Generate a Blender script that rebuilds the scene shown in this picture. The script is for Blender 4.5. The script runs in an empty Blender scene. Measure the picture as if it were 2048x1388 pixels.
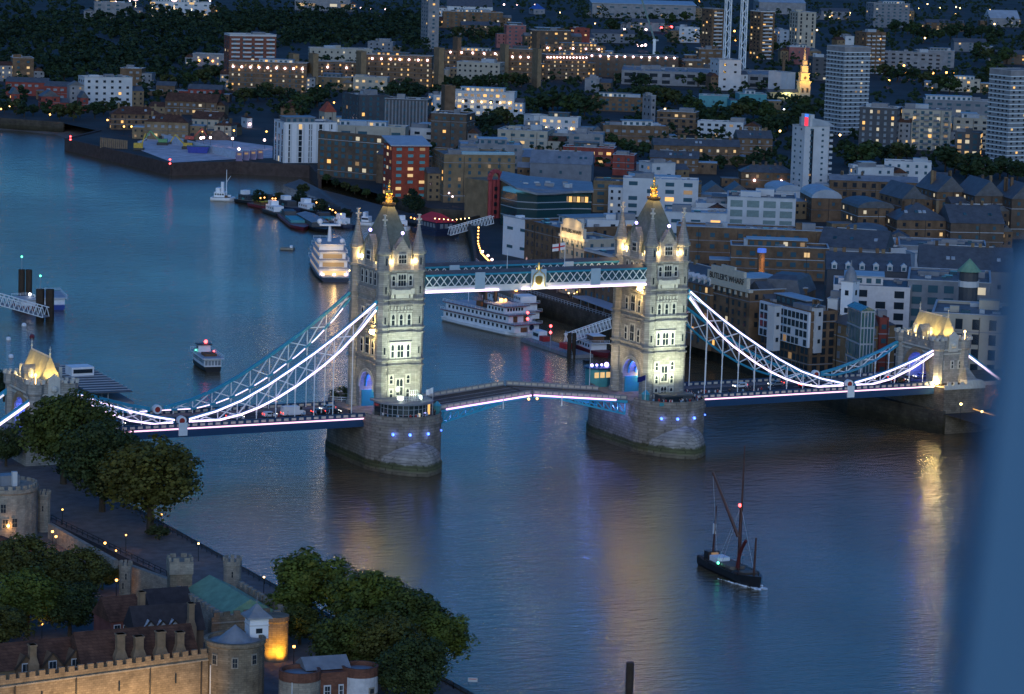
import bpy, bmesh, math, random
from mathutils import Vector, Matrix
random.seed(7)
R = math.radians
S = bpy.context.scene
# ------------------------------------------------------------------ camera
CAM = Vector((-394.7753, -759.0538, 157.6324)); YAW = 0.4771; PITCH = 0.1491; FPX = 6221.7838; ROLL = 0.0307
FW = Vector((math.sin(YAW)*math.cos(PITCH), math.cos(YAW)*math.cos(PITCH), -math.sin(PITCH)))
r0 = Vector((math.cos(YAW), -math.sin(YAW), 0)); u0 = r0.cross(FW)
RT = r0*math.cos(ROLL)+u0*math.sin(ROLL); UP = u0*math.cos(ROLL)-r0*math.sin(ROLL)
cd = bpy.data.cameras.new('camera'); co = bpy.data.objects.new('camera', cd); S.collection.objects.link(co)
cd.sensor_fit = 'HORIZONTAL'; cd.sensor_width = 36; cd.lens = 36*FPX/2048
cd.clip_start = 0.3; cd.clip_end = 20000
M = Matrix((RT, UP, -FW)).transposed().to_4x4(); M.translation = CAM; co.matrix_world = M
cd.dof.use_dof = True; cd.dof.focus_distance = 900; cd.dof.aperture_fstop = cd.lens/1000/0.030
S.camera = co
# ------------------------------------------------------------------ sky, afterglow, exposure
SUN_AZ = math.atan2(-0.47, -0.88)          # towards the set sun, behind the camera
w = bpy.data.worlds.new('World'); S.world = w; w.use_nodes = True
nt = w.node_tree; nt.nodes.clear()
sky = nt.nodes.new('ShaderNodeTexSky'); sky.sky_type = 'NISHITA'; sky.sun_disc = False
sky.sun_elevation = R(2.5); sky.sun_rotation = SUN_AZ; sky.altitude = 50
sky.air_density = 1.0; sky.dust_density = 0.6; sky.ozone_density = 4.6
hs = nt.nodes.new('ShaderNodeMix'); hs.data_type = 'RGBA'; hs.blend_type = 'MULTIPLY'; hs.inputs[0].default_value = 1
hs.inputs[7].default_value = (0.60, 0.96, 1.18, 1)
bg = nt.nodes.new('ShaderNodeBackground'); bg.inputs[1].default_value = 0.13
ow = nt.nodes.new('ShaderNodeOutputWorld')
nt.links.new(sky.outputs[0], hs.inputs[6]); nt.links.new(hs.outputs[2], bg.inputs[0]); nt.links.new(bg.outputs[0], ow.inputs[0])
sl = bpy.data.lights.new('sun', 'SUN'); sl.energy = 0.33; sl.angle = R(45); sl.color = (0.75, 0.85, 1.0)
so = bpy.data.objects.new('sun', sl); S.collection.objects.link(so)
so.rotation_euler = Vector((math.sin(SUN_AZ)*-1, math.cos(SUN_AZ)*-1, -0.38)).to_track_quat('-Z', 'Y').to_euler()
S.view_settings.view_transform = 'Standard'; S.view_settings.look = 'None'; S.view_settings.gamma = 1
S.view_settings.exposure = 1.55
LK = 1/2**1.55          # lamp strengths below are quoted for exposure 0
S.cycles.use_denoising = True; S.cycles.max_bounces = 5; S.cycles.diffuse_bounces = 2; S.cycles.glossy_bounces = 3
S.cycles.volume_bounces = 0; S.cycles.sample_clamp_indirect = 12.0; S.cycles.caustics_reflective = False; S.cycles.caustics_refractive = False
S.render.film_transparent = False

# ------------------------------------------------------------------ helpers
def ray(px, py): return FW + RT*((px-1024)/FPX) - UP*((py-694)/FPX)
def G(px, py, z=0.0):
    d = ray(px, py); return CAM + d*((z-CAM.z)/d.z)
def PY(px, py, y):
    d = ray(px, py); return CAM + d*((y-CAM.y)/d.y)
def mpp(P): return (Vector(P)-CAM).dot(FW)/FPX

MATS = {}
def mat(name, col, rough=.8, metal=0, var=.22, scale=.6, emis=None, es=0, sample=False, courses=0, alpha=None, stain=None, coat=0, z_algae=None, bump=0, rowh=.5):
    if name in MATS: return MATS[name]
    m = bpy.data.materials.new(name); m.use_nodes = True; n = m.node_tree.nodes; l = m.node_tree.links
    p = n['Principled BSDF']; p.inputs['Roughness'].default_value = rough; p.inputs['Metallic'].default_value = metal
    if rough > .6: p.inputs['Specular IOR Level'].default_value = .25
    if emis:
        p.inputs['Emission Color'].default_value = (*emis, 1); p.inputs['Emission Strength'].default_value = es*LK
        if not sample: m.cycles.emission_sampling = 'NONE'
    p.inputs['Base Color'].default_value = (*col, 1)
    if var:
        tc = n.new('ShaderNodeTexCoord'); no = n.new('ShaderNodeTexNoise'); no.inputs['Scale'].default_value = scale
        no.inputs['Detail'].default_value = 5; no.inputs['Roughness'].default_value = .65
        l.new(tc.outputs['Object'], no.inputs['Vector'])
        cr = n.new('ShaderNodeMapRange'); cr.inputs[1].default_value = .3; cr.inputs[2].default_value = .7
        cr.inputs[3].default_value = 1-var; cr.inputs[4].default_value = 1+var; l.new(no.outputs[0], cr.inputs[0])
        mx = n.new('ShaderNodeMix'); mx.data_type = 'RGBA'; mx.blend_type = 'MULTIPLY'; mx.inputs[0].default_value = 1
        mx.inputs[6].default_value = (*col, 1); l.new(cr.outputs[0], mx.inputs[7]); out = mx.outputs[2]
        if courses:
            sx = n.new('ShaderNodeSeparateXYZ'); l.new(tc.outputs['Object'], sx.inputs[0])
            ad = n.new('ShaderNodeMath'); l.new(sx.outputs[0], ad.inputs[0]); l.new(sx.outputs[1], ad.inputs[1])
            cb = n.new('ShaderNodeCombineXYZ'); l.new(ad.outputs[0], cb.inputs[0]); l.new(sx.outputs[2], cb.inputs[1])
            bt = n.new('ShaderNodeTexBrick'); bt.inputs['Scale'].default_value = 1; bt.inputs['Brick Width'].default_value = rowh*2.2; bt.inputs['Row Height'].default_value = rowh
            bt.inputs['Mortar Size'].default_value = rowh*.09; bt.inputs['Color1'].default_value = (1, 1, 1, 1); bt.inputs['Color2'].default_value = (.72, .72, .74, 1)
            bt.inputs['Mortar'].default_value = (1-courses,)*3+(1,); l.new(cb.outputs[0], bt.inputs['Vector'])
            m2 = n.new('ShaderNodeMix'); m2.data_type = 'RGBA'; m2.blend_type = 'MULTIPLY'; m2.inputs[0].default_value = 1
            l.new(out, m2.inputs[6]); l.new(bt.outputs[0], m2.inputs[7]); out = m2.outputs[2]
        if z_algae is not None:
            ge = n.new('ShaderNodeNewGeometry'); s2 = n.new('ShaderNodeSeparateXYZ'); l.new(ge.outputs['Position'], s2.inputs[0])
            a2 = n.new('ShaderNodeMath'); a2.operation = 'MULTIPLY_ADD'; a2.inputs[1].default_value = 1.6; l.new(no.outputs[0], a2.inputs[0]); l.new(s2.outputs[2], a2.inputs[2])
            rp = n.new('ShaderNodeValToRGB'); e = rp.color_ramp.elements; rp.color_ramp.interpolation = 'LINEAR'
            for i, (pos, c) in enumerate(z_algae):
                el = e[i] if i < 2 else e.new(pos)
                el.position = pos; el.color = (*c, 1)
            dv = n.new('ShaderNodeMath'); dv.operation = 'DIVIDE'; dv.inputs[1].default_value = 12; l.new(a2.outputs[0], dv.inputs[0]); l.new(dv.outputs[0], rp.inputs[0])
            m3 = n.new('ShaderNodeMix'); m3.data_type = 'RGBA'; m3.blend_type = 'MULTIPLY'; m3.inputs[0].default_value = 1
            l.new(out, m3.inputs[6]); l.new(rp.outputs[0], m3.inputs[7]); out = m3.outputs[2]
        l.new(out, p.inputs['Base Color'])
        if bump:
            b = n.new('ShaderNodeBump'); b.inputs['Strength'].default_value = bump; b.inputs['Distance'].default_value = .3
            l.new(no.outputs[0], b.inputs['Height']); l.new(b.outputs[0], p.inputs['Normal'])
    MATS[name] = m
    return m

class MB:
    def __init__(s): s.v = []; s.f = []
    def add(s, vs, fs):
        o = len(s.v); s.v += [tuple(x) for x in vs]; s.f += [tuple(i+o for i in f) for f in fs]; return s
    def bx(s, x0, x1, y0, y1, z0, z1):
        return s.add([(x0,y0,z0),(x1,y0,z0),(x1,y1,z0),(x0,y1,z0),(x0,y0,z1),(x1,y0,z1),(x1,y1,z1),(x0,y1,z1)],
                     [(0,3,2,1),(4,5,6,7),(0,1,5,4),(1,2,6,5),(2,3,7,6),(3,0,4,7)])
    def loft(s, rings, cap0=True, cap1=True):
        o = len(s.v); n = len(rings[0])
        for r in rings: s.v += [tuple(x) for x in r]
        for k in range(len(rings)-1):
            for i in range(n):
                j = (i+1) % n
                s.f.append((o+k*n+i, o+k*n+j, o+(k+1)*n+j, o+(k+1)*n+i))
        if cap0: s.f.append(tuple(o+i for i in reversed(range(n))))
        if cap1: s.f.append(tuple(o+(len(rings)-1)*n+i for i in range(n)))
        return s
    def cone(s, cx, cy, z0, z1, r0, r1, n=8, ph=None):
        ph = math.pi/n if ph is None else ph
        g = lambda r, z: [(cx+r*math.cos(ph+2*math.pi*i/n), cy+r*math.sin(ph+2*math.pi*i/n), z) for i in range(n)]
        return s.loft([g(r0, z0), g(max(r1, .001), z1)])
    def lathe(s, cx, cy, prof, n=12, ph=0):
        return s.loft([[(cx+r*math.cos(ph+2*math.pi*i/n), cy+r*math.sin(ph+2*math.pi*i/n), z) for i in range(n)] for r, z in prof])
    def poly(s, pts, z0, z1):
        return s.loft([[(x, y, z0) for x, y in pts], [(x, y, z1) for x, y in pts]])
    def bar(s, p, q, w, h=None):
        p = Vector(p); q = Vector(q); h = h or w; d = (q-p)
        if d.length < 1e-5: return s
        d.normalize(); a = d.cross(Vector((0, 0, 1)))
        if a.length < 1e-3: a = Vector((1, 0, 0))
        a.normalize(); b = a.cross(d); a = a*(w/2); b = b*(h/2)
        return s.loft([[p-a-b, p+a-b, p+a+b, p-a+b], [q-a-b, q+a-b, q+a+b, q-a+b]])
    def tube(s, p, q, r, r2=None, n=6):
        p = Vector(p); q = Vector(q); r2 = r if r2 is None else r2; d = (q-p).normalized(); a = d.cross(Vector((0, .01, 1)))
        if a.length < 1e-2: a = Vector((1, 0, 0))
        a.normalize(); b = a.cross(d)
        g = lambda c, rr: [c+a*(rr*math.cos(2*math.pi*i/n))-b*(rr*math.sin(2*math.pi*i/n)) for i in range(n)]
        return s.loft([g(p, r), g(q, r2)])
    def ball(s, c, r, n=8, sz=1):
        pr = [(r*math.sin(math.pi*k/5), c[2]-sz*r*math.cos(math.pi*k/5)) for k in range(6)]
        pr[0] = (.001, pr[0][1]); pr[-1] = (.001, pr[-1][1]); return s.lathe(c[0], c[1], pr, n)
    def gable(s, x0, x1, y0, y1, z0, z1, ov=0, along='x'):
        if along == 'x':
            ym = (y0+y1)/2
            return s.add([(x0-ov,y0-ov,z0),(x1+ov,y0-ov,z0),(x1+ov,y1+ov,z0),(x0-ov,y1+ov,z0),(x0-ov,ym,z1),(x1+ov,ym,z1)],
                         [(0,3,2,1),(0,1,5,4),(2,3,4,5),(0,4,3),(1,2,5)])
        xm = (x0+x1)/2
        return s.add([(x0-ov,y0-ov,z0),(x1+ov,y0-ov,z0),(x1+ov,y1+ov,z0),(x0-ov,y1+ov,z0),(xm,y0-ov,z1),(xm,y1+ov,z1)],
                     [(0,3,2,1),(0,1,4),(1,2,5,4),(2,3,5),(3,0,4,5)])
    def hip(s, x0, x1, y0, y1, z0, z1, ov=.3, k=.5):
        x0 -= ov; x1 += ov; y0 -= ov; y1 += ov; h = min(x1-x0, y1-y0)*k
        return s.add([(x0,y0,z0),(x1,y0,z0),(x1,y1,z0),(x0,y1,z0),(x0+h,y0+h,z1),(x1-h,y0+h,z1),(x1-h,y1-h+.01,z1),(x0+h,y1-h+.01,z1)],
                     [(0,3,2,1),(4,5,6,7),(0,1,5,4),(1,2,6,5),(2,3,7,6),(3,0,4,7)])
    def crenel(s, p, q, z0, h, w=1.0, t=.5, gap=.8):
        p = Vector((*p, 0)); q = Vector((*q, 0)); L = (q-p).length; n = max(1, int(L/(w+gap))); d = (q-p)/L
        for i in range(n):
            a = p+d*((i+.25)*L/n); b = p+d*((i+.25+w/(w+gap))*L/n)
            s.bar((a.x, a.y, z0+h/2), (b.x, b.y, z0+h/2), t, h)
        return s
    def mesh(s, name, m, off=(0, 0, 0)):
        me = bpy.data.meshes.new(name)
        me.from_pydata([(x-off[0], y-off[1], z-off[2]) for x, y, z in s.v], [], s.f)
        if isinstance(m, (list, tuple)):
            for k in m: me.materials.append(k)
        else: me.materials.append(m)
        me.update(); return me
    def build(s, name, m, parent=None, world=False):
        off = (0, 0, 0)
        if world and parent is not None:
            rt = parent
            while rt.parent: rt = rt.parent
            off = rt.location
        return link(name, s.mesh(name, m, off), parent)

def link(name, me, parent=None, loc=(0, 0, 0), rz=0):
    o = bpy.data.objects.new(name, me); S.collection.objects.link(o)
    o.location = loc; o.rotation_euler = (0, 0, rz)
    if parent is not None: o.parent = parent
    return o
def tag(o, label, cat, group=None, kind=None):
    if label: o['label'] = label
    if cat: o['category'] = cat
    if group: o['group'] = group
    if kind: o['kind'] = kind
    return o
def thing(name, label, cat, loc=(0, 0, 0), rz=0, group=None):
    o = bpy.data.objects.new(name, None); S.collection.objects.link(o); o.location = loc; o.rotation_euler = (0, 0, rz)
    o.empty_display_size = .5
    return tag(o, label, cat, group)
def struct(name, mb, m):
    o = mb.build(name, m); o['kind'] = 'structure'; return o
KIDS = {}
def dup(root, loc, rz=None, label=None, group=None, scale=None):
    def cp(o, par):
        c = o.copy(); S.collection.objects.link(c)
        if par is not None: c.parent = par
        for ch in o.children: cp(ch, c)
        return c
    r = cp(root, None); r.location = loc
    if rz is not None: r.rotation_euler = (0, 0, rz)
    if label: r['label'] = label
    if group: r['group'] = group
    if scale: r.scale = (scale,)*3
    return r
def smooth(o):
    for p in o.data.polygons: p.use_smooth = True
    return o
def spot(name, loc, to, power, col, ang=60, blend=.7, size=.4):
    l = bpy.data.lights.new(name, 'SPOT'); l.energy = power*LK; l.color = col; l.spot_size = R(ang); l.spot_blend = blend; l.shadow_soft_size = size
    o = bpy.data.objects.new(name, l); S.collection.objects.link(o); o.location = loc
    o.rotation_euler = (Vector(to)-Vector(loc)).to_track_quat('-Z', 'Y').to_euler(); return o
def point(name, loc, power, col, size=.3):
    l = bpy.data.lights.new(name, 'POINT'); l.energy = power*LK; l.color = col; l.shadow_soft_size = size
    o = bpy.data.objects.new(name, l); S.collection.objects.link(o); o.location = loc; return o

# ------------------------------------------------------------------ materials
STONE = mat('portland_stone', (.36, .345, .31), .85, var=.25, scale=.5, courses=.35, rowh=.55)
STONE_L = mat('pale_dressed_stone', (.55, .53, .47), .8, var=.15, scale=1.2)
GRANITE = mat('pier_granite', (.30, .26, .22), .85, var=.3, scale=.35, courses=.45, rowh=.75,
              z_algae=[(0, (.35, .3, .22)), (.14, (.55, .5, .38)), (.2, (.32, .36, .18)), (.3, (.3, .33, .18)), (.34, (.9, .9, .88)), (1, (1, 1, 1))])
BLUE = mat('bridge_blue_paint', (.03, .28, .42), .45, var=.1)
BLUE_D = mat('bridge_dark_blue_paint', (.012, .05, .12), .5, var=.1)
BWHITE = mat('bridge_white_paint', (.76, .79, .8), .5, var=.08)
LED = mat('white_pink_light_strip', (.8, .8, .8), .5, var=0, emis=(1, .68, .98), es=2.2, sample=True)
LEDP = mat('pink_light_strip', (.8, .8, .8), .5, var=0, emis=(1, .48, .70), es=1.9, sample=True)
ROOFB = mat('weathered_slate_roof', (.13, .16, .13), .7, var=.25, scale=.8)
GOLD = mat('gilded_metal', (.95, .62, .18), .32, metal=1, var=0)
GLASS = mat('dark_window_glass', (.02, .03, .04), .12, var=0)
GLASSB = mat('blue_window_glass', (.05, .11, .14), .1, var=0)
ASPH = mat('asphalt', (.05, .05, .055), .85, var=.25, scale=.3)
PAVE = mat('paving', (.17, .16, .17), .85, var=.25, scale=.25)
SLATE = mat('slate', (.085, .09, .10), .6, var=.3, scale=.4)
LEAD = mat('lead_roof', (.2, .215, .24), .55, var=.25, scale=.3)
TILE = mat('brown_tile_roof', (.115, .055, .035), .8, var=.45, scale=.5, courses=.45, rowh=.45)
ROOFG = mat('grey_felt_roof', (.15, .155, .16), .75, var=.35, scale=.15)
ROOFL = mat('pale_metal_roof', (.34, .38, .42), .5, var=.2, scale=.2)
WHT = mat('white_render', (.53, .54, .55), .7, var=.12, scale=.15)
CRM = mat('cream_render', (.40, .36, .29), .75, var=.15, scale=.15)
BRB = mat('brown_brick', (.16, .10, .06), .85, var=.4, scale=.25)
YEL = mat('stock_brick', (.22, .155, .09), .85, var=.3, scale=.25)
RED = mat('red_brick', (.25, .06, .045), .85, var=.3, scale=.25)
PNK = mat('pink_red_brick', (.30, .12, .11), .85, var=.25, scale=.25)
GRY = mat('grey_cladding', (.19, .2, .22), .75, var=.2, scale=.2)
CON = mat('concrete', (.24, .24, .25), .8, var=.25, scale=.2)
DKG = mat('dark_cladding', (.055, .06, .07), .6, var=.2, scale=.2)
DKB = mat('dark_brick', (.11, .08, .06), .85, var=.3, scale=.25)
TEAL = mat('teal_metal', (.06, .27, .30), .5, var=.15)
COPPER = mat('green_copper_roof', (.17, .30, .2), .65, var=.22, scale=.5)
BLACK = mat('black_metal', (.02, .02, .022), .5, var=0)
TIMB = mat('dark_timber', (.05, .035, .025), .8, var=.3, scale=1)
STEEL = mat('grey_steel', (.35, .38, .42), .5, var=.1)
LIT = [mat('lit_window_amber', (.3, .2, .1), .4, var=0, emis=(1, .50, .13), es=1.3), mat('lit_window_warm', (.3, .25, .15), .4, var=0, emis=(1, .62, .24), es=.75),
       mat('lit_window_pale', (.3, .3, .25), .4, var=0, emis=(1, .82, .52), es=.55), mat('lit_window_dim', (.2, .16, .1), .4, var=0, emis=(1, .55, .2), es=.22)]
E_W = mat('warm_lamp_glow', (1, .8, .5), .4, var=0, emis=(1, .62, .22), es=9)
E_O = mat('orange_lamp_glow', (1, .6, .3), .4, var=0, emis=(1, .40, .08), es=8)
E_P = mat('pinkish_lamp_glow', (1, .8, .8), .4, var=0, emis=(1, .62, .62), es=9)
E_C = mat('white_lamp_glow', (1, 1, 1), .4, var=0, emis=(.95, .95, 1), es=9)
E_R = mat('red_lamp_glow', (1, .2, .2), .4, var=0, emis=(1, .06, .06), es=9)
E_G = mat('green_lamp_glow', (.2, 1, .6), .4, var=0, emis=(.1, 1, .5), es=6)
E_B = mat('blue_lamp_glow', (.2, .3, 1), .4, var=0, emis=(.06, .14, 1), es=5)
E_V = mat('violet_lamp_glow', (.4, .3, 1), .4, var=0, emis=(.42, .32, 1), es=9)
E_Y = mat('yellow_floodlight_face', (1, .9, .6), .4, var=0, emis=(1, .74, .32), es=9)
E_F = mat('floodlight_lens', (1, .9, .6), .4, var=0, emis=(1, .66, .22), es=240, sample=True)
LTR = {'W': E_W, 'O': E_O, 'P': E_P, 'C': E_C, 'R': E_R, 'G': E_G, 'B': E_B, 'V': E_V}
# ------------------------------------------------------------------ the setting: river, banks, foreshore
def water_mat():
    m = bpy.data.materials.new('river_water'); m.use_nodes = True; n = m.node_tree.nodes; l = m.node_tree.links; p = n['Principled BSDF']
    p.inputs['Base Color'].default_value = (.115, .085, .048, 1); p.inputs['IOR'].default_value = 1.33
    tc = n.new('ShaderNodeTexCoord'); big = n.new('ShaderNodeTexNoise'); big.inputs['Scale'].default_value = .012; big.inputs['Detail'].default_value = 3
    mp = n.new('ShaderNodeMapping'); mp.inputs['Rotation'].default_value = (0, 0, R(-20)); mp.inputs['Scale'].default_value = (1, .45, 1); l.new(tc.outputs['Object'], mp.inputs[0]); l.new(mp.outputs[0], big.inputs['Vector'])
    rr = n.new('ShaderNodeMapRange'); rr.inputs[1].default_value = .35; rr.inputs[2].default_value = .65; rr.inputs[3].default_value = .03; rr.inputs[4].default_value = .09
    l.new(big.outputs[0], rr.inputs[0]); l.new(rr.outputs[0], p.inputs['Roughness'])
    m2 = n.new('ShaderNodeMapping'); m2.inputs['Rotation'].default_value = (0, 0, R(27)); m2.inputs['Scale'].default_value = (.5, 1, 1); l.new(tc.outputs['Object'], m2.inputs[0])
    w1 = n.new('ShaderNodeTexNoise'); w1.inputs['Scale'].default_value = .42; w1.inputs['Detail'].default_value = 5; w1.inputs['Roughness'].default_value = .62; l.new(m2.outputs[0], w1.inputs['Vector'])
    w2 = n.new('ShaderNodeTexNoise'); w2.inputs['Scale'].default_value = .1; w2.inputs['Detail'].default_value = 3; l.new(m2.outputs[0], w2.inputs['Vector'])
    ad = n.new('ShaderNodeMath'); ad.operation = 'MULTIPLY_ADD'; ad.inputs[1].default_value = .7; l.new(w2.outputs[0], ad.inputs[0]); l.new(w1.outputs[0], ad.inputs[2])
    st = n.new('ShaderNodeMapRange'); st.inputs[1].default_value = .35; st.inputs[2].default_value = .65; st.inputs[3].default_value = .42; st.inputs[4].default_value = .85; l.new(big.outputs[0], st.inputs[0])
    b = n.new('ShaderNodeBump'); b.inputs['Distance'].default_value = .55; l.new(st.outputs[0], b.inputs['Strength']); l.new(ad.outputs[0], b.inputs['Height']); l.new(b.outputs[0], p.inputs['Normal'])
    return m
struct('river', MB().add([(-700, -900, 0), (900, -900, 0), (1500, 3000, 0), (-1500, 3000, 0)], [(0, 1, 2, 3)]), water_mat())
GRD = mat('city_ground', (.04, .043, .042), .9, var=.45, scale=.03)
def land(name, pts, z, m, wall=None):
    v = [Vector((x, y)) for x, y in pts]; mb = MB(); n = len(v)
    mb.add([(p.x, p.y, z) for p in v], [tuple(range(n))])
    o = struct(name, mb, m)
    return o
def wallstrip(pts, z0, z1, t=1.2):
    mb = MB()
    for p, q in zip(pts, pts[1:]): mb.bar((p[0], p[1], (z0+z1)/2), (q[0], q[1], (z0+z1)/2), t, z1-z0)
    return mb
ZG = 6.0
W_ = lambda L: [(G(a, b, ZG).x, G(a, b, ZG).y) for a, b in L]
BANK = [(133, -900), (133, -16)]+W_([(1700, 790), (1394, 672), (1224, 643), (1033, 583), (985, 560), (952, 528), (945, 470), (935, 440), (985, 428), (860, 420), (770, 392), (640, 352), (622, 333), (478, 325), (342, 328), (132, 279), (200, 262), (128, 247), (0, 238)])+[(160, 1120), (60, 1500), (-200, 2000)]
area = sum(a[0]*b[1]-b[0]*a[1] for a, b in zip(BANK, BANK[1:]+BANK[:1]))
bk = BANK+[(-200, 5200), (4200, 5200), (4200, -900)]
land('city_ground', bk, ZG, GRD)
WALL = mat('river_wall_stone', (.10, .085, .07), .9, var=.35, scale=.3, courses=.3, rowh=.8, z_algae=[(0, (.25, .25, .2)), (.25, (.5, .5, .35)), (.45, (.8, .8, .75)), (1, (1, 1, 1))])
SHEET = mat('sheet_pile_steel', (.07, .05, .045), .85, var=.35, scale=.4)
sa = wallstrip(BANK[1:13], -1, ZG+.9).build('river_wall', WALL); tag(sa, 'long dark river wall below the warehouses, running from the right end tower', 'wall')
sp = wallstrip(BANK[13:19], -1, ZG+.7, 1.6).build('sheet_pile_wall', SHEET); tag(sp, 'dark sheet pile wall round the cleared construction site', 'wall')
sp = wallstrip(BANK[19:24], -1, ZG+.8, 1.2).build('river_wall', WALL); tag(sp, 'dark river wall at far left beyond the construction site', 'wall')
MUD = mat('foreshore_mud', (.075, .065, .055), .55, var=.35, scale=.2)
def beach(top, low):
    a = [G(x, y, 1.8) for x, y in top]; b = [G(x, y, -.3) for x, y in low]; mb = MB(); n = len(a)
    mb.add(a+b, [(i, n+i, n+i+1, i+1) for i in range(n-1)]); return mb
struct('foreshore', beach([(600, 358), (640, 378), (770, 412), (870, 440), (900, 452)], [(560, 372), (690, 420), (760, 450), (830, 462), (890, 470)]), MUD)
struct('beach', beach([(-60, 244), (60, 250), (130, 254), (206, 260)], [(-60, 262), (40, 264), (108, 272), (134, 281)]), mat('beach_shingle', (.16, .13, .11), .9, var=.3, scale=.2))
mb = MB(); pts = [(-141, -900), (-141, -300), (-140, -40), (-134, -18), (-134, 18), (-140, 30), (-143, 500), (-300, 500), (-300, -900)]
land('tower_wharf', pts, 7.0, mat('wharf_cobbles', (.15, .13, .12), .8, var=.3, scale=.4, bump=.4))
wl = wallstrip(pts[:7], -1, 7.2, 1.0).build('river_wall', WALL); tag(wl, 'wharf wall along the water below the dark trees', 'wall')
# window mullion of the viewing gallery the photograph is taken from: a thick steel fin a few metres from the lens
def mull():
    d = 2.6; k = d/FPX
    pt = lambda px, py, dd=d: CAM+ray(px, py)*dd
    mb = MB(); a0, a1 = pt(1900, 1560), pt(2032, 520); b0, b1 = pt(2160, 1560), pt(2190, 420)
    e = FW*.09
    mb.loft([[a0, b0, b0+e, a0+e], [a1, b1, b1+e, a1+e]]); return mb
mo = mull().build('window_mullion', mat('blue_window_frame_paint', (.001, .115, .255), .5, var=.0))
tag(mo, 'out of focus blue window frame slanting up the right edge', 'window frame')
# ------------------------------------------------------------------ the bridge
CX = 41.15; RZ = 14.1                       # tower centre, road level
def pointed(mb, cx, y, z0, z1, w, t, axis='y', sgn=-1, pts=5):
    h = w/2; zs = z1-w*.75
    pr = [(-h, z0), (h, z0), (h, zs), (h*.62, z1-w*.3), (0, z1), (-h*.62, z1-w*.3), (-h, zs)]
    if sgn > 0: pr = pr[::-1]
    if axis == 'y':
        a = [(cx+p, y, z) for p, z in pr]; b = [(cx+p, y+sgn*t, z) for p, z in pr]
    else:
        a = [(y, cx-p, z) for p, z in pr]; b = [(y+sgn*t, cx-p, z) for p, z in pr]
    mb.loft([a, b]) if True else None
    return mb
def stone_window(root, cx, face, z0, z1, w, axis='y', sgn=-1, bars=1, fr=.32, square=False, m=None, world=True):
    f = MB(); lo, hi = cx-w/2-fr, cx+w/2+fr
    if axis == 'y': f.bx(lo, hi, min(face, face+sgn*.16), max(face, face+sgn*.16), z0-fr, z1+fr)
    else: f.bx(min(face, face+sgn*.16), max(face, face+sgn*.16), lo, hi, z0-fr, z1+fr)
    o = f.build('window', STONE_L, root, world)
    p = MB(); n = bars
    for i in range(n):
        ww = w/n*.82; c = lo+fr+(i+.5)*w/n
        zm = z0+(z1-z0)*.5
        pointed(p, c, face+sgn*.16, zm+.12, z1, ww, .06, axis, sgn)
        if axis == 'y': p.bx(c-ww/2, c+ww/2, min(face+sgn*.16, face+sgn*.22), max(face+sgn*.16, face+sgn*.22), z0, zm-.12)
        else: p.bx(min(face+sgn*.16, face+sgn*.22), max(face+sgn*.16, face+sgn*.22), c-ww/2, c+ww/2, z0, zm-.12)
    p.build('pane', m or GLASS, o, world)
    return o
def cross_fin(mb, x, y, z, s=1.0):
    mb.bx(x-.22*s, x+.22*s, y-.22*s, y+.22*s, z, z+2.4*s); mb.bx(x-.75*s, x+.75*s, y-.2*s, y+.2*s, z+1.05*s, z+1.5*s); mb.bx(x-.2*s, x+.2*s, y-.75*s, y+.75*s, z+1.051*s, z+1.499*s)
    mb.bx(x-.4*s, x+.4*s, y-.4*s, y+.4*s, z+2.401*s, z+2.7*s); mb.bx(x-.36*s, x+.36*s, y-.36*s, y+.36*s, z-.2*s, z)
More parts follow.
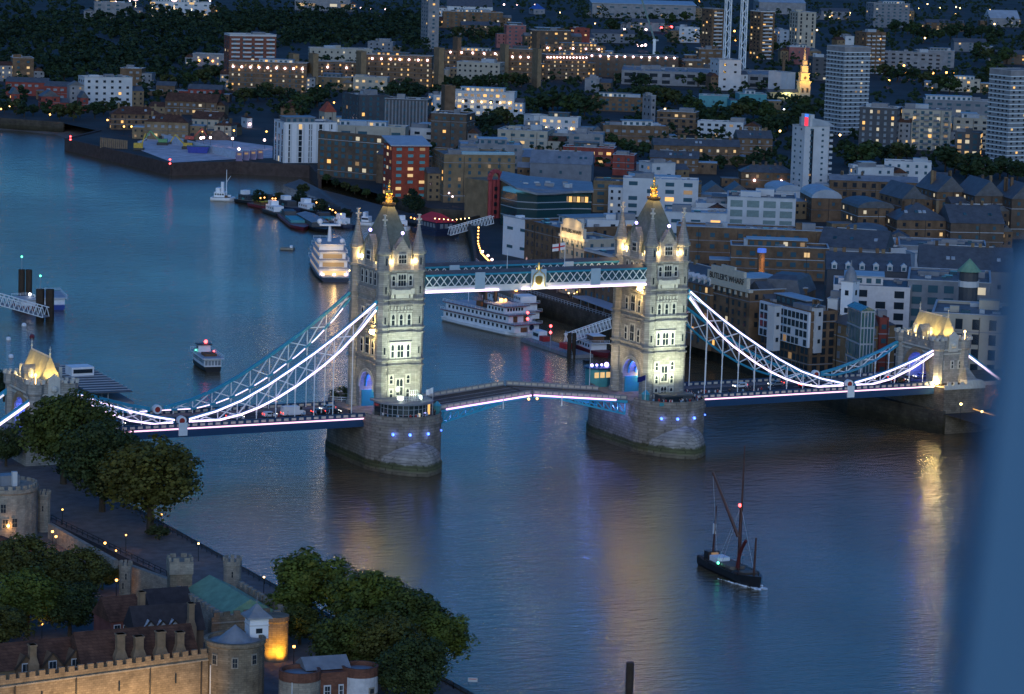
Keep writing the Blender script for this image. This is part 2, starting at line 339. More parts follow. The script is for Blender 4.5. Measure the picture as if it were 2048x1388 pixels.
def bridge_tower(sg, label):
    c = sg*CX; t = thing('bridge_tower', label, 'tower', (c, 0, RZ), group='two main towers of the bridge')
    hx, hy, aw = 5.3, 9.0, 4.7
    core = MB()
    for s in (-1, 1): core.bx(c-hx, c+hx, min(s*aw, s*hy), max(s*aw, s*hy), RZ, 27.1)
    n = 14; zs = 19.6
    def ar(i): a = math.pi*i/n; return (aw*math.cos(a), zs+aw*math.sin(a)*1.02)
    for i in range(n):
        (ya, za), (yb, zb) = ar(i+1), ar(i)
        core.loft([[(c-hx, ya, za), (c-hx, yb, zb), (c-hx, yb, 27.1), (c-hx, ya, 27.1)][::-1], [(c+hx, ya, za), (c+hx, yb, zb), (c+hx, yb, 27.1), (c+hx, ya, 27.1)][::-1]])
    core.bx(c-hx, c+hx, -hy, hy, 27.1, 54.2)
    core.bx(c-3.75, c+3.75, -hy-.45, -hy, RZ, 52.8); core.bx(c-3.75, c+3.75, hy, hy+.45, RZ, 52.8)
    core.build('wall', STONE, t, True)
    for s in (-1, 1):
        av = MB()
        for k, rr in enumerate((4.75, 5.35)):
            for i in range(n):
                a0, a1 = math.pi*i/n, math.pi*(i+1)/n
                av.bar((c+s*(hx+.12-.05*k), rr*math.cos(a0), zs+rr*math.sin(a0)*1.02), (c+s*(hx+.12-.05*k), rr*math.cos(a1), zs+rr*math.sin(a1)*1.02), .3, .35)
        av.build('arch_moulding', STONE_L, t, True)
    for z0 in (27.1, 28.6, 36.0, 37.4, 43.6, 45.1, 52.7):
        b = MB(); e = .42 if z0 < 52 else .6; zz = .42 if z0 < 52 else .55
        b.bx(c-hx-e, c+hx+e, -hy-e, hy+e, z0, z0+zz); b.bx(c-3.75-e, c+3.75+e, -hy-.45-e, hy+.45+e, z0+.003, z0+zz-.003)
        for sx in (-1, 1):
            for sy in (-1, 1): b.cone(c+sx*5.07, sy*8.65, z0+.006, z0+zz-.006, 1.85+e, 1.85+e, 8)
        b.build('string_course', STONE, t, True)
    # turrets
    for sx in (-1, 1):
        for sy in (-1, 1):
            X, Y = c+sx*5.07, sy*8.65
            u = MB().lathe(X, Y, [(2.15, RZ), (2.15, RZ+1), (1.85, RZ+1.4), (1.85, 57.2), (2.2, 57.6), (2.2, 58.3), (1.95, 58.3)], 8, math.pi/8).build('turret', STONE, t, True)
            MB().lathe(X, Y, [(1.95, 58.3), (.95, 62.0), (.28, 65.6)], 8, math.pi/8).build('spire', ROOFB if 0 else STONE, u, True)
            cr = MB(); cross_fin(cr, X, Y, 65.4); cr.build('cross', STONE_L, u, True)
            if sy < 0 or sx < 0:
                for z0_ in (30.5, 38.7, 46.9, 54.6): MB().bx(X-.18, X+.18, Y-1.86, Y-1.7, z0_, z0_+1.9).build('slit_window', GLASS, u, True)
    # west and east faces
    for sy in (-1, 1):
        f = sy*(hy+.45)
        for x, z0, z1, w, b in ((0, 19.2, 23.6, 2.0, 2), (-2.5, 22.4, 24.6, .95, 1), (2.5, 22.4, 24.6, .95, 1), (-2.45, 18.6, 20.8, .9, 1), (2.45, 18.6, 20.8, .9, 1), (0, 15.0, 17.6, 1.9, 2), (-2.45, 14.9, 17.2, .9, 1), (2.45, 14.9, 17.2, .9, 1),
                                (0, 29.5, 33.0, 1.9, 2), (-2.3, 29.5, 33.0, .9, 1), (2.3, 29.5, 33.0, .9, 1),
                                (0, 38.2, 41.2, 1.0, 1), (-2.35, 38.2, 41.2, 1.0, 1), (2.35, 38.2, 41.2, 1.0, 1),
                                (0, 48.9, 52.0, 2.3, 3), (-2.5, 49.0, 51.7, .9, 1), (2.5, 49.0, 51.7, .9, 1)):
            stone_window(t, c+x, f, z0, z1, w, 'y', sy, b, fr=.32 if z0 > 16 or abs(x) > 1 else .3)
        d = MB(); y0, y1 = sorted((f, f+sy*.3))
        d.bx(c-3.2, c+3.2, y0, y1, 17.75, 18.15); d.bx(c-3.3, c+3.3, y0, y1-.08 if sy > 0 else y1, 33.45, 33.7)
        for i in range(7):
            xx = c-3+i; d.bx(xx-.18, xx+.18, *sorted((f, f+sy*.45)), 42.5, 43.3); d.bx(xx-.35, xx+.35, *sorted((f, f+sy*.3)), 41.75, 42.1)
        d.build('stone_carving', STONE_L, t, True)
        b = MB(); b.bx(c-3.3, c+3.3, *sorted((f, f+sy*.9)), 46.7, 47.9); b.bx(c-2.0, c+2.0, *sorted((f, f+sy*.55)), 45.6, 46.7)
        for s in (-1, 1): b.bx(c+s*2.8-.4, c+s*2.8+.4, *sorted((f, f+sy*.5)), 45.6, 46.7); b.bx(c+s*2.9-.5, c+s*2.9+.5, *sorted((f+sy*.9, f+sy*1.05)), 46.7, 48.2)
        b.build('balcony', STONE_L, t, True)
        g = MB(); ya, yb = sorted((f-sy*2.0, f)); g.bx(c-2.4, c+2.4, ya, yb, 53.25, 58.0)
        g.add([(c-2.55, ya, 58), (c+2.55, ya, 58), (c, ya, 61.9), (c-2.55, yb, 58), (c+2.55, yb, 58), (c, yb, 61.9)], [(0, 2, 1), (3, 4, 5), (0, 1, 4, 3), (1, 2, 5, 4), (2, 0, 3, 5)])
        for s in (-1, 1): g.cone(c+s*2.5, f-sy*.3, 53.25, 58.6, .38, .34, 6); g.cone(c+s*2.5, f-sy*.3, 58.6, 60.2, .4, .02, 6)
        g.cone(c, f-sy*.3, 61.6, 62.8, .28, .05, 6)
        go = g.build('gable', STONE, t, True)
        stone_window(go, c, f, 55.0, 57.3, 2.3, 'y', sy, 3, fr=.25)
        rf = MB(); ye = sy*4.2; yq = yb if sy < 0 else ya; rf.add([(c-2.3, yq, 57.6), (c+2.3, yq, 57.6), (c, yq, 61.3), (c-2.3, ye, 57.6), (c+2.3, ye, 57.6), (c, ye, 61.3)], [(0, 1, 2), (3, 5, 4), (1, 4, 5, 2), (0, 2, 5, 3)])
        rf.build('gable_roof', ROOFB, t, True)
        for s in (-1, 1): MB().bx(c+s*2.95-.55, c+s*2.95+.55, *sorted((sy*(hy+.5), sy*(hy+.1))), 53.25, 54.9).build('parapet', STONE_L, t, True)
    # north and south faces
    for sx in (-1, 1):
        f = c+sx*hx
        for y in (-4.2, -1.4, 1.4, 4.2): stone_window(t, y, f, 48.6, 52.0, 1.1, 'x', sx, 1, fr=.25)
        for y, w in ((0, 2.2), (-3.6, 1.2), (3.6, 1.2)):
            stone_window(t, y, f, 38.2, 42.6 if w > 2 else 41.6, w, 'x', sx, 2 if w > 2 else 1); stone_window(t, y, f, 29.6, 34.2 if w > 2 else 33.2, w, 'x', sx, 2 if w > 2 else 1)
        b = MB(); b.bx(*sorted((f, f+sx*.8)), -5.4, 5.4, 46.8, 47.7); b.bx(*sorted((f, f+sx*.5)), -4.8, 4.8, 45.6, 46.8)
        MB().bx(*sorted((f, f+sx*.6)), -4.4, 4.4, 34.9, 35.6).build('corbel_table', STONE, t, True)
        b.build('balcony', STONE, t, True)
        g = MB(); xa, xb = sorted((f+sx*.25, f-sx*1.6)); g.bx(xa, xb, -2.3, 2.3, 53.25, 58.2)
        g.add([(xa, -2.45, 58.2), (xa, 2.45, 58.2), (xa, 0, 62.0), (xb, -2.45, 58.2), (xb, 2.45, 58.2), (xb, 0, 62.0)], [(0, 2, 1), (3, 4, 5), (0, 1, 4, 3), (1, 2, 5, 4), (2, 0, 3, 5)])
        for s in (-1, 1): g.cone(f, s*2.45, 53.25, 58.8, .36, .34, 6); g.cone(f, s*2.45, 58.8, 60.4, .4, .02, 6)
        go = g.build('gable', STONE, t, True)
        stone_window(go, 0, f+sx*.25, 55.2, 57.6, 2.2, 'x', sx, 3, fr=.25)
        for s in (-1, 1):
            p = MB()
            p.bx(*sorted((f+sx*.3, f-sx*.1)), *sorted((s*2.4, s*7.0)), 53.25, 54.3); p.crenel((f+sx*.1, s*2.6), (f+sx*.1, s*6.9), 54.3, .7, .8, .4, .7)
            p.build('parapet', STONE_L, t, True)
    # main roof, crown
    q = lambda a, b, z: [(c-a, -b, z), (c+a, -b, z), (c+a, b, z), (c-a, b, z)]
    ro = MB().loft([q(4.9, 8.3, 54.0), q(4.9, 8.3, 56.0), q(1.0, 1.6, 69.4)]).build('roof', ROOFB, t, True)
    k = MB().loft([q(1.0, 1.6, 69.4), q(1.2, 1.8, 69.9), q(1.2, 1.8, 70.4), q(1.1, 1.6, 70.41)])
    k.build('roof_platform', BLACK, ro, True)
    k = MB(); k.lathe(c, 0, [(.95, 70.41), (.95, 71.2), (.8, 71.6), (.8, 72.6), (1.0, 72.9), (.5, 73.3), (.18, 74.0), (.12, 75.0)], 10)
    for i in range(8):
        a = 2*math.pi*i/8; x, y = c+.95*math.cos(a), .95*math.sin(a); k.cone(x, y, 72.9, 73.9, .18, .03, 5); k.ball((x, y, 71.9), .22, 6)
    k.ball((c, 0, 74.2), .35); k.ball((c, 0, 75.0), .42); k.cone(c, 0, 75.2, 75.9, .12, .05, 6); k.bx(c-.4, c+.4, -.1, .1, 75.45, 75.62)
    k.build('gilded_crown', GOLD, ro, True)
    for i in range(6):
        a = 2*math.pi*i/6+.2; v = (c+1.5*math.cos(a), 1.9*math.sin(a), 70.9)
        point('crown_uplight', (c+2.6*math.cos(a), 2.8*math.sin(a), 71.0), 420, (1, .50, .08), .25)
    # lamps on the roof: lanterns by the turrets, violet lamp on two gables
    for (x, y) in ((c-5.0, -5.6), (c+2.9, -8.4), (c-2.9, -8.4), (c-5.0, 5.4), (c+5, -5.6)):
        MB().bx(x-.12, x+.12, y-.12, y+.12, 54.2, 55.0).bx(x-.34, x+.34, y-.34, y+.34, 55.0, 55.8).build('roof_floodlight', E_Y, t, True)
    MB().ball((c, -9.2, 63.1), .45).build('gable_lamp', E_V, t, True); MB().ball((c-hx, 0, 63.1), .45).build('gable_lamp', E_V, t, True)
    inn = MB()          # painted steel portal inside the arch
    for s in (-1, 1): inn.bx(c-hx+.6, c+hx-.6, *sorted((s*(aw-.01), s*(aw-.35))), RZ, 18.6)
    for xx in (-3.6, -1.2, 1.2, 3.6):
        for i in range(n):
            a0, a1 = math.pi*i/n, math.pi*(i+1)/n
            inn.bar((c+xx, (aw-.25)*math.cos(a0), zs+(aw-.25)*math.sin(a0)), (c+xx, (aw-.25)*math.cos(a1), zs+(aw-.25)*math.sin(a1)), .5, .5)
    inn.build('painted_portal', BLUE, t, True)
    zf = 36.2 if sg < 0 else 45.2; fb = MB().bar((c-hx, -6.2, zf+.4), (c-hx-1.6, -6.2, zf+.4), .2, .2); fo = fb.build('floodlight_bracket', BLACK, t, True); MB().bx(c-hx-2.1, c-hx-1.2, -6.7, -5.7, zf-.4, zf+.5).build('floodlight_lens', E_F, fo, True)
    # light the tower: floodlights on the pier, blue light under the arch, warm lights at roof level
    for x, p in ((-3.2, 1.0), (3.2, 1.0)): spot('floodlight', (c+x, -17.6, 19.4), (c+x*.5, -9.2, 25), 8500*p, (.92, 1, .68), 95, 1, .5)
    spot('floodlight', (c, -21.2, 19.6), (c, -9, 42), 50000, (.86, 1, .78), 60, 1, .5)
    for s in (-1, 1):
        spot('floodlight', (c-13.5, s*7.2, 15.2), (c-5.6, s*6.5, 34), 11000 if sg > 0 else 2600, (1, .80, .5), 70, 1, .5)
        spot('floodlight', (c+13.5, s*7.2, 15.2), (c+5.6, s*6.5, 32), 5200, (1, .78, .4), 70, 1, .5)
    for s in (-1, 1):
        point('arch_light', (c+s*2.6, 2.2, 21.6), 700, (.06, .12, 1), .3)
    point('arch_light', (c, 3.4, 19.0), 420, (1, .75, .4), .2)
    for (x, y, pw) in ((-5.9, -6.3, 420), (-5.6, 6.1, 700), (3.4, -9.9, 380), (-3.4, -9.9, 480), (5.9, 6.2, 300), (5.9, -6.3, 300)):
        point('roof_light', (c+x, y, 55.6), pw*1.3, (1, .66, .25), .25)
    spot('roof_light', (c-5.2, -2.2, 55.2), (c-1.5, 0, 64), 1500, (1, .85, .25), 80, 1, .3)
    spot('roof_light', (c-5.2, 2.2, 55.2), (c-1.5, 0, 64), 1500, (1, .85, .25), 80, 1, .3)
    return t
bridge_tower(-1, 'floodlit stone bridge tower with a round glass pavilion at its foot')
bridge_tower(1, 'floodlit stone bridge tower joined to the white glowing walkway, with people crowding at its foot')

CUTW = mat('skylit_cutwater_granite', (.38, .35, .32), .85, var=.3, scale=.35, courses=.5, rowh=.8, z_algae=[(0, (.35, .3, .22)), (.14, (.55, .5, .38)), (.2, (.32, .36, .18)), (.3, (.3, .33, .18)), (.34, (.9, .9, .88)), (1, (1, 1, 1))])  # paler pier granite: sky light on the domes put into the colour
def pier(sg, label):
    c = sg*CX; hw = 10.65; t = thing('bridge_pier', label, 'pier', (c, 0, 0), group='two granite river piers')
    m = 12
    def outline(k, z):      # k: 0 rounded end, 1 pointed cutwater
        pts = []
        for e in (-1, 1):
            for i in range(m+1):
                a = math.pi*i/m
                rx, ry = hw*math.cos(a), hw*math.sin(a)
                u = abs(math.cos(a)); px_ = hw*math.cos(a); py_ = max(15.0*(1-u**2.0), ry)
                x = rx*(1-k)+px_*k; y = 11.8+ry*(1-k)+py_*k
                pts.append((c+(-x if e < 0 else x), e*y, z))
        return pts
    rings = [[(c+(x-c)*1.025, y*1.012, z) for x, y, z in outline(0, zz)] for zz in (-3, 2.0)]+[outline(0, 2.3)]
    rings += [outline(0, 12.6)]
    big = lambda z, e: [(c+(x-c)*(1+e/hw), y*(1+e/23), z) for x, y, _ in outline(0, z)]
    rings += [big(12.61, .3), big(13.3, .3), big(13.31, -.02), big(RZ, -.02)]
    MB().loft(rings).build('masonry', GRANITE, t, True)
    for e in (-1, 1):
        def og(k, z, yo=0):
            j = k**.72; w_ = 9.4*k; P_ = [(-w_, 13.5), (-.93*w_, 13.5+5.0*j), (-.70*w_, 13.5+9.0*j), (-.37*w_, 13.5+12.2*j), (0, 13.5+14.4*j), (.37*w_, 13.5+12.2*j), (.70*w_, 13.5+9.0*j), (.93*w_, 13.5+5.0*j), (w_, 13.5)]
            return [(c+x, e*y, z) for x, y in (P_ if e > 0 else P_[::-1])]
        rg = [og(1.03, -3), og(1.03, 2.2), og(1, 2.6)]
        for i in range(1, 9): s_ = i/8*1.5; rg.append(og(max(math.cos(s_), .05), 2.6+6.9*math.sin(s_)))
        smooth(MB().loft(rg[::-1] if e > 0 else rg[::-1]).build('cutwater', CUTW, t, True))
    o = outline(0, 0); n = len(o); par2 = {-1: MB(), 1: MB()}
    for i in range(n):
        (x0, y0, _), (x1, y1, _) = o[i], o[(i+1) % n]
        if min(abs(y0), abs(y1)) > 10.5 and y0*y1 > 0: par2[1 if y0 > 0 else -1].bar((x0*.985+c*.015, y0*.985, RZ+.55), (x1*.985+c*.015, y1*.985, RZ+.55), .35, 1.1)
    for e in (-1, 1): par2[e].build('parapet', GRANITE, t, True)
    for a in ((-6.5, -1), (-2.5, -1), (2.8, -1), (8.3, -1)):
        x = a[0]; y = -11.8-math.sqrt(max(hw**2-x*x, 0)); nrm = Vector((x, y+11.8, 0)).normalized()
        MB().ball((c+x+nrm.x*.25, y+nrm.y*.25, 10.6), .42 if x < 5 else .25, 8).build('blue_lamp', E_B, t, True)
    for x in (-6.5, -2.5, 2.8): point('pier_light', (c+x, -11.8-math.sqrt(hw**2-x*x)-.9, 10.4), 60, (.15, .25, 1), .2)
    return t
pier(-1, 'granite pier whose top carries the round glass pavilion')
pier(1, 'granite pier with a low dark kiosk and a crowd on its top')

# walkways
def walkway(sy, label, lit):
    yo = sy*9.7; yi = sy*6.2; t = thing('high_walkway', label, 'walkway', (0, sy*8, 47), group='two high walkways between the towers')
    X = 34.2; ya, yb = min(yo, yi), max(yo, yi)
    MB().bx(-X, X, ya+.2, yb-.2, 46.6, 48.0).build('floor_girder', BWHITE, t, True)
    rf = MB(); ym = (ya+yb)/2
    rf.add([(-X, ya-.1, 51.7), (-X, ym, 52.5), (-X, yb+.1, 51.7), (X, ya-.1, 51.7), (X, ym, 52.5), (X, yb+.1, 51.7)], [(0, 1, 4, 3), (1, 2, 5, 4), (0, 3, 5, 2), (0, 2, 1), (3, 4, 5)])
    rf.build('roof', SLATE, t, True)
    MB().bx(-X, X, ya+.5, yb-.5, 48.0, 51.5).build('glazing', GLASSB, t, True)
    for y in (ya, yb):
        l = MB()
        n = 31; d = 2*X/n
        for i in range(n):
            a = -X+i*d
            if abs(a+d/2) < 2.3 or abs(abs(a+d/2)-17.9) < 1.6: continue
            l.bar((a, y, 48.35), (a+d, y, 51.15), .2, .2); l.bar((a, y+.02, 51.15), (a+d, y+.02, 48.35), .2, .2)
        l.bar((-X, y, 48.2), (X, y, 48.2), .3, .4); l.build('lattice', BWHITE, t, True)
        MB().bar((-X, y, 51.4), (X, y, 51.4), .35, .5).build('top_rail', BLUE, t, True)
    e = ya if sy < 0 else ya
    for s in (-1, 1): MB().bx(s*17.9-1.5, s*17.9+1.5, e-.25, e-.05, 47.3, 51.9).build('painted_panel', mat('pale_blue_paint', (.42, .55, .62), .5, var=.08), t, True)
    if lit:
        for a, b in ((-34.2, -12.0), (-5.0, -2.5), (3.4, 34.2)): MB().bx(a, b, e-.15, e+.05, 46.65, 47.2).build('light_strip', LED, t, True)
        em = MB().bx(-2.3, 2.3, e-.5, e-.05, 47.0, 52.2)
        eo = em.build('emblem', mat('pale_blue_paint', (.42, .55, .62)), t, True)
        k = MB(); pts = [(-1.8, 47.4), (-1.8, 50.2), (-1.4, 51.0), (-.5, 51.5), (0, 52.4), (.5, 51.5), (1.4, 51.0), (1.8, 50.2), (1.8, 47.4)]
        for p, q in zip(pts, pts[1:]): k.bar((p[0], e-.6, p[1]), (q[0], e-.6, q[1]), .22, .22)
        k.cone(0, e-.3, 52.2, 53.6, .5, .12, 6); k.ball((0, e-.3, 53.8), .35); k.ball((-.75, e-.4, 52.6), .25); k.ball((.75, e-.4, 52.6), .25)
        k.build('gilded_arch', GOLD, eo, True)
        cr = MB().add([(-1.1, e-.53, 50.2), (-1.1, e-.53, 48.9), (-.6, e-.53, 48.1), (0, e-.53, 47.7), (.6, e-.53, 48.1), (1.1, e-.53, 48.9), (1.1, e-.53, 50.2), (0, e-.53, 50.5)], [(0, 1, 2, 3, 4, 5, 6, 7)])
        cr.build('shield', GOLD, eo, True)
        point('emblem_light', (-1.0, e-1.6, 47.0), 520, (1, .75, .4), .2); point('emblem_light', (1.2, e-1.6, 47.0), 420, (1, .75, .4), .2)
    return t
walkway(-1, 'near high walkway with white lattice, gilded emblem and a glowing strip', True)
walkway(1, 'far high walkway showing behind the glowing one', False)
def flagpole(x, y, z0, z1, label, m, flag):
    t = thing('flagpole', label, 'flagpole', (x, y, z0)); MB().tube((x, y, z0), (x, y, z1), .10, .06).build('pole', BWHITE, t, True)
    if flag:
        fw, fh, mm, em = flag; f = MB(); n = 6
        pt = lambda i, z: (x+RT.x*fw*i/n*(-1 if fw < 0 else 1)*(1 if fw > 0 else -1), y+RT.y*fw*i/n+.22*math.sin(i*1.3), z-.12*i)
        for i in range(n): f.add([pt(i, z1-fh), pt(i+1, z1-fh), pt(i+1, z1), pt(i, z1)], [(0, 1, 2, 3)])
        fo = f.build('flag', mm, t, True)
        if em:
            g = MB()
            for i in range(n):
                o = lambda p: (p[0]+FW.x*-.04, p[1]+FW.y*-.04, p[2])
                g.add([o(pt(i, z1-fh*.6)), o(pt(i+1, z1-fh*.6)), o(pt(i+1, z1-fh*.4)), o(pt(i, z1-fh*.4))], [(0, 1, 2, 3)])
            g.add([o(pt(2.4, z1-fh)), o(pt(3.3, z1-fh)), o(pt(3.3, z1)), o(pt(2.4, z1))], [(0, 1, 2, 3)])
            g.build('flag_cross', em, fo, True)
FWHT = mat('white_flag_cloth', (.7, .7, .72), .8, var=0); FRED = mat('red_flag_cloth', (.5, .03, .04), .8, var=0)
flagpole(-8.8, -8, 52.4, 57.6, 'bare white flagpole on the walkway roof', BWHITE, None)
flagpole(9.0, -8, 52.4, 59.2, 'flagpole on the walkway roof flying a white flag with a red cross', BWHITE, (-3.4, 2.0, FWHT, FRED))

# suspension chains
DASH = mat('rosy_light_strip', (.8, .8, .8), .5, var=0, emis=(1, .62, .8), es=2.2, sample=True)
def interp(P, x):
    for (a, za), (b, zb) in zip(P, P[1:]):
        if a <= x <= b: return za+(zb-za)*(x-a)/(b-a)
    return P[0][1] if x < P[0][0] else P[-1][1]
UPM = [(47.2, 45.6), (53.0, 41.0), (59.8, 36.0), (66, 31.8), (72.9, 27.5), (79.5, 23.6), (86.9, 19.9), (94, 17.4), (101.5, 15.7)]
LOM = [(47.2, 44.2), (52.8, 37.7), (58.5, 32.2), (63.4, 28.3), (70.9, 23.3), (76.5, 20.2), (81.7, 17.9), (87, 16.2), (93, 15.1), (101.5, 15.1)]
UPL = [(105.6, 15.7), (111, 16.8), (118.6, 18.9), (126.4, 21.5), (133.2, 24.3)]
LOL = [(105.6, 15.1), (111, 14.9), (118, 16.2), (125.3, 19.0), (129.5, 21.2), (133.5, 23.5)]
HM = [54.9+5.5*k for k in range(9)]; HL = [109.5, 114.6, 119.7, 124.8, 129.6]
def chain(sx, sy, label, led):
    y = sy*9.0; t = thing('suspension_chain', label, 'suspension chain', (sx*103.6, y, 15.4), group='suspension chains of the side spans')
    for nm, A, B, H in (('main', UPM, LOM, HM), ('land', UPL, LOL, HL)):
        for n_, P in (('upper_chord', A), ('lower_chord', B)):
            c = MB()
            for p, q in zip(P, P[1:]): c.bar((sx*p[0], y, p[1]), (sx*q[0], y, q[1]), .7, .55 if n_[0] == 'l' else .75)
            c.build(n_, BLUE, t, True)
        br = MB(); xs = [A[0][0]+.5]+H+[A[-1][0]-.5]
        for a, b in zip(xs, xs[1:]):
            d = interp(A, (a+b)/2)-interp(B, (a+b)/2)
            if d < .9: continue
            br.bar((sx*a, y, interp(A, a)), (sx*b, y, interp(B, b)), .26, .26); br.bar((sx*a, y+.05, interp(B, a)), (sx*b, y+.05, interp(A, b)), .26, .26)
        for a in H: br.bar((sx*a, y, interp(A, a)), (sx*a, y, interp(B, a)), .22, .22)
        br.build('bracing', BWHITE, t, True)
        for a in H:
            if a in (98.9, 109.5) : pass
            h = MB(); zt = interp(B, a)
            h.tube((sx*a, y, 13.8), (sx*a, y, zt), .14)
            if zt > 16.5: h.lathe(sx*a, y, [(.16, zt-1.6), (.36, zt-.3), (.36, zt)], 6); h.ball((sx*a, y, (zt+14)/2), .24, 6)
            h.build('hanger', BWHITE, t, True)
        yf = y-.5
        def strip(P, segs, m, r):
            for a, b in segs:
                s = MB(); xs = sorted([a]+[p[0] for p in P if a < p[0] < b]+[b])
                for u, v in zip(xs, xs[1:]): s.bar((sx*u, yf, interp(P, u)), (sx*v, yf, interp(P, v)), r, r)
                s.build('light_strip', m, t, True)
        if led == 'full':
            strip(A, [(A[0][0]+(1.6 if nm == 'main' else 0), A[-1][0])], LED, .34); strip(B, [(B[0][0]+(1.4 if nm == 'main' else .5), B[-1][0])], LED, .42)
        elif led == 'dash':
            if nm == 'main': strip(B, [(50.2+5.5*k, 53.8+5.5*k) for k in range(10)], DASH, .2)
            else: strip(B, [(106.5, 108.6), (109.8, 112)], LED, .3)
    r = MB(); pts = []
    for k, (rr, m, nm) in enumerate(((1.25, BWHITE, 'pin_roundel'), (.75, mat('red_paint', (.35, .03, .02), .5, var=0), 'roundel_centre'))):
        q = MB(); g = lambda yy: [(sx*103.6+rr*math.cos(2*math.pi*i/16), yy, 15.4+rr*math.sin(2*math.pi*i/16)) for i in range(16)]
        q.loft([g(y+.5), g(y-.75-.08*k)]); o = q.build(nm, m, t if k == 0 else pts[0], True); pts.append(o)
    MB().bx(sx*103.6-1.2, sx*103.6+1.2, y-.6, y+.6, 12.0, 14.2).build('pin_pedestal', BLUE_D, t, True)
    return t
chain(-1, -1, 'glowing white suspension chain nearest the viewer, on the left span', 'full')
chain(-1, 1, 'blue suspension chain with dashed pink lights behind the glowing one on the left span', 'dash')
chain(1, -1, 'glowing white suspension chain falling to the right from the tower joined to the walkway', 'full')
chain(1, 1, 'unlit blue suspension chain behind the glowing one on the right span', None)
def tie(sx, sy, lit, label):
    y = sy*9; t = thing('land_tie', label, 'land tie', (sx*143, y, 24), group='land ties beyond the end towers'); z1 = 23.9; e = 163
    c = MB().bar((sx*142.6, y, z1), (sx*e, y, z1-.645*(e-142.6)), .8, 1.2); c.build('tie_bar', BLUE, t, True)
    if lit: MB().bar((sx*143, y-.5, z1-.5), (sx*e, y-.5, z1-.5-.645*(e-143)), .35, .55).build('light_strip', LED if sy < 0 else LEDP, t, True)
tie(-1, -1, True, 'glowing tie bar sloping down left of the end tower by the trees'); tie(-1, 1, False, 'far blue tie bar sloping down left of the end tower by the trees')
tie(1, -1, True, 'glowing tie bar sloping down beside the blue window frame'); tie(1, 1, False, 'far blue tie bar half hidden behind the right end tower')
LI = [o for o in S.objects if o.name.startswith('land_tie')]
MB().bar((-146, 8.5, 21.4), (-152, 8.5, 17.5), .2, .5).build('light_strip', mat('dim_light_strip', (.8, .8, .8), var=0, emis=(1, .85, .7), es=.6), LI[1], True)

# decks
PARW = mat('parapet_cream_paint', (.55, .50, .42), .6, var=.1)
def parapet(t, x0, x1, zf, y, nm='parapet', step=2.15, pm=None, k0=.2):
    m = MB(); PQ = []; n = max(1, int(abs(x1-x0)/step)); d = (x1-x0)/n
    for i in range(n):
        a, b = x0+i*d, x0+(i+1)*d
        m.bar((a, y, zf(a)+1.25), (b, y, zf(b)+1.25), .3, .2); m.bar((a, y, zf(a)+.2), (b, y, zf(b)+.2), .3, .3); m.bar((a, y, zf(a)+.1), (a, y, zf(a)+1.4), .35, .35)
        m.bar((a, y, zf(a)+.7), (b, y, zf(b)+.7), .08, .9)
        PQ.append(((a+d*k0, zf(a+d*k0)+.72), (a+d*(1-k0), zf(a+d*(1-k0))+.72)))
    o = m.build(nm, pm or BLUE_D, t, True)
    for (xa, za), (xb, zb) in PQ: MB().bar((xa, y, za), (xb, y, zb), .34, .62).build('parapet_panel', PARW, o, True)
def side_deck(sx, label):
    x0, x1 = (51.6, 133.6); t = thing('bridge_deck', label, 'bridge deck', (sx*92, 0, 13), group='side spans of the bridge')
    f = lambda x: 13.9-(abs(x)-51)*.004
    MB().bx(*sorted((sx*x0, sx*x1)), -5.6, 5.6, 13.2, 13.75).build('roadway', ASPH, t, True)
    for s in (-1, 1): MB().bx(*sorted((sx*x0, sx*x1)), *sorted((s*5.6, s*9.6)), 13.2, 13.88).build('pavement', PAVE, t, True)
    for s in (-1, 1):
        MB().bx(*sorted((sx*x0, sx*x1)), *sorted((s*9.6, s*10.3)), 11.2, 13.6).build('girder', BLUE_D, t, True)
        parapet(t, sx*x0, sx*x1, lambda x: 13.55, s*9.95)
    MB().bx(*sorted((sx*x0, sx*x1)), -9.4, 9.4, 12.2, 13.15).build('deck_beams', BLUE_D, t, True)
    ln = MB()
    for k in range(20): a = x0+2+k*4.1; ln.bx(*sorted((sx*a, sx*(a+2))), -.07, .07, 13.754, 13.758)
    for s in (-1, 1): ln.bx(*sorted((sx*x0, sx*x1)), s*5.2-.05, s*5.2+.05, 13.754, 13.758)
    ln.build('lane_markings', mat('white_road_paint', (.6, .6, .58), .7, var=.2, scale=2), t, True)
    if sx < 0: segs = [(51.9, 102.3), (104.9, 128)]
    else: segs = [(53.2, 102.3), (104.9, 133)]
    for a, b in segs: MB().bx(*sorted((sx*a, sx*b)), -10.5, -10.31, 13.25, 13.62).build('light_strip', LEDP, t, True)
    MB().bx(*sorted((sx*102.4, sx*104.8)), -10.62, -10.31, 11.6, 15.0).build('crest_panel', BWHITE, t, True)
side_deck(-1, 'left side span of road deck carrying the white van')
side_deck(1, 'right side span of road deck between the tower and the dark river wall')
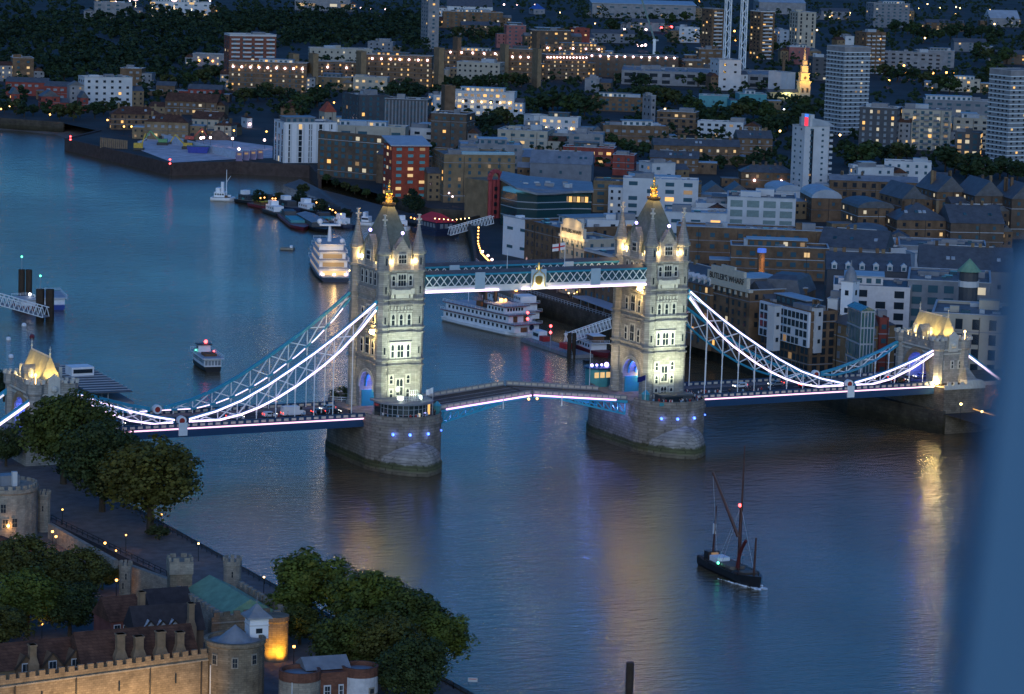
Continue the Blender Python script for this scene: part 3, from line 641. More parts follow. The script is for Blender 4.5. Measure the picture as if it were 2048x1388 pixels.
def bascule(sx, label):
    t = thing('bascule_leaf', label, 'bascule', (sx*30, 0, 14), group='two lifting leaves over the middle of the river')
    f = lambda x: 14.1+3.0*(1-abs(x)/30.0)
    N = 8; xs = [sx*(0.35+(30.2-.35)*i/N) for i in range(N+1)]
    rd = MB(); tr = MB(); lo = lambda x: f(x)-.9-3.0*max(0, (abs(x)-9)/20)**1.0
    for a, b in zip(xs, xs[1:]):
        q = lambda x: [(x, -8.4, f(x)-.7), (x, 8.4, f(x)-.7), (x, 8.4, f(x)), (x, -8.4, f(x))]
        rd.loft([q(a), q(b)] if a < b else [q(b), q(a)])
    rd.build('roadway', mat('worn_asphalt', (.085, .08, .075), .85, var=.25, scale=.4), t, True)
    for y in (-4.2, -.1, 4.0):
        mk = MB()
        for a, b in zip(xs, xs[1:]): mk.bar((a, y, f(a)+.01), (b, y, f(b)+.01), .12, .03)
        mk.build('lane_line', mat('white_road_paint', (.6, .6, .58)), t, True)
    for s in (-1, 1):
        parapet(t, sx*.5, sx*30, f, s*8.3, step=1.9, pm=mat('grey_parapet_paint', (.22, .23, .25), .6, var=.1), k0=.1)
        m = MB(); xx = [sx*(9+20.5*i/9) for i in range(10)]
        for a, b in zip(xs, xs[1:]): m.bar((a, s*8.5, f(a)-.45), (b, s*8.5, f(b)-.45), .3, .7)
        for a, b in zip(xx, xx[1:]):
            m.bar((a, s*8.5, lo(a)), (b, s*8.5, lo(b)), .45, .45)
            m.bar((a, s*8.5, f(a)-.8), (b, s*8.5, lo(b)), .3, .3); m.bar((b, s*8.5, f(b)-.8), (b, s*8.5, lo(b)), .3, .3)
        m.build('truss', mat('bright_blue_paint', (.05, .38, .55), .45, var=.08), t, True)
    st = MB()
    for a, b in zip(xs, xs[1:]):
        if abs(b) < 29.5: st.bar((a, -8.72, f(a)-.1), (b, -8.72, f(b)-.1), .16, .36)
    st.build('light_strip', mat('violet_pink_light_strip', (.8, .8, .8), var=0, emis=(1, .42, .95), es=2.8, sample=True), t, True)
    for x, y, z, pw in ((26, -6.5, 11.6, 900), (21, -4, 12.6, 600), (26, 4, 11.8, 600)): point('truss_light', (sx*x, y, z), pw*(1 if sx > 0 else .45), (.2, .3, 1), .3)
    g = MB().bx(*sorted((sx*9.0, sx*9.25)), -8.95, -8.72, f(9)-2.6, f(9)+1.0); g.build('gauge_board', BWHITE, t, True)
    k = MB(); k.ball((sx*1.3, -8.9, f(1)-1.0), .33); k.build('navigation_lamp', E_O, t, True)
bascule(-1, 'raised road leaf joined to the tower with the glass pavilion'); bascule(1, 'road leaf with violet lit truss joined to the tower crowded with people')

# end towers (abutments)
def end_tower(sx, label):
    c = sx*138.9; t = thing('end_tower', label, 'tower', (c, 0, RZ if sx < 0 else 0), group='two end towers of the bridge')
    hx, hy, aw = 5.3, 10.0, 5.0
    m = MB()
    for s in (-1, 1): m.bx(c-hx, c+hx, *sorted((s*aw, s*hy)), RZ, 22.6)
    n = 12; zs = 17.2
    for i in range(n):
        a0, a1 = math.pi*i/n, math.pi*(i+1)/n; (yb, zb), (ya, za) = (aw*math.cos(a0), zs+aw*math.sin(a0)), (aw*math.cos(a1), zs+aw*math.sin(a1))
        m.loft([[(c-hx, ya, za), (c-hx, yb, zb), (c-hx, yb, 22.6), (c-hx, ya, 22.6)][::-1], [(c+hx, ya, za), (c+hx, yb, zb), (c+hx, yb, 22.6), (c+hx, ya, 22.6)][::-1]])
    m.bx(c-hx, c+hx, -hy, hy, 22.6, 26.2); m.build('wall', STONE, t, True)
    for sxx in (-1, 1):
        for sy in (-1, 1):
            X, Y = c+sxx*4.5, sy*9.2
            u = MB().lathe(X, Y, [(1.9, RZ), (1.9, 23.9), (2.35, 24.5), (2.35, 27.0)], 8, math.pi/8); u.build('corner_turret', STONE, t, True)
            k = MB()
            for i in range(8):
                a = 2*math.pi*i/8; k.bar((X+2.15*math.cos(a), Y+2.15*math.sin(a), 27.0), (X+2.15*math.cos(a), Y+2.15*math.sin(a), 27.9), .8, .8)
            k.build('turret_battlement', STONE_L, t, True)
    b = MB()
    for z0, e in ((22.7, .3), (23.9, .5)): b.bx(c-hx-e, c+hx+e, -hy-e, hy+e, z0, z0+.4)
    b.build('string_course', STONE_L, t, True)
    b = MB()
    for s in (-1, 1):
        b.bx(c-hx-.4, c+hx+.4, *sorted((s*(hy+.4), s*(hy-.1))), 24.3, 27.0); b.crenel((c-2.3, s*(hy+.15)), (c+2.3, s*(hy+.15)), 27.0, .9)
        b.bx(*sorted((c+s*(hx+.4), c+s*(hx-.1))), -hy+1, hy-1, 24.301, 26.6); b.crenel((c+s*(hx+.15), -7), (c+s*(hx+.15), 7), 26.6, .8)
    b.build('parapet', STONE, t, True)
    q = lambda a, d, z: [(c-a, -d, z), (c+a, -d, z), (c+a, d, z), (c-a, d, z)]
    r = MB().loft([q(3.9, 8.9, 25.6), q(2.4, 8.0, 28.2), q(1.2, 7.55, 31.0), q(.35, 7.3, 33.2)]).build('roof', mat('pale_lead_roof', (.36, .33, .22), .65, var=.2, scale=.9), t, True)
    f = MB().bx(c-.16, c+.16, -7.3, 7.3, 33.2, 33.6)
    for s in (-1, 1): f.cone(c, s*7.3, 33.2, 36.2, .22, .04, 6); f.ball((c, s*7.3, 34.3), .3, 6); f.bx(c-.3, c+.3, s*7.3-.06, s*7.3+.06, 35.3, 35.5)
    f.build('ridge_crest', STONE_L, r, True)
    for s in (-1, 1):
        d = MB(); X = c+s*4.2
        d.bx(*sorted((c+s*4.9, c+s*2.2)), -1.5, 1.5, 25.7, 28.4); d.gable(*sorted((c+s*5.0, c+s*1.6)), -1.6, 1.6, 28.4, 30.6, 0, 'x'); d.build('dormer', STONE, t, True)
        d = MB().bx(*sorted((c+s*3.4, c+s*4.3)), 3.4, 4.3, 25.8, 30.2); d.bx(*sorted((c+s*3.4, c+s*4.3)), -4.3, -3.4, 25.8, 30.2); d.build('chimney', STONE_L, t, True)
    sh = MB().bx(c-1.6, c+1.6, -hy-.75, -hy-.4, 23.6, 28.2); sh.add([(c-1.8, -hy-.75, 28.2), (c+1.8, -hy-.75, 28.2), (c, -hy-.75, 29.6), (c-1.8, -hy-.4, 28.2), (c+1.8, -hy-.4, 28.2), (c, -hy-.4, 29.6)], [(0, 1, 2), (3, 5, 4), (0, 3, 4, 1), (1, 4, 5, 2), (2, 5, 3, 0)])
    sh.ball((c, -hy-.8, 25.6), 1.0, 10); sh.build('carved_panel', STONE_L, t, True)
    for x in (-3.2, .3, 2.9): stone_window(t, c+x, -hy, 18.6, 20.6, .6, 'y', -1, 1)
    for s in (-1, 1):
        av = MB()
        for k in range(3):
            rr = aw+.15+.55*k
            for i in range(n):
                a0, a1 = math.pi*i/n, math.pi*(i+1)/n
                av.bar((c+s*(hx+.14+.06*k), rr*math.cos(a0), zs+rr*math.sin(a0)), (c+s*(hx+.14+.06*k), rr*math.cos(a1), zs+rr*math.sin(a1)), .3, .4)
        av.build('arch_moulding', mat('warm_arch_stone', (.34, .25, .16), .8, var=.2), t, True)
    lp = MB(); lp.ball((c+sx*4.6, -9.6, 29.3), .38); lp.cone(c+sx*4.6, -9.6, 27.0, 28.9, .1, .1, 5); lp.build('roof_lamp', E_W, t, True)
    for y in (-6.5, -2.4, 2.4, 6): MB().bx(c-5.0, c-4.4, y-.3, y+.3, 26.6, 27.1).build('roof_floodlight', E_Y, t, True)
    for y in (-5.2, -3.0, 3.0, 5.2):
        spot('roof_light', (c-4.75, y, 27.6), (c-.5, y*.9, 31.5), 2600, (1, .68, .2), 95, 1, .3)
    for x in (-1.3, 1.3): spot('roof_light', (c+x, -9.5, 27.4), (c+x*.2, -7.4, 31.5), 1900, (1, .68, .2), 95, 1, .3)
    point('roof_light', (c-5.6, -4.5, 25.0), 160, (1, .7, .4), .2); point('roof_light', (c-5.6, 3.5, 25.0), 160, (1, .7, .4), .2)
    for yy in (-3.4, 3.0): point('arch_light', (c-2.5 if sx > 0 else c-3.5, yy, 17.5), 700, (.06, .12, 1), .3)
    spot('arch_light', (c-sx*0-9.5, -8.6, 14.6), (c-5.3, -6.5, 20), 500, (1, .72, .35), 80, 1, .3)
    if sx > 0:
        a = MB().bx(c-5.9, c+8.5, -15.5, 15.5, -2, 13.6); a.bx(c-5.2, c+6.5, -15.9, -15.5, -2, 6.0); a.build('abutment', mat('dark_abutment_stone', (.2, .165, .125), .85, var=.3, scale=.5, courses=.4, rowh=.6), t, True)
        b = MB(); b.bx(c-5.9, c+8.5, -15.9, -15.3, 13.2, 14.6); b.crenel((c-5.6, -15.6), (c+8.2, -15.6), 14.6, .8, 1.1, .5, .9)
        b.bx(c+2, c+7.4, -15.6, -12.2, 14.6, 15.6); b.build('abutment_parapet', STONE_L, t, True)
        bt = MB().loft([[(c+2.4, -15.2, 14.6), (c+6.8, -15.2, 14.6), (c+6.8, -10.3, 14.6), (c+2.4, -10.3, 14.6)], [(c+4.4, -10.8, 19.6), (c+4.8, -10.8, 19.6), (c+4.8, -10.3, 19.6), (c+4.4, -10.3, 19.6)]]); bt.build('buttress', STONE, t, True)
        k = MB(); k.ball((c-5.4, -10.9, 14.9), .6); k.build('deck_floodlight', E_F, t, True)
        point('deck_light', (c-6.2, -11.6, 15.2), 1100, (1, .8, .4), .3)
    else:
        MB().bx(c-9, c+5.6, -15.5, 15.5, 4, 13.6).build('abutment', STONE, t, True)
    return t
end_tower(-1, 'stone end tower with golden lit roof, partly behind the big dark tree')
end_tower(1, 'stone end tower with golden lit roof beside the blue window frame')
# ------------------------------------------------------------------ trees
def leafmat(name, c):
    m = mat(name, c, .7, var=.55, scale=.22); return m
LEAF = [leafmat('dark_green_foliage', (.055, .07, .012)), leafmat('mid_green_foliage', (.075, .095, .013)), leafmat('olive_foliage', (.07, .07, .013)), leafmat('deep_green_foliage', (.035, .052, .014))]
BARK = mat('bark', (.06, .045, .03), .9, var=.3, scale=1)
def crown(mb, c, r, h, ncl, nl, ls, rng, flat=.8):
    lobes = [(Vector((rng.gauss(0, 1), rng.gauss(0, 1), rng.gauss(0, .8))).normalized(), rng.uniform(-.34, .3)) for _ in range(9)]
    for k in range(ncl):
        while True:
            p = Vector((rng.uniform(-1, 1), rng.uniform(-1, 1), rng.uniform(-.75, 1)))
            if .25 < p.length < 1: break
        p = p.normalized(); lf_ = 1+sum(w_*max(0, p.dot(v_))**4 for v_, w_ in lobes); p = p*(.35+.62*rng.random()**.5)*min(1.25, max(.62, lf_))
        cc = Vector(c)+Vector((p.x*r, p.y*r, p.z*h)); cr = r*rng.uniform(.13, .36)
        for i in range(nl):
            d = Vector((rng.gauss(0, 1), rng.gauss(0, 1), rng.gauss(0, 1)+.35)).normalized()
            q = cc+Vector((d.x, d.y, d.z*flat))*cr*rng.uniform(.72, 1.08)
            nrm = (d+Vector((rng.uniform(-.7, .7), rng.uniform(-.7, .7), rng.uniform(-.4, .8)))).normalized()
            a = nrm.cross(Vector((.3, .2, 1))).normalized(); b = nrm.cross(a); s = ls*rng.uniform(.6, 1.3)
            mb.add([q+a*s, q+b*s*.62, q-a*s*.9, q-b*s*.7], [(0, 1, 2, 3)])
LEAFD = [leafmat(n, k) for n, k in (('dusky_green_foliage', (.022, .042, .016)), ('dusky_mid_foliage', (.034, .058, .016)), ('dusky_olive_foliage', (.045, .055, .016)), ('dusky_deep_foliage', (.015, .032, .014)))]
def treeproto(seed, r, H, ncl, nl, ls, lf=None):
    rng = random.Random(seed); cb = MB(); h = H*.40; cz = H-h*1.0
    crown(cb, (0, 0, cz), r, h, ncl, nl, ls, rng)
    tb = MB(); tb.tube((0, 0, -.6), (0, 0, H*.38), r*.085, r*.055, 7)
    for k in range(6):
        a = k*1.05+rng.random(); d = r*rng.uniform(.4, .75); z = H*.3+k*.03*H
        tb.tube((0, 0, z), (d*.5*math.cos(a), d*.5*math.sin(a), z+H*.14), r*.045, r*.03, 5); tb.tube((d*.5*math.cos(a), d*.5*math.sin(a), z+H*.14), (d*math.cos(a), d*math.sin(a), z+H*.33), r*.03, r*.012, 5)
    return cb.mesh('crown', (lf or LEAF)[seed % 10 % 4]), tb.mesh('trunk', BARK)
NEAR = [treeproto(10+i, 9, 17, 120, 105, .43) for i in range(4)]
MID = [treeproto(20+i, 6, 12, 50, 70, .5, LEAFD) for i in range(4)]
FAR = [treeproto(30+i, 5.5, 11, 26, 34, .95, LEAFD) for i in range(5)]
TN = {'near': (NEAR, 9, 17), 'mid': (MID, 6, 12), 'far': (FAR, 5.5, 11)}
def tree(kind, x, y, z, r, H, label, group, v=None, sink=0):
    P, r_, h_ = TN[kind]; i = random.randrange(len(P)) if v is None else v % len(P); c, t = P[i]
    o = thing('tree', label, 'tree', (x, y, z), random.uniform(0, 6.28), group); o.scale = (r/r_, r/r_, H/h_)
    link('crown', c, o); link('trunk', t, o); return o
def tpx(kind, px, py, rpx, label, group, v=None, z=None, asp=1.9):
    """tree whose crown is centred on this pixel of the photograph, standing on the ground below it"""
    z = ZG if z is None else z
    P = G(px, py, z); r = rpx*mpp(P); H = r*asp
    for k in range(2): P = G(px, py, z+H*.6); r = rpx*mpp(P); H = r*asp
    return tree(kind, P.x, P.y, z, r, H, label, group, v)
TQ = []
def belt(kind, label, group, pts, rpx, n, jx=6, jy=2.5):
    """n trees of one belt along a polyline"""
    rng = random.Random(len(label)*7+n)
    for k in range(n):
        u = (k+.5)/n*(len(pts)-1); i = min(int(u), len(pts)-2); f = u-i
        x = pts[i][0]*(1-f)+pts[i+1][0]*f+rng.uniform(-jx, jx); y = pts[i][1]*(1-f)+pts[i+1][1]*f+rng.uniform(-jy, jy)
        tpx(kind, x, y, rpx*rng.uniform(.75, 1.25), label, group)
g = 'riverside plane trees on the wharf'
tpx('near', 128, 860, 88, 'tall dark plane tree in front of the left end tower', g, 0, 7, 2.1)
tpx('near', 302, 955, 102, 'broad olive tree at the wharf edge below the left span', g, 2, 7, 1.9)
tpx('near', 205, 925, 84, 'dark tree wedged between the two broad riverside trees', g, 3, 7, 2.0)
tpx('near', 12, 890, 36, 'small dark tree at the left edge above the battlemented drum tower', g, 3, 7, 2)
tpx('mid', 8, 765, 30, 'dark tree behind the left end tower at the picture edge', g, 3, 7, 2)
tpx('mid', 60, 880, 40, 'low dark tree against the foot of the left end tower', g, 0, 7, 1.6)
tpx('mid', 150, 925, 42, 'dark bushy tree overhanging the wharf below the tall plane tree', g, 3, 7, 1.6)
tpx('mid', 318, 1062, 24, 'low ragged bush under the broad olive tree at the wharf edge', g, 2, 7, 1.2)
g = 'trees on the fortress wharf by the water'
for px, py, r, v, lb in ((620, 1170, 86, 1, 'green tree next to the golden lit turret, leftmost of the wharf row'), (735, 1212, 92, 1, 'bright green tree in the middle of the wharf row'), (822, 1238, 80, 0, 'dark green tree right of the bright green one'), (880, 1275, 66, 1, 'outermost tree leaning over the water at the bend of the wharf'),
                      (690, 1285, 78, 0, 'dark tree behind the twin brick drums'), (820, 1340, 74, 3, 'darkest tree at the bottom right of the wharf row'), (600, 1240, 44, 0, 'small tree pressed against the golden lit turret'), (770, 1290, 80, 2, 'olive tree hidden among the dark wharf trees')):
    tpx('near', px, py, r, lb, g, v, 7, 1.9)
g = 'trees inside the fortress'
for px, py, r, v, lb in ((40, 1130, 78, 2, 'brownish tree under the battlemented drum tower'), (55, 1195, 78, 1, 'green rounded tree lowest at the left edge'), (150, 1145, 66, 2, 'olive tree above the half timbered houses'), (205, 1150, 30, 0, 'small dark tree left of the small white turret'), (140, 1215, 58, 3, 'dark tree shading the half timbered houses'), (0, 1250, 60, 2, 'orange lit tree at the lower left edge')):
    tpx('near', px, py, r, lb, g, v, 7, 1.7)

# far wood at the upper left: reads as one mass
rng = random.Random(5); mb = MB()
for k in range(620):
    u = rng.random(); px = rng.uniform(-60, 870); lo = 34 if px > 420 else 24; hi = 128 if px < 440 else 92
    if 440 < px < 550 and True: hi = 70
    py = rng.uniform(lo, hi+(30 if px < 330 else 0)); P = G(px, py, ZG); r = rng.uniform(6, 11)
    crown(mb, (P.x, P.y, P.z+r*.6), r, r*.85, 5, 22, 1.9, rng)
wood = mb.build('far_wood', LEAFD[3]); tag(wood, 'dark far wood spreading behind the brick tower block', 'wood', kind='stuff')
g = 'far trees among the city buildings'
for lb, pts, r, n in (
    ('dark tree behind the white riverside flats at left', [(105, 140), (140, 150), (270, 155), (330, 140)], 13, 9),
    ('dark tree in the belt below the long lamp lit brick slab', [(330, 165), (400, 150), (440, 140)], 15, 8),
    ('dark tree along the river road at far left', [(0, 210), (60, 215), (130, 222), (200, 215), (260, 210)], 15, 12),
    ('dark tree beside the white gabled roofs behind the cleared site', [(260, 185), (330, 190), (390, 200), (440, 190)], 13, 10),
    ('brownish tree between the site and the dark apartment blocks', [(480, 190), (540, 180), (600, 205), (640, 190), (560, 215), (620, 220)], 18, 14),
    ('dark tree above the pale balcony flats', [(775, 175), (830, 182), (850, 178)], 16, 5),
    ('dark tree in the belt behind the lit white balcony flats', [(870, 165), (930, 165), (1000, 158), (1050, 160)], 14, 10),
    ('dark tree right of the dark brick block with lit side windows', [(965, 240), (985, 235), (1010, 225), (1040, 255)], 20, 6),
    ('dark tree beside the white flats with lit balconies', [(1055, 205), (1100, 200), (1140, 205), (1170, 215)], 19, 9),
    ('dark tree in the green area left of the teal flat roofs', [(1180, 205), (1230, 190), (1290, 185), (1350, 190), (1390, 215)], 16, 13),
    ('dark tree around the church nave', [(1400, 225), (1450, 235), (1500, 205), (1540, 230), (1580, 240), (1630, 205)], 20, 12),
    ('dark tree below the teal flat roofs', [(1380, 230), (1440, 245), (1500, 250), (1560, 245)], 17, 8),
    ('dark tree among the brick terraces left of the white tower', [(1200, 275), (1250, 290), (1300, 300), (1420, 320), (1480, 325), (1560, 300)], 15, 11),
    ('dark tree right of the white tower under the patterned tower block', [(1680, 280), (1700, 320), (1740, 300), (1780, 305), (1830, 300)], 21, 9),
    ('dark tree between the white flats and the right tower block', [(1880, 310), (1920, 325), (1960, 335), (2010, 330), (2045, 340)], 25, 8),
    ('small round tree in front of the long white flats', [(1735, 345), (1745, 350)], 17, 1),
    ('small round tree behind the arcaded brick terrace', [(1805, 345), (1840, 342)], 17, 2),
    ('dark tree between the far tower blocks', [(1480, 95), (1560, 92), (1600, 88)], 14, 6),
    ('dark tree in the far suburb at upper right', [(1660, 60), (1720, 90), (1800, 50), (1860, 70), (1920, 60), (2000, 60), (1950, 110), (2030, 110)], 15, 24),
    ('dark tree along the railway at upper right', [(1760, 140), (1830, 150), (1900, 170), (1980, 150), (1990, 120)], 15, 11),
    ('dark tree near the far lamp lit road', [(900, 60), (960, 70), (1020, 65), (1080, 75), (1180, 55), (1300, 40), (1390, 30)], 13, 16),
    ('dark tree behind the long unfinished concrete slab', [(1230, 150), (1290, 160), (1345, 155), (1415, 160)], 13, 7)):
    belt('far', lb, g, pts, r, n)
g = 'trees on the moored barges'
for px, py, r, lb in ((520, 392, 17, 'round bush on the outer moored barge with orange lamps'), (605, 375, 13, 'yellow green tree on the moored barges'), (600, 392, 16, 'dark purple tree on the moored barges'), (640, 410, 17, 'dark green tree by the lamp on the moored barges'), (560, 390, 10, 'small olive bush between the two trees on the barges'), (690, 425, 12, 'low bush on the barge nearest the red roofed boat')):
    tpx('mid', px, py, r, lb, g, 2 if 'yellow' in lb or 'olive' in lb else 3, 1.5, 1.7)
belt('mid', 'low bush along the foot of the dark balcony warehouse', 'riverside bushes', [(640, 352), (700, 372), (770, 398), (850, 405)], 9, 9, 5, 2)
for px, py, r in ((824, 395, 22), (832, 405, 20)): tpx('mid', px, py, r, 'dark tree at the corner of the red brick riverside block', 'riverside bushes', 3)
# ------------------------------------------------------------------ the city on the far bank
WM = {}
COPE = mat('pale_coping', (.38, .4, .42), .7, var=.15)
def winmesh(w, h, m, t=.14):
    k = (round(w, 2), round(h, 2), m.name)
    if k not in WM: WM[k] = MB().bx(-w/2, w/2, -t, .02, -h/2, h/2).mesh('window', m)
    return WM[k]
def facewin(root, face, L, off, h, nf, bay, lit, rng, ww, wh, count, glass, rest, base=0, frame=None, skip=0, front=None):
    nb = max(1, int(L/bay)); fh = h/nf
    for k in reversed(range(nf)):
        for i in range(nb):
            if skip and rng.random() < skip: continue
            u = -L/2+(i+.5)*L/nb; z = base+(k+.52)*fh
            if rng.random() < .06: continue
            off_ = off
            if front and z > front[1]: off_ = off+.8
            m = glass if rng.random() > lit else rng.choice(LIT)
            if face == 'f': loc = (u, -off_, z); rz = 0
            elif face == 'l': loc = (-off, u, z); rz = -math.pi/2
            else: loc = (off, u, z); rz = math.pi/2
            if count[0] < 100:
                o = link('window', winmesh(ww, wh, m), root, loc, rz); count[0] += 1
                if frame:
                    f = winmesh(ww+.5, wh+.5, frame, .07); link('frame', f, o)
            else:
                if face == 'f': rest.bx(u-ww/2, u+ww/2, -off-.12, -off+.02, z-wh/2, z+wh/2)
                elif face == 'l': rest.bx(-off-.12, -off+.02, u-ww/2, u+ww/2, z-wh/2, z+wh/2)
                else: rest.bx(off-.02, off+.12, u-ww/2, u+ww/2, z-wh/2, z+wh/2)
NB = []
def bld(name, label, x0, x1, y, h, a, d, wall, roof='flat', nf=4, bay=4.0, lit=.1, ww=1.3, wh=1.5, fx=False, rm=None, glass=None, balc=0, bands=None, plant=2, chim=0, frame=None, cat=None, zb=None, lamps=None, wside=None, rh=None, par=.8, lampm='P', skip=0, arch=0, dorm=0, bw=None, stripe=None, front=None, strip=False, sw=.45):
    zb = ZG if zb is None else zb; rng = random.Random(label); ar = R(a); sn, cs = math.sin(abs(ar)), math.cos(ar)
    m = mpp(G((x0+x1)/2, y, zb+h)); W = (x1-x0)*m; w = max(3.0, (W-d*sn)/cs) if not fx else W/cs
    xc = (x0+d*sn/m if a >= 0 else x1-d*sn/m) if not fx else x1
    lit *= 1.1
    P = G(xc, y, zb+h); rz = -YAW+ar; ex = Vector((math.cos(rz), math.sin(rz), 0)); ey = Vector((-ex.y, ex.x, 0))
    C_ = P+(ex*(w/2) if a >= 0 else ex*(-w/2))+ey*(d/2)
    t = thing(name, label, cat or name.replace('_', ' '), (C_.x, C_.y, zb), rz); NB.append(t)
    X, Y = w/2, d/2
    MB().bx(-X, X, -Y, Y, -1.5, h).build('wall', wall, t)
    rm = rm or (ROOFG if roof == 'flat' else SLATE)
    if roof == 'flat':
        MB().bx(-X+.3, X-.3, -Y+.3, Y-.3, h, h+.12).build('roof', rm, t)
        if par:
            p = MB(); e = .06
            p.bx(-X-e, X+e, -Y-e, -Y+.3, h, h+par); p.bx(-X-e, X+e, Y-.3, Y+e, h, h+par); p.bx(-X-e, -X+.3, -Y+.3, Y-.3, h, h+par); p.bx(X-.3, X+e, -Y+.3, Y-.3, h, h+par); p.build('parapet', wside or wall, t)
        for i in range(plant):
            q = MB(); px_, py_ = rng.uniform(-X*.7, X*.7), rng.uniform(-Y*.4, Y*.5); s = rng.uniform(1.4, min(5, X*.5+1)); hh = rng.uniform(1.3, 3.2)
            q.bx(px_-s, px_+s, py_-s*.6, py_+s*.6, h+.12, h+.12+hh); q.build('roof_plant', rng.choice([CON, GRY, ROOFL, wall]), t)
        if w*d > 250:
            for i in range(min(22, int(w*d/60))):
                px_, py_ = rng.uniform(-X*.85, X*.85), rng.uniform(-Y*.8, Y*.8); s = rng.uniform(.5, 1.6)
                MB().bx(px_-s, px_+s, py_-s*.7, py_+s*.7, h+.12, h+.12+rng.uniform(.4, 1.3)).build(rng.choice(['skylight', 'air_unit']), rng.choice([ROOFL, CON, GLASSB, GRY]), t)
    elif roof in ('gable', 'gabley'):
        MB().gable(-X, X, -Y, Y, h, h+(rh or min(w, d)*.3), .35, 'x' if roof == 'gable' else 'y').build('roof', rm, t)
    elif roof == 'hip': MB().hip(-X, X, -Y, Y, h, h+(rh or min(w, d)*.3)).build('roof', rm, t)
    elif roof == 'mansard':
        r = rh or 4; MB().loft([[(-X-.2, -Y-.2, h), (X+.2, -Y-.2, h), (X+.2, Y+.2, h), (-X-.2, Y+.2, h)], [(-X+1.6, -Y+1.6, h+r*.8), (X-1.6, -Y+1.6, h+r*.8), (X-1.6, Y-1.6, h+r*.8), (-X+1.6, Y-1.6, h+r*.8)], [(-X+3, -Y+d*.3, h+r), (X-3, -Y+d*.3, h+r), (X-3, Y-d*.3, h+r), (-X+3, Y-d*.3, h+r)]]).build('roof', rm, t)
    elif roof == 'saw':
        n = max(2, int(w/12))
        for i in range(n):
            a0, a1 = -X+i*w/n, -X+(i+1)*w/n; MB().gable(a0, a1-.05, -Y, Y, h, h+(rh or 3), 0, 'y').build('roof', rm, t)
    elif roof == 'vault':
        n = 8; A = [(-X*1.03*math.cos(math.pi*i/n), h+(rh or 4)*math.sin(math.pi*i/n)) for i in range(n+1)]
        MB().loft([[(x, -Y-.3, z) for x, z in A], [(x, Y+.3, z) for x, z in A]]).build('roof', rm, t)
    elif roof == 'shed':
        r = rh or 3; MB().add([(-X-1, -Y-1.2, h), (X+1, -Y-1.2, h), (X+1, Y+.5, h+r), (-X-1, Y+.5, h+r), (-X-1, -Y-1.2, h+.5), (X+1, -Y-1.2, h+.5), (X+1, Y+.5, h+r+.5), (-X-1, Y+.5, h+r+.5)], [(0, 3, 2, 1), (4, 5, 6, 7), (0, 1, 5, 4), (1, 2, 6, 5), (2, 3, 7, 6), (3, 0, 4, 7)]).build('roof', rm, t)
    if dorm:
        for i in range(dorm):
            u = -X+(i+.5)*w/dorm; q = MB(); q.bx(u-.9, u+.9, -Y+.2, -Y+3, h+.1, h+1.9); q.gable(u-1.1, u+1.1, -Y, -Y+3.2, h+1.9, h+2.9, 0, 'y'); o = q.build('dormer', WHT, t)
            link('window', winmesh(1.1, 1.1, LIT[1] if rng.random() < lit else (glass or GLASSB)), o, (u, -Y+.2, h+1.0))
    if roof == 'flat' and par and nf and rng.random() < .6:
        q = MB(); e = .22; z0_, z1_ = h+par, h+par+.28; q.bx(-X-e, X+e, -Y-e, -Y+.45, z0_, z1_); q.bx(-X-e, X+e, Y-.45, Y+e, z0_, z1_); q.bx(-X-e, -X+.45, -Y+.45, Y-.45, z0_, z1_); q.bx(X-.45, X+e, -Y+.45, Y-.45, z0_, z1_); q.build('coping', COPE, t)
    if roof in ('gable', 'hip', 'gabley', 'mansard') and m < .3 and name in (WH_, TR, HS, AP, OF) and rh != 6:
        rr_ = rh or min(w, d)*.3; MB().bx(-X*.6, X*.6, -.2, .2, h+rr_*(.98 if roof != 'mansard' else 1), h+rr_+.18).build('ridge', COPE, t) if roof == 'gable' else None
        for i in range(rng.randint(2, 5)):
            u = rng.uniform(-X*.8, X*.8); MB().bx(u-.6, u+.6, -.6, .5, h+rr_*.3, h+rr_+rng.uniform(.8, 1.8)).build('chimney', rng.choice([BRB, DKB, YEL]), t)
        for i in range(rng.randint(1, 4)):
            u = rng.uniform(-X*.8, X*.8); v = -Y*.55; zz = h+rr_*.45
            if roof in ('gable', 'hip'): MB().loft([[(u-.7, v-.6, zz-.25), (u+.7, v-.6, zz-.25), (u+.7, v+.6, zz+.5), (u-.7, v+.6, zz+.5)], [(u-.7, v-.6, zz+.1), (u+.7, v-.6, zz+.1), (u+.7, v+.6, zz+.85), (u-.7, v+.6, zz+.85)]]).build('skylight', rng.choice([GLASSB, ROOFL]), t)
    if nf and wall in (BRB, YEL, DKB, RED, CRM, PNK) and m < .33:
        for k in (1, nf-1):
            if 0 < k < nf: MB().bx(-X-.1, X+.1, -Y-.1, Y+.1, k*h/nf-.05, k*h/nf+.22).build('string_course', COPE if rng.random() < .4 else CON, t)
        for i in range(max(1, int(w/14))): u = -X+(i+.5)*w/max(1, int(w/14))+1.1; MB().bx(u-.1, u+.1, -Y-.22, -Y-.02, 0, h).build('drain_pipe', BLACK, t)
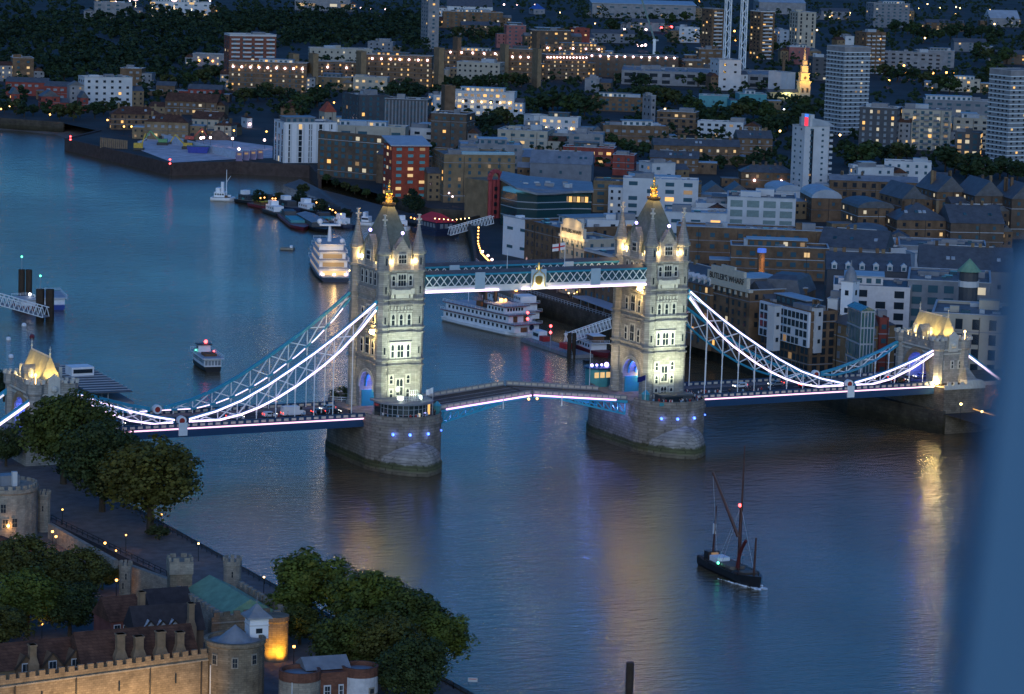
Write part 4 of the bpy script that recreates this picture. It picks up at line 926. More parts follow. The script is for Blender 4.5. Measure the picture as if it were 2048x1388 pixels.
    if nf and .17 < m < .75 and name in (AP, WH_, TR, OF, HS) and h < 30 and not any(s_ in label for s_ in ('white panelled', 'red brick riverside', 'museum', 'scalloped', 'small', 'red clad', 'roof boxes')):
        for s in ((-1, 1) if rng.random() < .5 else (rng.choice((-1, 1)),)):
            ww_, dd_, hh_ = rng.uniform(5, 11), min(d, rng.uniform(6, 14)), h*rng.uniform(.45, .85); xs, ys = s*(X+ww_/2-.2), rng.uniform(-Y+dd_/2+.3, max(-Y+dd_/2+.4, Y-dd_/2))
            q = MB().bx(xs-ww_/2, xs+ww_/2, ys-dd_/2, ys+dd_/2, -1.5, hh_); wo = q.build('side_wing', rng.choice([wall, wall, BRB, YEL, CON]), t)
            if rng.random() < .5: MB().gable(xs-ww_/2, xs+ww_/2, ys-dd_/2, ys+dd_/2, hh_, hh_+2.6, .25, rng.choice('xy')).build('wing_roof', rng.choice([SLATE, TILE, rm]), wo)
            else: MB().bx(xs-ww_/2-.12, xs+ww_/2+.12, ys-dd_/2-.12, ys+dd_/2+.12, hh_, hh_+.3).build('wing_roof', rng.choice([ROOFG, ROOFL, LEAD]), wo)
            for k in range(max(1, int(hh_/3.2))):
                for i in range(2): link('window', winmesh(1.1, 1.3, rng.choice(LIT) if rng.random() < lit else GLASS), wo, (xs-ww_*.25+i*ww_*.5, ys-dd_/2, hh_-1.8-k*3.1), 0)
    if roof == 'flat' and nf and w > 16 and d > 9 and rng.random() < .5 and h < 30 and m < .7:
        uw, ud = w*rng.uniform(.35, .7), d*.55; ux, uy = rng.uniform(-.15, .15)*w, d*.1; uo = MB().bx(ux-uw/2, ux+uw/2, uy-ud/2, uy+ud/2, h, h+2.9).build('setback_storey', rng.choice([wall, WHT, GRY, DKG]), t); MB().bx(ux-uw/2-.5, ux+uw/2+.5, uy-ud/2-.6, uy+ud/2+.5, h+2.9, h+3.15).build('setback_roof', rng.choice([ROOFL, LEAD, ROOFG]), uo)
        for i in range(int(uw/3)): link('window', winmesh(1.7, 1.6, rng.choice(LIT) if rng.random() < lit else GLASSB), uo, (ux-uw/2+(i+.5)*uw/int(uw/3), uy-ud/2, h+1.5), 0)
    if strip: MB().bx(-X*.5, X*.98, -Y+.2, -Y+3.2, h+par, h+par+1.2).build('glass_roof_strip', mat('pale_glass_roof', (.3, .42, .48), .25, var=.1), t)
    if front:
        MB().bx(-X, X, -Y-.8, -Y, front[1], h+.4).build('bay_front', front[0], t)
    cnt = [0]; rest = MB(); gl = glass or (GLASSB if rng.random() < .5 else GLASS)
    if nf:
        order = ('f', 's') if fx or w*cs >= d*sn else ('s', 'f')
        for f in order:
            if f == 'f' and w*cs > 2.5: facewin(t, 'f', w-1, Y, h, nf, bay, lit, rng, ww, wh, cnt, gl, rest, frame=frame, skip=skip, front=front)
            elif f == 's' and d*sn > 2.0: facewin(t, 'l' if a >= 0 else 'r', d-1, X, h, nf, bay, lit, rng, ww, wh, cnt, gl, rest, frame=frame, skip=skip)
        if rest.v: o = rest.build('lower_windows', gl, t); o['kind'] = 'stuff'
    if balc:
        nb = 0
        for k in range(nf):
            for i in range(balc):
                if nb >= 100: break
                u = -X+(i+.5)*w/balc; z = k*h/nf+.2; bwid = bw or min(3.2, w/balc*.6); q = MB()
                q.bx(u-bwid/2, u+bwid/2, -Y-1.3, -Y, z, z+.2); q.bx(u-bwid/2, u+bwid/2, -Y-1.35, -Y-1.25, z+.2, z+1.2); q.bx(u-bwid/2, u-bwid/2+.1, -Y-1.25, -Y, z+.2, z+1.2); q.bx(u+bwid/2-.1, u+bwid/2, -Y-1.25, -Y, z+.2, z+1.2)
                q.build('balcony', wside or WHT, t); nb += 1
    if bands:
        for k in range(1, nf+1):
            z = k*h/nf; q = MB(); e = .12; q.bx(-X-e, X+e, -Y-e, Y+e, z-.55, z+.0); q.build('floor_band', bands, t)
    if stripe:
        n = stripe[0]
        for i in range(n+1):
            u = -X+i*w/n; MB().bx(u-sw, u+sw, -Y-.3, -Y+.05, 0, h).build('pilaster', stripe[1], t)
    for i in range(chim):
        u = -X+(i+.5)*w/chim; MB().bx(u-.7, u+.7, -.5, .5, h, h+(rh or min(w, d)*.3)+1.6).build('chimney', BRB, t)
    if lamps:
        n, z, mm = lamps[0], lamps[1], lamps[2] if len(lamps) > 2 else lampm
        for i in range(n):
            u = -X+(i+.5)*w/n; MB().ball((u, -Y-.6, z*h), lamps[3] if len(lamps) > 3 else .75, 6).build('gallery_lamp', LTR[mm], t)
    return t
def T(*a, **k): return bld(*a, **k)
AP, WH_, TB, HS, OF, TR = 'apartment_block', 'warehouse', 'tower_block', 'house', 'office_building', 'terraced_houses'
# far distance, along the top of the picture
T(TB, 'slim pale tower block cut off by the top of the picture', 843, 880, -42, 62, 20, 20, CON, nf=18, bay=5, lit=.05, ww=2)
T(TB, 'brick tower block with white balconies standing against the far wood', 444, 550, 72, 34, 18, 18, mat('brown_red_brick', (.19, .075, .055), .85, var=.3, scale=.25), nf=11, bay=6, lit=.12, ww=2, balc=4, plant=1, par=1.2, wside=WHT, bw=6)
T(TB, 'brown tower block with white balcony stripes left of the two white crane masts', 1407, 1449, 20, 42, 24, 20, BRB, nf=13, bay=5, lit=.22, ww=2.4, balc=1, bw=8)
T(TB, 'brown tower block with white edge right of the two white crane masts', 1504, 1551, 24, 42, 24, 20, BRB, nf=13, bay=5, lit=.25, ww=2.4, balc=1, bw=9, wside=WHT)
T(TB, 'tan tower block with dark slot windows behind the tall chimney', 1583, 1634, 26, 38, 20, 18, CRM, nf=11, bay=5, lit=.08, ww=1.6, wh=2.4)
T(TB, 'stepped brown tower block with white balconies above the patterned tower', 1715, 1774, 66, 34, 24, 18, BRB, nf=10, bay=6, lit=.18, balc=4)
T(AP, 'wide grey block of flats at the top right edge of the far suburb', 1737, 1822, 8, 26, 15, 24, GRY, nf=7, bay=7, lit=.1, ww=2.5)
T(AP, 'low pale blocks of flats behind the far wood at top left', 182, 262, 6, 16, 10, 20, CON, nf=4, bay=8, lit=.12, ww=3)
T(AP, 'pale low flats behind the floodlight masts', 300, 420, 4, 14, 5, 20, WHT, nf=3, bay=10, lit=.2, ww=3)
T(OF, 'low brightly lit hall at the top edge above the far wood', 590, 700, -2, 12, 0, 30, CON, nf=1, bay=12, lit=.9, ww=8, wh=3)
T(OF, 'white sheds beyond the slim pale tower block', 890, 985, 12, 12, 5, 30, WHT, 'gable', nf=1, bay=20, lit=.3, ww=4)
T(OF, 'pale stadium stand with blue roof at the top centre', 1180, 1390, 6, 16, 4, 40, CON, 'shed', nf=2, bay=14, lit=.1, ww=5, rm=ROOFL)
T('house', 'small blue roofed pavilion in the far park', 1058, 1090, 18, 6, 20, 16, CON, 'hip', nf=1, bay=6, lit=.2, rm=mat('blue_roof', (.03, .10, .35), .6), rh=6)
T(AP, 'red and white block of flats with lit stair towers left of the far red lamp', 1140, 1180, 58, 18, 15, 16, RED, nf=5, bay=5, lit=.35, ww=2)
T(AP, 'pinkish block of flats right of the slim pale tower block', 1008, 1052, 52, 20, 10, 14, PNK, nf=6, bay=5, lit=.1, ww=1.8)
T(AP, 'long dark brick flats between the slim pale tower and the pinkish block', 884, 1005, 24, 16, 6, 14, BRB, nf=5, bay=8, lit=.12, ww=2)
T(AP, 'dark brick flats with three lit windows above the long lamp lit slab', 1058, 1142, 62, 20, 10, 16, DKB, nf=5, bay=7, lit=.3, ww=2.2)
T(AP, 'white low rise flats left of the first crane mast', 1352, 1400, 56, 14, 12, 16, WHT, nf=4, bay=6, lit=.2, ww=2)
T(OF, 'big shed with pale blue roof at top right behind the brown tower blocks', 1512, 1612, 4, 14, 6, 40, CON, 'gable', nf=0, rm=ROOFL, rh=5)
T(AP, 'white office slab between the second brown tower and the tan tower', 1550, 1582, 62, 18, 14, 20, WHT, nf=5, bay=6, lit=.1, ww=2)
T(AP, 'white narrow block with a mast above the patterned tower block', 1683, 1709, 74, 18, 15, 14, WHT, nf=4, bay=6, lit=.05, ww=2)
T(AP, 'long pale deck access slab right of the patterned tower block', 1750, 1888, 108, 14, -6, 12, CON, nf=4, bay=6, lit=.08, ww=3, rm=ROOFL)
T(AP, 'second pale slab peeping over the long deck access slab', 1832, 1910, 102, 14, 5, 12, CON, nf=4, bay=7, lit=.05, ww=2.5)
T(AP, 'low flats with lit walkway near the curving railway', 1872, 1966, 162, 9, -10, 12, CRM, nf=3, bay=5, lit=.3, ww=2)
T(OF, 'pale blue roofed depot at the far right edge', 1975, 2040, 36, 10, 6, 30, CON, 'gable', nf=1, bay=15, lit=.3, rm=ROOFL)
for i, (x0, x1, y, hh) in enumerate(((1640, 1700, 22, 10), (1850, 1930, 45, 9), (1905, 1975, 84, 9), (1640, 1690, 118, 9), (1990, 2060, 108, 9), (1250, 1330, 44, 9), (920, 1000, 50, 10), (1180, 1270, 66, 9))):
    lab = ['grey terrace above the tan tower block', 'terrace with lit windows in the dark far suburb', 'low terrace under the far right depot', 'brick flats behind the church spire', 'low terrace at the right edge above the right tower block', 'grey sheds left of the far red lamp', 'brown flats right of the slim pale tower foot', 'long low roof with pale skylights near the far red lamp'][i]
    T(TR, lab, x0, x1, y, hh, 8, 12, [GRY, BRB, GRY, BRB, DKB, CON, BRB, GRY][i], 'gable', nf=3, bay=8, lit=.25, ww=2)
# lamp-lit brick slabs
sl_ = dict(nf=6, bay=4.4, lit=.5, ww=1.1, wh=1.3, plant=0, par=1.0, rm=LEAD, bands=mat('gallery_concrete', (.16, .13, .11), .8))
T(AP, 'long brick deck access slab with pink lamps, leftmost of the lamp lit slabs', 456, 616, 130, 20, -4, 12, BRB, lamps=(9, .86), **sl_)
T(AP, 'brick slab behind the left stair tower with few lit windows', 636, 716, 128, 15, -6, 12, BRB, lamps=(2, .8), **sl_)
T('stair_tower', 'windowless brick stair tower at the end of the leftmost lamp lit slab', 615, 637, 110, 27, 20, 12, YEL, nf=0, plant=0)
T('stair_tower', 'small brick stair tower rising behind the leftmost lamp lit slab', 575, 598, 110, 24, 20, 12, YEL, nf=0, plant=0)
T(AP, 'low white roofed slab with three lamps left of the brick tower block', 384, 470, 112, 9, -8, 10, CON, nf=2, bay=7, lit=.3, lamps=(3, .5, 'O'), plant=0)
T(AP, 'long brick slab with ascending pink lamps below the low tan block', 716, 866, 116, 22, -3, 12, BRB, lamps=(8, .92), **sl_)
T('stair_tower', 'brown stair tower at the left end of the slab with ascending lamps', 711, 733, 105, 26, 20, 12, YEL, nf=0, plant=0)
T('stair_tower', 'brown stair tower between two lamp lit slabs near the centre top', 867, 889, 98, 30, 20, 12, YEL, nf=0, plant=0)
T(AP, 'brick slab with five roofline lamps right of the central stair tower', 889, 1004, 106, 20, -4, 12, BRB, lamps=(5, .97), **sl_)
T('stair_tower', 'tall thin brown stair tower behind the slab with five roofline lamps', 905, 922, 77, 30, 20, 12, BRB, nf=0, plant=0)
T('stair_tower', 'brown stair tower joining the slabs with five and three lamps', 1000, 1017, 91, 28, 20, 12, YEL, nf=0, plant=0)
T(AP, 'brick slab with three lamps and many small lit windows', 1017, 1067, 102, 24, -3, 12, BRB, lamps=(3, .8), **sl_)
T('stair_tower', 'brown stair tower at the right of the slab with three lamps', 1065, 1079, 100, 28, 20, 12, YEL, nf=0, plant=0)
T('stair_tower', 'dark stair tower rising above the three lamp slab', 1064, 1079, 65, 26, 20, 12, BRB, nf=0, plant=0)
T(AP, 'brick slab turned away with a dense line of pink lamps', 1079, 1176, 112, 18, 20, 14, BRB, lamps=(13, .95, 'P', .6), **sl_)
T(AP, 'brick slab with four lamps behind the dense line of lamps', 1080, 1210, 92, 14, 4, 12, BRB, lamps=(5, .9), **sl_)
T(AP, 'very dark long estate block under a cluster of purple white lamps', 1172, 1356, 112, 16, 3, 26, DKB, nf=4, bay=6, lit=.10, ww=1.6, lamps=(11, 1.02), rm=DKG)
T(AP, 'long tan flat roofed block behind the lamp lit slabs', 614, 743, 98, 9, 8, 16, CRM, nf=2, bay=5, lit=.1, plant=3)
T(AP, 'grey block with metal roof left of the central stair tower', 735, 790, 86, 10, -8, 14, GRY, nf=3, bay=5, lit=.05, rm=ROOFL)
T(OF, 'beige block with rows of dark square windows', 913, 1009, 129, 15, -12, 16, CRM, nf=4, bay=4, lit=.0, ww=1.5, glass=GLASS)
T(OF, 'blue grey office with bright lit upper floor beside the beige block', 840, 886, 132, 14, 12, 14, GRY, nf=3, bay=4, lit=.5, ww=2.4, plant=1)
T(OF, 'low glazed hall with bright windows under the beige block', 884, 916, 142, 8, 10, 12, CRM, nf=1, bay=5, lit=.9, ww=3, wh=2.2)
T(AP, 'low building with a row of yellow lit windows under the lamp lit slabs', 706, 778, 158, 9, -6, 12, CRM, nf=2, bay=4, lit=.8, ww=2, wh=1.6)
T(AP, 'low concrete block between the left stair tower and the yellow lit building', 636, 706, 158, 8, -5, 14, YEL, nf=2, bay=5, lit=.05)
T(AP, 'white flats with brightly lit open walkways', 898, 1034, 188, 15, -8, 12, WHT, nf=4, bay=4, lit=.75, ww=2.2, wh=1.7, plant=0, lamps=(7, .6, 'W', .55))
T(AP, 'white wing at the left of the brightly lit walkway flats', 856, 900, 192, 11, 18, 12, WHT, nf=3, bay=4, lit=.6, ww=2)
T('stair_tower', 'brown brick tower on top of the lit walkway flats', 882, 911, 174, 20, 15, 10, BRB, nf=0, plant=0)
T(AP, 'white flats with lit curved balconies in the trees', 1080, 1163, 238, 12, -10, 11, WHT, nf=3, bay=4.4, lit=.45, ww=1.8, plant=0, lamps=(3, .5, 'W', .5))
T(AP, 'white end wall block left of the lit curved balcony flats', 1048, 1100, 234, 12, 30, 12, WHT, nf=3, bay=6, lit=.05, plant=0)
# left: housing beyond the cleared site
T(AP, 'white riverside block of flats with rooftop boxes at far left', 150, 260, 157, 19, 22, 16, WHT, nf=5, bay=4.4, lit=.08, ww=1.7, plant=3)
T(AP, 'brick flats with lit corner at the far left edge', 14, 66, 118, 16, 15, 16, BRB, nf=4, bay=5, lit=.4, ww=2)
T(TR, 'terrace with a white window strip at the left edge', 10, 97, 166, 9, -4, 10, RED, 'gable', nf=2, bay=4, lit=.0, ww=2.4, glass=mat('pale_window_strip', (.2, .23, .26), .4, var=.3, scale=.6), rh=3)
T(TR, 'terrace with a white window strip beside the white riverside flats', 88, 148, 174, 9, -4, 10, RED, 'gable', nf=2, bay=4, lit=.0, ww=2.4, glass=MATS['pale_window_strip'], rh=3)
for i, (x0, x1, y, lb) in enumerate(((12, 38, 188, 'leftmost small red gabled house on the far river road'), (72, 118, 193, 'red gabled house in front of the white riverside flats'), (150, 176, 196, 'small red gabled house right of the red gabled pair'))):
    T(HS, lb, x0, x1, y, 8, 20, 10, RED, 'gabley', nf=2, bay=4, lit=.05, rh=4)
T(TR, 'brick flats behind the white riverside block', 240, 287, 140, 12, -6, 12, BRB, nf=3, bay=4, lit=.05, ww=2.2, glass=MATS['pale_window_strip'])
T(TR, 'low terrace with pale windows in the trees left of centre', 312, 352, 172, 7, -5, 9, BRB, 'gable', nf=1, bay=4, lit=.0, ww=2.6, glass=MATS['pale_window_strip'])
T(TR, 'red terrace with pale windows below the dark wood belt', 375, 446, 180, 8, -6, 10, RED, 'gable', nf=2, bay=3.6, lit=.0, ww=2, glass=MATS['pale_window_strip'])
T(TR, 'long brown roofed terrace with white trim and white gable end', 328, 440, 206, 8, -10, 12, BRB, 'gable', nf=2, bay=4, lit=.05, ww=1.8, glass=MATS['pale_window_strip'], rm=TILE, rh=5)
T(AP, 'brown hipped riverside flats with lit entrance left of the site', 212, 320, 228, 9, 12, 14, BRB, 'hip', nf=3, bay=4, lit=.15, rm=TILE)
T(AP, 'three storey brick flats with arched white windows behind the cleared site', 288, 380, 246, 10, -4, 14, YEL, 'hip', nf=2, bay=4, lit=.05, ww=1.8, glass=MATS['pale_window_strip'], rm=TILE)
T(HS, 'house with white gable and lit wall behind the cleared site', 382, 452, 240, 9, -14, 14, CRM, 'gable', nf=2, bay=4, lit=.3, rm=TILE)
T(HS, 'lit cream house with hipped roof right of the white gabled house', 428, 470, 252, 7, -10, 12, CRM, 'hip', nf=2, bay=4, lit=.2, rm=TILE)
T(HS, 'small white gable with a bright lamp under the brownish trees', 480, 504, 236, 6, 25, 10, WHT, 'gabley', nf=1, bay=5, lit=.0, rm=TILE, lamps=(1, .4))
T(HS, 'red pyramid roofed lodge with lit windows left of the dark apartment block', 636, 672, 224, 8, 20, 12, CRM, 'hip', nf=1, bay=4, lit=.5, rm=mat('red_tile_roof', (.32, .07, .04), .8, var=.3), rh=6)
T(HS, 'brown domed roof house in the trees above the white panelled block', 554, 606, 216, 7, 10, 14, BRB, 'hip', nf=1, bay=5, lit=.0, rm=TILE, rh=5)
# riverside blocks, centre
T(AP, 'white panelled block with glass corner balconies by the cleared site', 543, 671, 248, 20.6, 20, 20, mat('white_panel_cladding', (.66, .66, .68), .6, var=.06), nf=7, bay=5.0, lit=.10, ww=1.7, wh=2.6, plant=1, glass=GLASS, stripe=(8, WHT))
T(AP, 'dark slate grey apartment block with slot windows behind the white panelled block', 680, 778, 193, 24, 28, 24, DKG, nf=8, bay=4.2, lit=.06, ww=1.6, wh=1.9)
T(AP, 'grey apartment block with vertical pale stripes', 764, 862, 203, 22, -8, 16, DKG, nf=6, bay=5, lit=.03, ww=2, stripe=(13, GRY), plant=1)
T(AP, 'dark brick block with a lit left edge in the trees', 862, 949, 232, 22, -14, 18, DKB, nf=6, bay=4.5, lit=.12, ww=1.7, plant=1)
T(OF, 'white and tan studio block with deep windows above the dark balcony warehouse', 672, 816, 258, 14, -6, 14, CRM, nf=2, bay=9, lit=.12, ww=5, wh=2.2, rm=ROOFL)
T(WH_, 'dark riverside balcony warehouse with arched roof bays', 626, 768, 282, 22, 58, 62, DKB, nf=7, bay=4.2, lit=.08, ww=2.2, wh=1.9, glass=GLASSB, plant=0, rm=ROOFL)
T(AP, 'red brick riverside block with teal glazing and golden lit rooms', 764, 858, 292, 25, 16, 18, mat('bright_red_brick', (.30, .06, .035), .85, var=.25, scale=.3), 'shed', nf=8, bay=5.6, lit=.33, ww=2.6, wh=1.4, skip=.15, glass=mat('teal_glass', (.12, .32, .34), .25), rm=ROOFL, rh=3)
T(WH_, 'brown brick warehouse flats with a long glass roof strip', 862, 1030, 312, 22, 12, 30, YEL, nf=7, bay=4.6, lit=.09, ww=1.3, wh=1.6, glass=GLASSB, strip=True)
T(WH_, 'low brick works with two long skylight ridges behind the glass roof strip', 1044, 1154, 318, 9, -8, 22, YEL, 'gable', nf=1, bay=5, lit=.2, rm=LEAD, rh=3)
T(AP, 'grey flat roofed block left of the long brick works', 915, 1045, 290, 12, 4, 22, CON, nf=3, bay=6, lit=.05, rm=ROOFL)
T(OF, 'low white office with grey roof above the brown glass roofed warehouse', 820, 910, 262, 12, -14, 16, WHT, nf=3, bay=6, lit=.15, ww=3, rm=ROOFL)
T(OF, 'wide grey college block with lit stair window', 995, 1110, 266, 12, -10, 24, CRM, nf=3, bay=5, lit=.10, ww=2.4, rm=ROOFG)
T(OF, 'glass fronted college wing with dark roof terraces', 1100, 1212, 272, 10, -4, 22, CON, nf=3, bay=5, lit=.12, ww=3, rm=LEAD, glass=GLASSB)
T(TR, 'red brick terrace with a yellow lit gallery floor', 1126, 1234, 300, 9, -8, 12, RED, nf=2, bay=4, lit=.55, ww=2.4, plant=2)
T(AP, 'small red brick block with white window frames', 1226, 1275, 314, 10, -8, 12, RED, nf=3, bay=4, lit=.1, chim=0)
T(AP, 'white cubic house with two bright lamps on its terrace', 1280, 1352, 330, 11, 26, 14, WHT, nf=3, bay=5, lit=.3, ww=2, plant=1)
T(AP, 'brick flats with white drum on the roof among the trees', 1202, 1338, 252, 11, 4, 18, BRB, nf=2, bay=4.4, lit=.15, ww=2.2, glass=MATS['pale_window_strip'], plant=4, rm=ROOFL)
T(AP, 'long brick flats with white parapet left of the green trees', 1182, 1290, 198, 9, -6, 12, BRB, nf=3, bay=4, lit=.05, ww=2.2, rm=ROOFL)
T('stair_tower', 'pale square stair tower at the end of the long brick flats', 1287, 1312, 194, 18, 25, 12, CON, nf=4, bay=4, lit=.0)
T(AP, 'long brick and white balcony flats stepping down to the right', 1315, 1400, 228, 13, -12, 12, BRB, nf=4, bay=4, lit=.1, ww=2)
T(AP, 'lower white balcony flats continuing the stepped row', 1396, 1495, 248, 9, -12, 12, WHT, nf=3, bay=4, lit=.06, ww=2.2, rm=SLATE)
T(TR, 'long dark roofed brick terrace with white dormers in the trees', 1305, 1480, 290, 10, 4, 12, BRB, 'gable', nf=2, bay=4.5, lit=.08, glass=MATS['pale_window_strip'], chim=5, rm=SLATE)
T(TR, 'tall brick terrace left of the white tower with many chimneys', 1470, 1546, 276, 12, 8, 14, BRB, 'gable', nf=3, bay=4.2, lit=.12, glass=MATS['pale_window_strip'], chim=4)
T(TR, 'low brick terrace with a bright lamp below the dark terraces', 1480, 1590, 344, 8, 3, 12, BRB, 'hip', nf=2, bay=5, lit=.2, chim=2, lamps=(2, .5, 'P', .6))
T(TR, 'dark terrace behind the white cubic house', 1300, 1400, 318, 8, -4, 12, BRB, 'gable', nf=2, bay=4, lit=.1, chim=3, glass=MATS['pale_window_strip'])
T(OF, 'grey school with white flat roof left of the long concrete slab', 1170, 1205, 160, 9, -8, 16, CON, nf=3, bay=5, lit=.05, rm=ROOFL)
T(OF, 'brick institute with white window bands left of the crane masts', 1393, 1446, 100, 18, 6, 20, BRB, nf=4, bay=5, lit=.1, ww=3.4, wh=1.4, glass=MATS['pale_window_strip'])
T(OF, 'brick institute wing with lit corner by the crane masts', 1362, 1408, 124, 14, 12, 18, BRB, nf=4, bay=5, lit=.2, ww=2.6)
T(OF, 'long unfinished concrete slab building with open floors', 1240, 1556, 152, 10, -3, 60, CON, nf=2, bay=9, lit=.0, ww=6, wh=2.6, plant=5, rm=CON)
T(OF, 'tall white concrete cores at the foot of the crane masts', 1424, 1484, 122, 22, 16, 20, WHT, nf=4, bay=8, lit=.0, ww=2, plant=0)
T(OF, 'white boxy blank block right of the tall chimney', 1541, 1592, 146, 17, 36, 22, WHT, nf=0, plant=0, par=.4)
T(OF, 'left teal flat roofed school hall', 1398, 1461, 195, 7, -4, 16, TEAL, nf=1, bay=6, lit=.0, rm=TEAL, glass=GLASSB, plant=0)
T(OF, 'right teal flat roofed school hall', 1474, 1534, 190, 10, 6, 18, TEAL, nf=2, bay=6, lit=.0, rm=TEAL, glass=GLASSB, plant=0)
T(OF, 'red brick viaduct side building behind the church', 1575, 1620, 96, 14, 6, 16, PNK, nf=2, bay=5, lit=.0)
T(AP, 'dark glazed flats with a few lit windows left of the patterned tower', 1620, 1660, 116, 18, 8, 16, DKG, nf=5, bay=5, lit=.2, ww=2)
# right: tower blocks and new flats
PAT = mat('patterned_grey_panel', (.20, .22, .24), .75, var=.15, scale=.3)
T(TB, 'tall patterned grey tower block with white floor bands in front of the church', 1659, 1745, 104, 52, 30, 19, PAT, nf=20, bay=3.6, lit=.03, ww=1.3, wh=1.1, bands=mat('pale_floor_band', (.6, .68, .72), .6, var=0), plant=2, par=3.0, glass=GLASS, wside=CON)
T(TB, 'tower block with white floor bands cut by the right edge', 1988, 2090, 152, 52, 30, 19, PAT, nf=20, bay=3.6, lit=.035, ww=1.3, wh=1.1, bands=MATS['pale_floor_band'], plant=2, par=3.0, glass=GLASS, wside=CON)
T(AP, 'new cream flats with dark framed front and yellow lit corner rooms', 1722, 1812, 220, 24, -16, 18, DKG, nf=7, bay=3.6, lit=.22, ww=1.5, wh=1.9, glass=MATS['pale_window_strip'])
T(AP, 'new cream flats with recessed balconies beside the dark framed front', 1806, 1912, 222, 24, -8, 18, CRM, nf=7, bay=4.2, lit=.10, ww=2.0, wh=1.9, balc=5, wside=GRY, plant=2)
T(AP, 'cream flats behind the recessed balcony flats', 1908, 1986, 240, 18, -6, 18, CRM, nf=5, bay=4.5, lit=.12, ww=2)
T(AP, 'blue grey stepped flats with pale flat roof terraces', 1850, 1990, 206, 20, -4, 18, GRY, nf=5, bay=6, lit=.06, ww=3, glass=GLASSB, rm=ROOFL, plant=3)
T(AP, 'dark block with a column of bright yellow rooms under the cream flats', 1912, 1974, 268, 16, -14, 16, DKG, nf=5, bay=4.2, lit=.55, ww=2.3, wh=2.0)
T(HS, 'low red brick hall under the dark block with yellow rooms', 1934, 1975, 318, 7, -6, 12, PNK, nf=1, bay=6, lit=.0, plant=0)
T(AP, 'long white balcony flats with brick stair heads, lower right of the white tower', 1703, 1790, 338, 13, 16, 12, WHT, nf=4, bay=4, lit=.06, ww=1.4, plant=2)
T(AP, 'white flats continuing right behind the long white balcony flats', 1770, 1868, 328, 13, -6, 12, WHT, nf=4, bay=4, lit=.03, ww=1.4, plant=2)
T(TR, 'arcaded brick terrace with white doorways right of the white tower', 1660, 1838, 366, 9, -3, 12, BRB, 'gable', nf=2, bay=4.6, lit=.04, ww=2.0, wh=2.2, glass=GLASS, rh=2.5, rm=LEAD)
# white tower
wt = T(TB, 'slender white apartment tower with curved roof and a red and blue lit fin', 1589, 1662, 254, 34, 26, 12, WHT, nf=12, bay=5.0, lit=.05, ww=1.2, wh=1.0, plant=0, par=.2)
def dims(t):
    v = [c for c in t.children if c.name.startswith('wall')][0].data.vertices
    return max(p.co.x for p in v), max(p.co.y for p in v), max(p.co.z for p in v)
X, Y, h = dims(wt)
q = MB(); n = 8
pr = [(-X*.45+i/n*(X*1.75), h+.2) for i in range(n+1)]; top = [(-X*.45+i/n*(X*1.75), h+4.2-3.4*(i/n)**2) for i in range(n+1)]
q.loft([[(x, -Y-.4, z) for x, z in top+[(top[-1][0], h+.3), (top[0][0], h+.3)]], [(x, Y+.2, z) for x, z in top+[(top[-1][0], h+.3), (top[0][0], h+.3)]]]); q.build('curved_roof', ROOFL, wt)
f = MB().bx(-X*.62, -X*.3, -Y-.3, Y*.4, h, h+6.2).build('stair_fin', WHT, wt)
MB().bx(-X*.62-.2, -X*.62-.01, -Y*.7, -Y*.2, h-1.5, h+4.6).build('red_light', mat('red_light_strip', (.5, 0, 0), var=0, emis=(1, .04, .08), es=1.6), f); MB().bx(-X*.62-.2, -X*.62-.01, -Y*.7, -Y*.2, h+4.8, h+6.1).build('blue_light', mat('blue_light_strip', (0, 0, .5), var=0, emis=(.05, .2, 1), es=1.6), f)
MB().bx(-X*.5, -X*.28, -Y-.12, -Y+.02, 0, h-1).build('stair_glazing', GLASS, wt)
for k in range(11):
    b = MB(); z = 1+k*h/12; b.bx(X-.2, X+1.7, -Y-.8, Y*.5, z, z+.25); b.bx(X+1.6, X+1.7, -Y-.8, Y*.5, z+.25, z+1.2); b.bx(X-.2, X+1.6, -Y-.8, -Y-.7, z+.25, z+1.2); b.build('balcony', WHT, wt)
    if k in (1, 4, 8): link('window', winmesh(1.6, 1.6, LIT[0 if k == 8 else 1]), wt, (X+.02, -Y*.4, z+1.4), math.pi/2)
# Butler's Wharf and its neighbours along the far river front
WW = dict(ww=1.2, wh=1.7)
FX = dict(fx=True, a=-62.7, d=14)
def F(lab, x0, x1, y, h, wall, roof='flat', name=WH_, **k): return bld(name, lab, x0, x1, y, h, -62.7, k.pop('d', 14), wall, roof, fx=True, **k)
F('long brown riverside warehouse running back from the floodlit roof sign', 1050, 1121, 460, 22, BRB, nf=7, bay=4.0, lit=.07, plant=0, rm=LEAD, glass=GLASS, d=34, **WW)
T(OF, 'white cubic museum at the end of the riverside warehouse', 1006, 1052, 446, 15, 34, 20, mat('bright_white_render', (.75, .77, .8), .6, var=.05), nf=2, bay=9, lit=.0, ww=4, wh=1.2, plant=1, glass=GLASSB)
T(AP, 'white penthouse storeys behind the floodlit roof sign', 1160, 1278, 444, 24, 10, 16, WHT, nf=7, bay=5, lit=.08, ww=1.8, wh=1.8, rm=ROOFL, glass=GLASS)
sg1 = F('ornate warehouse end under the floodlit roof sign', 1121, 1171, 484, 21, CRM, nf=6, bay=3.6, lit=.06, plant=0, **WW)
F('brown warehouse range with a white roof edge left of the right main tower', 1171, 1250, 522, 20, BRB, nf=6, bay=3.8, lit=.08, plant=0, rm=SLATE, d=20, wside=WHT, **WW)
F('warehouse range with white dormer storey partly behind the right main tower', 1330, 1421, 574, 20, BRB, 'gable', nf=7, bay=3.8, lit=.08, dorm=9, rm=SLATE, rh=5, **WW)
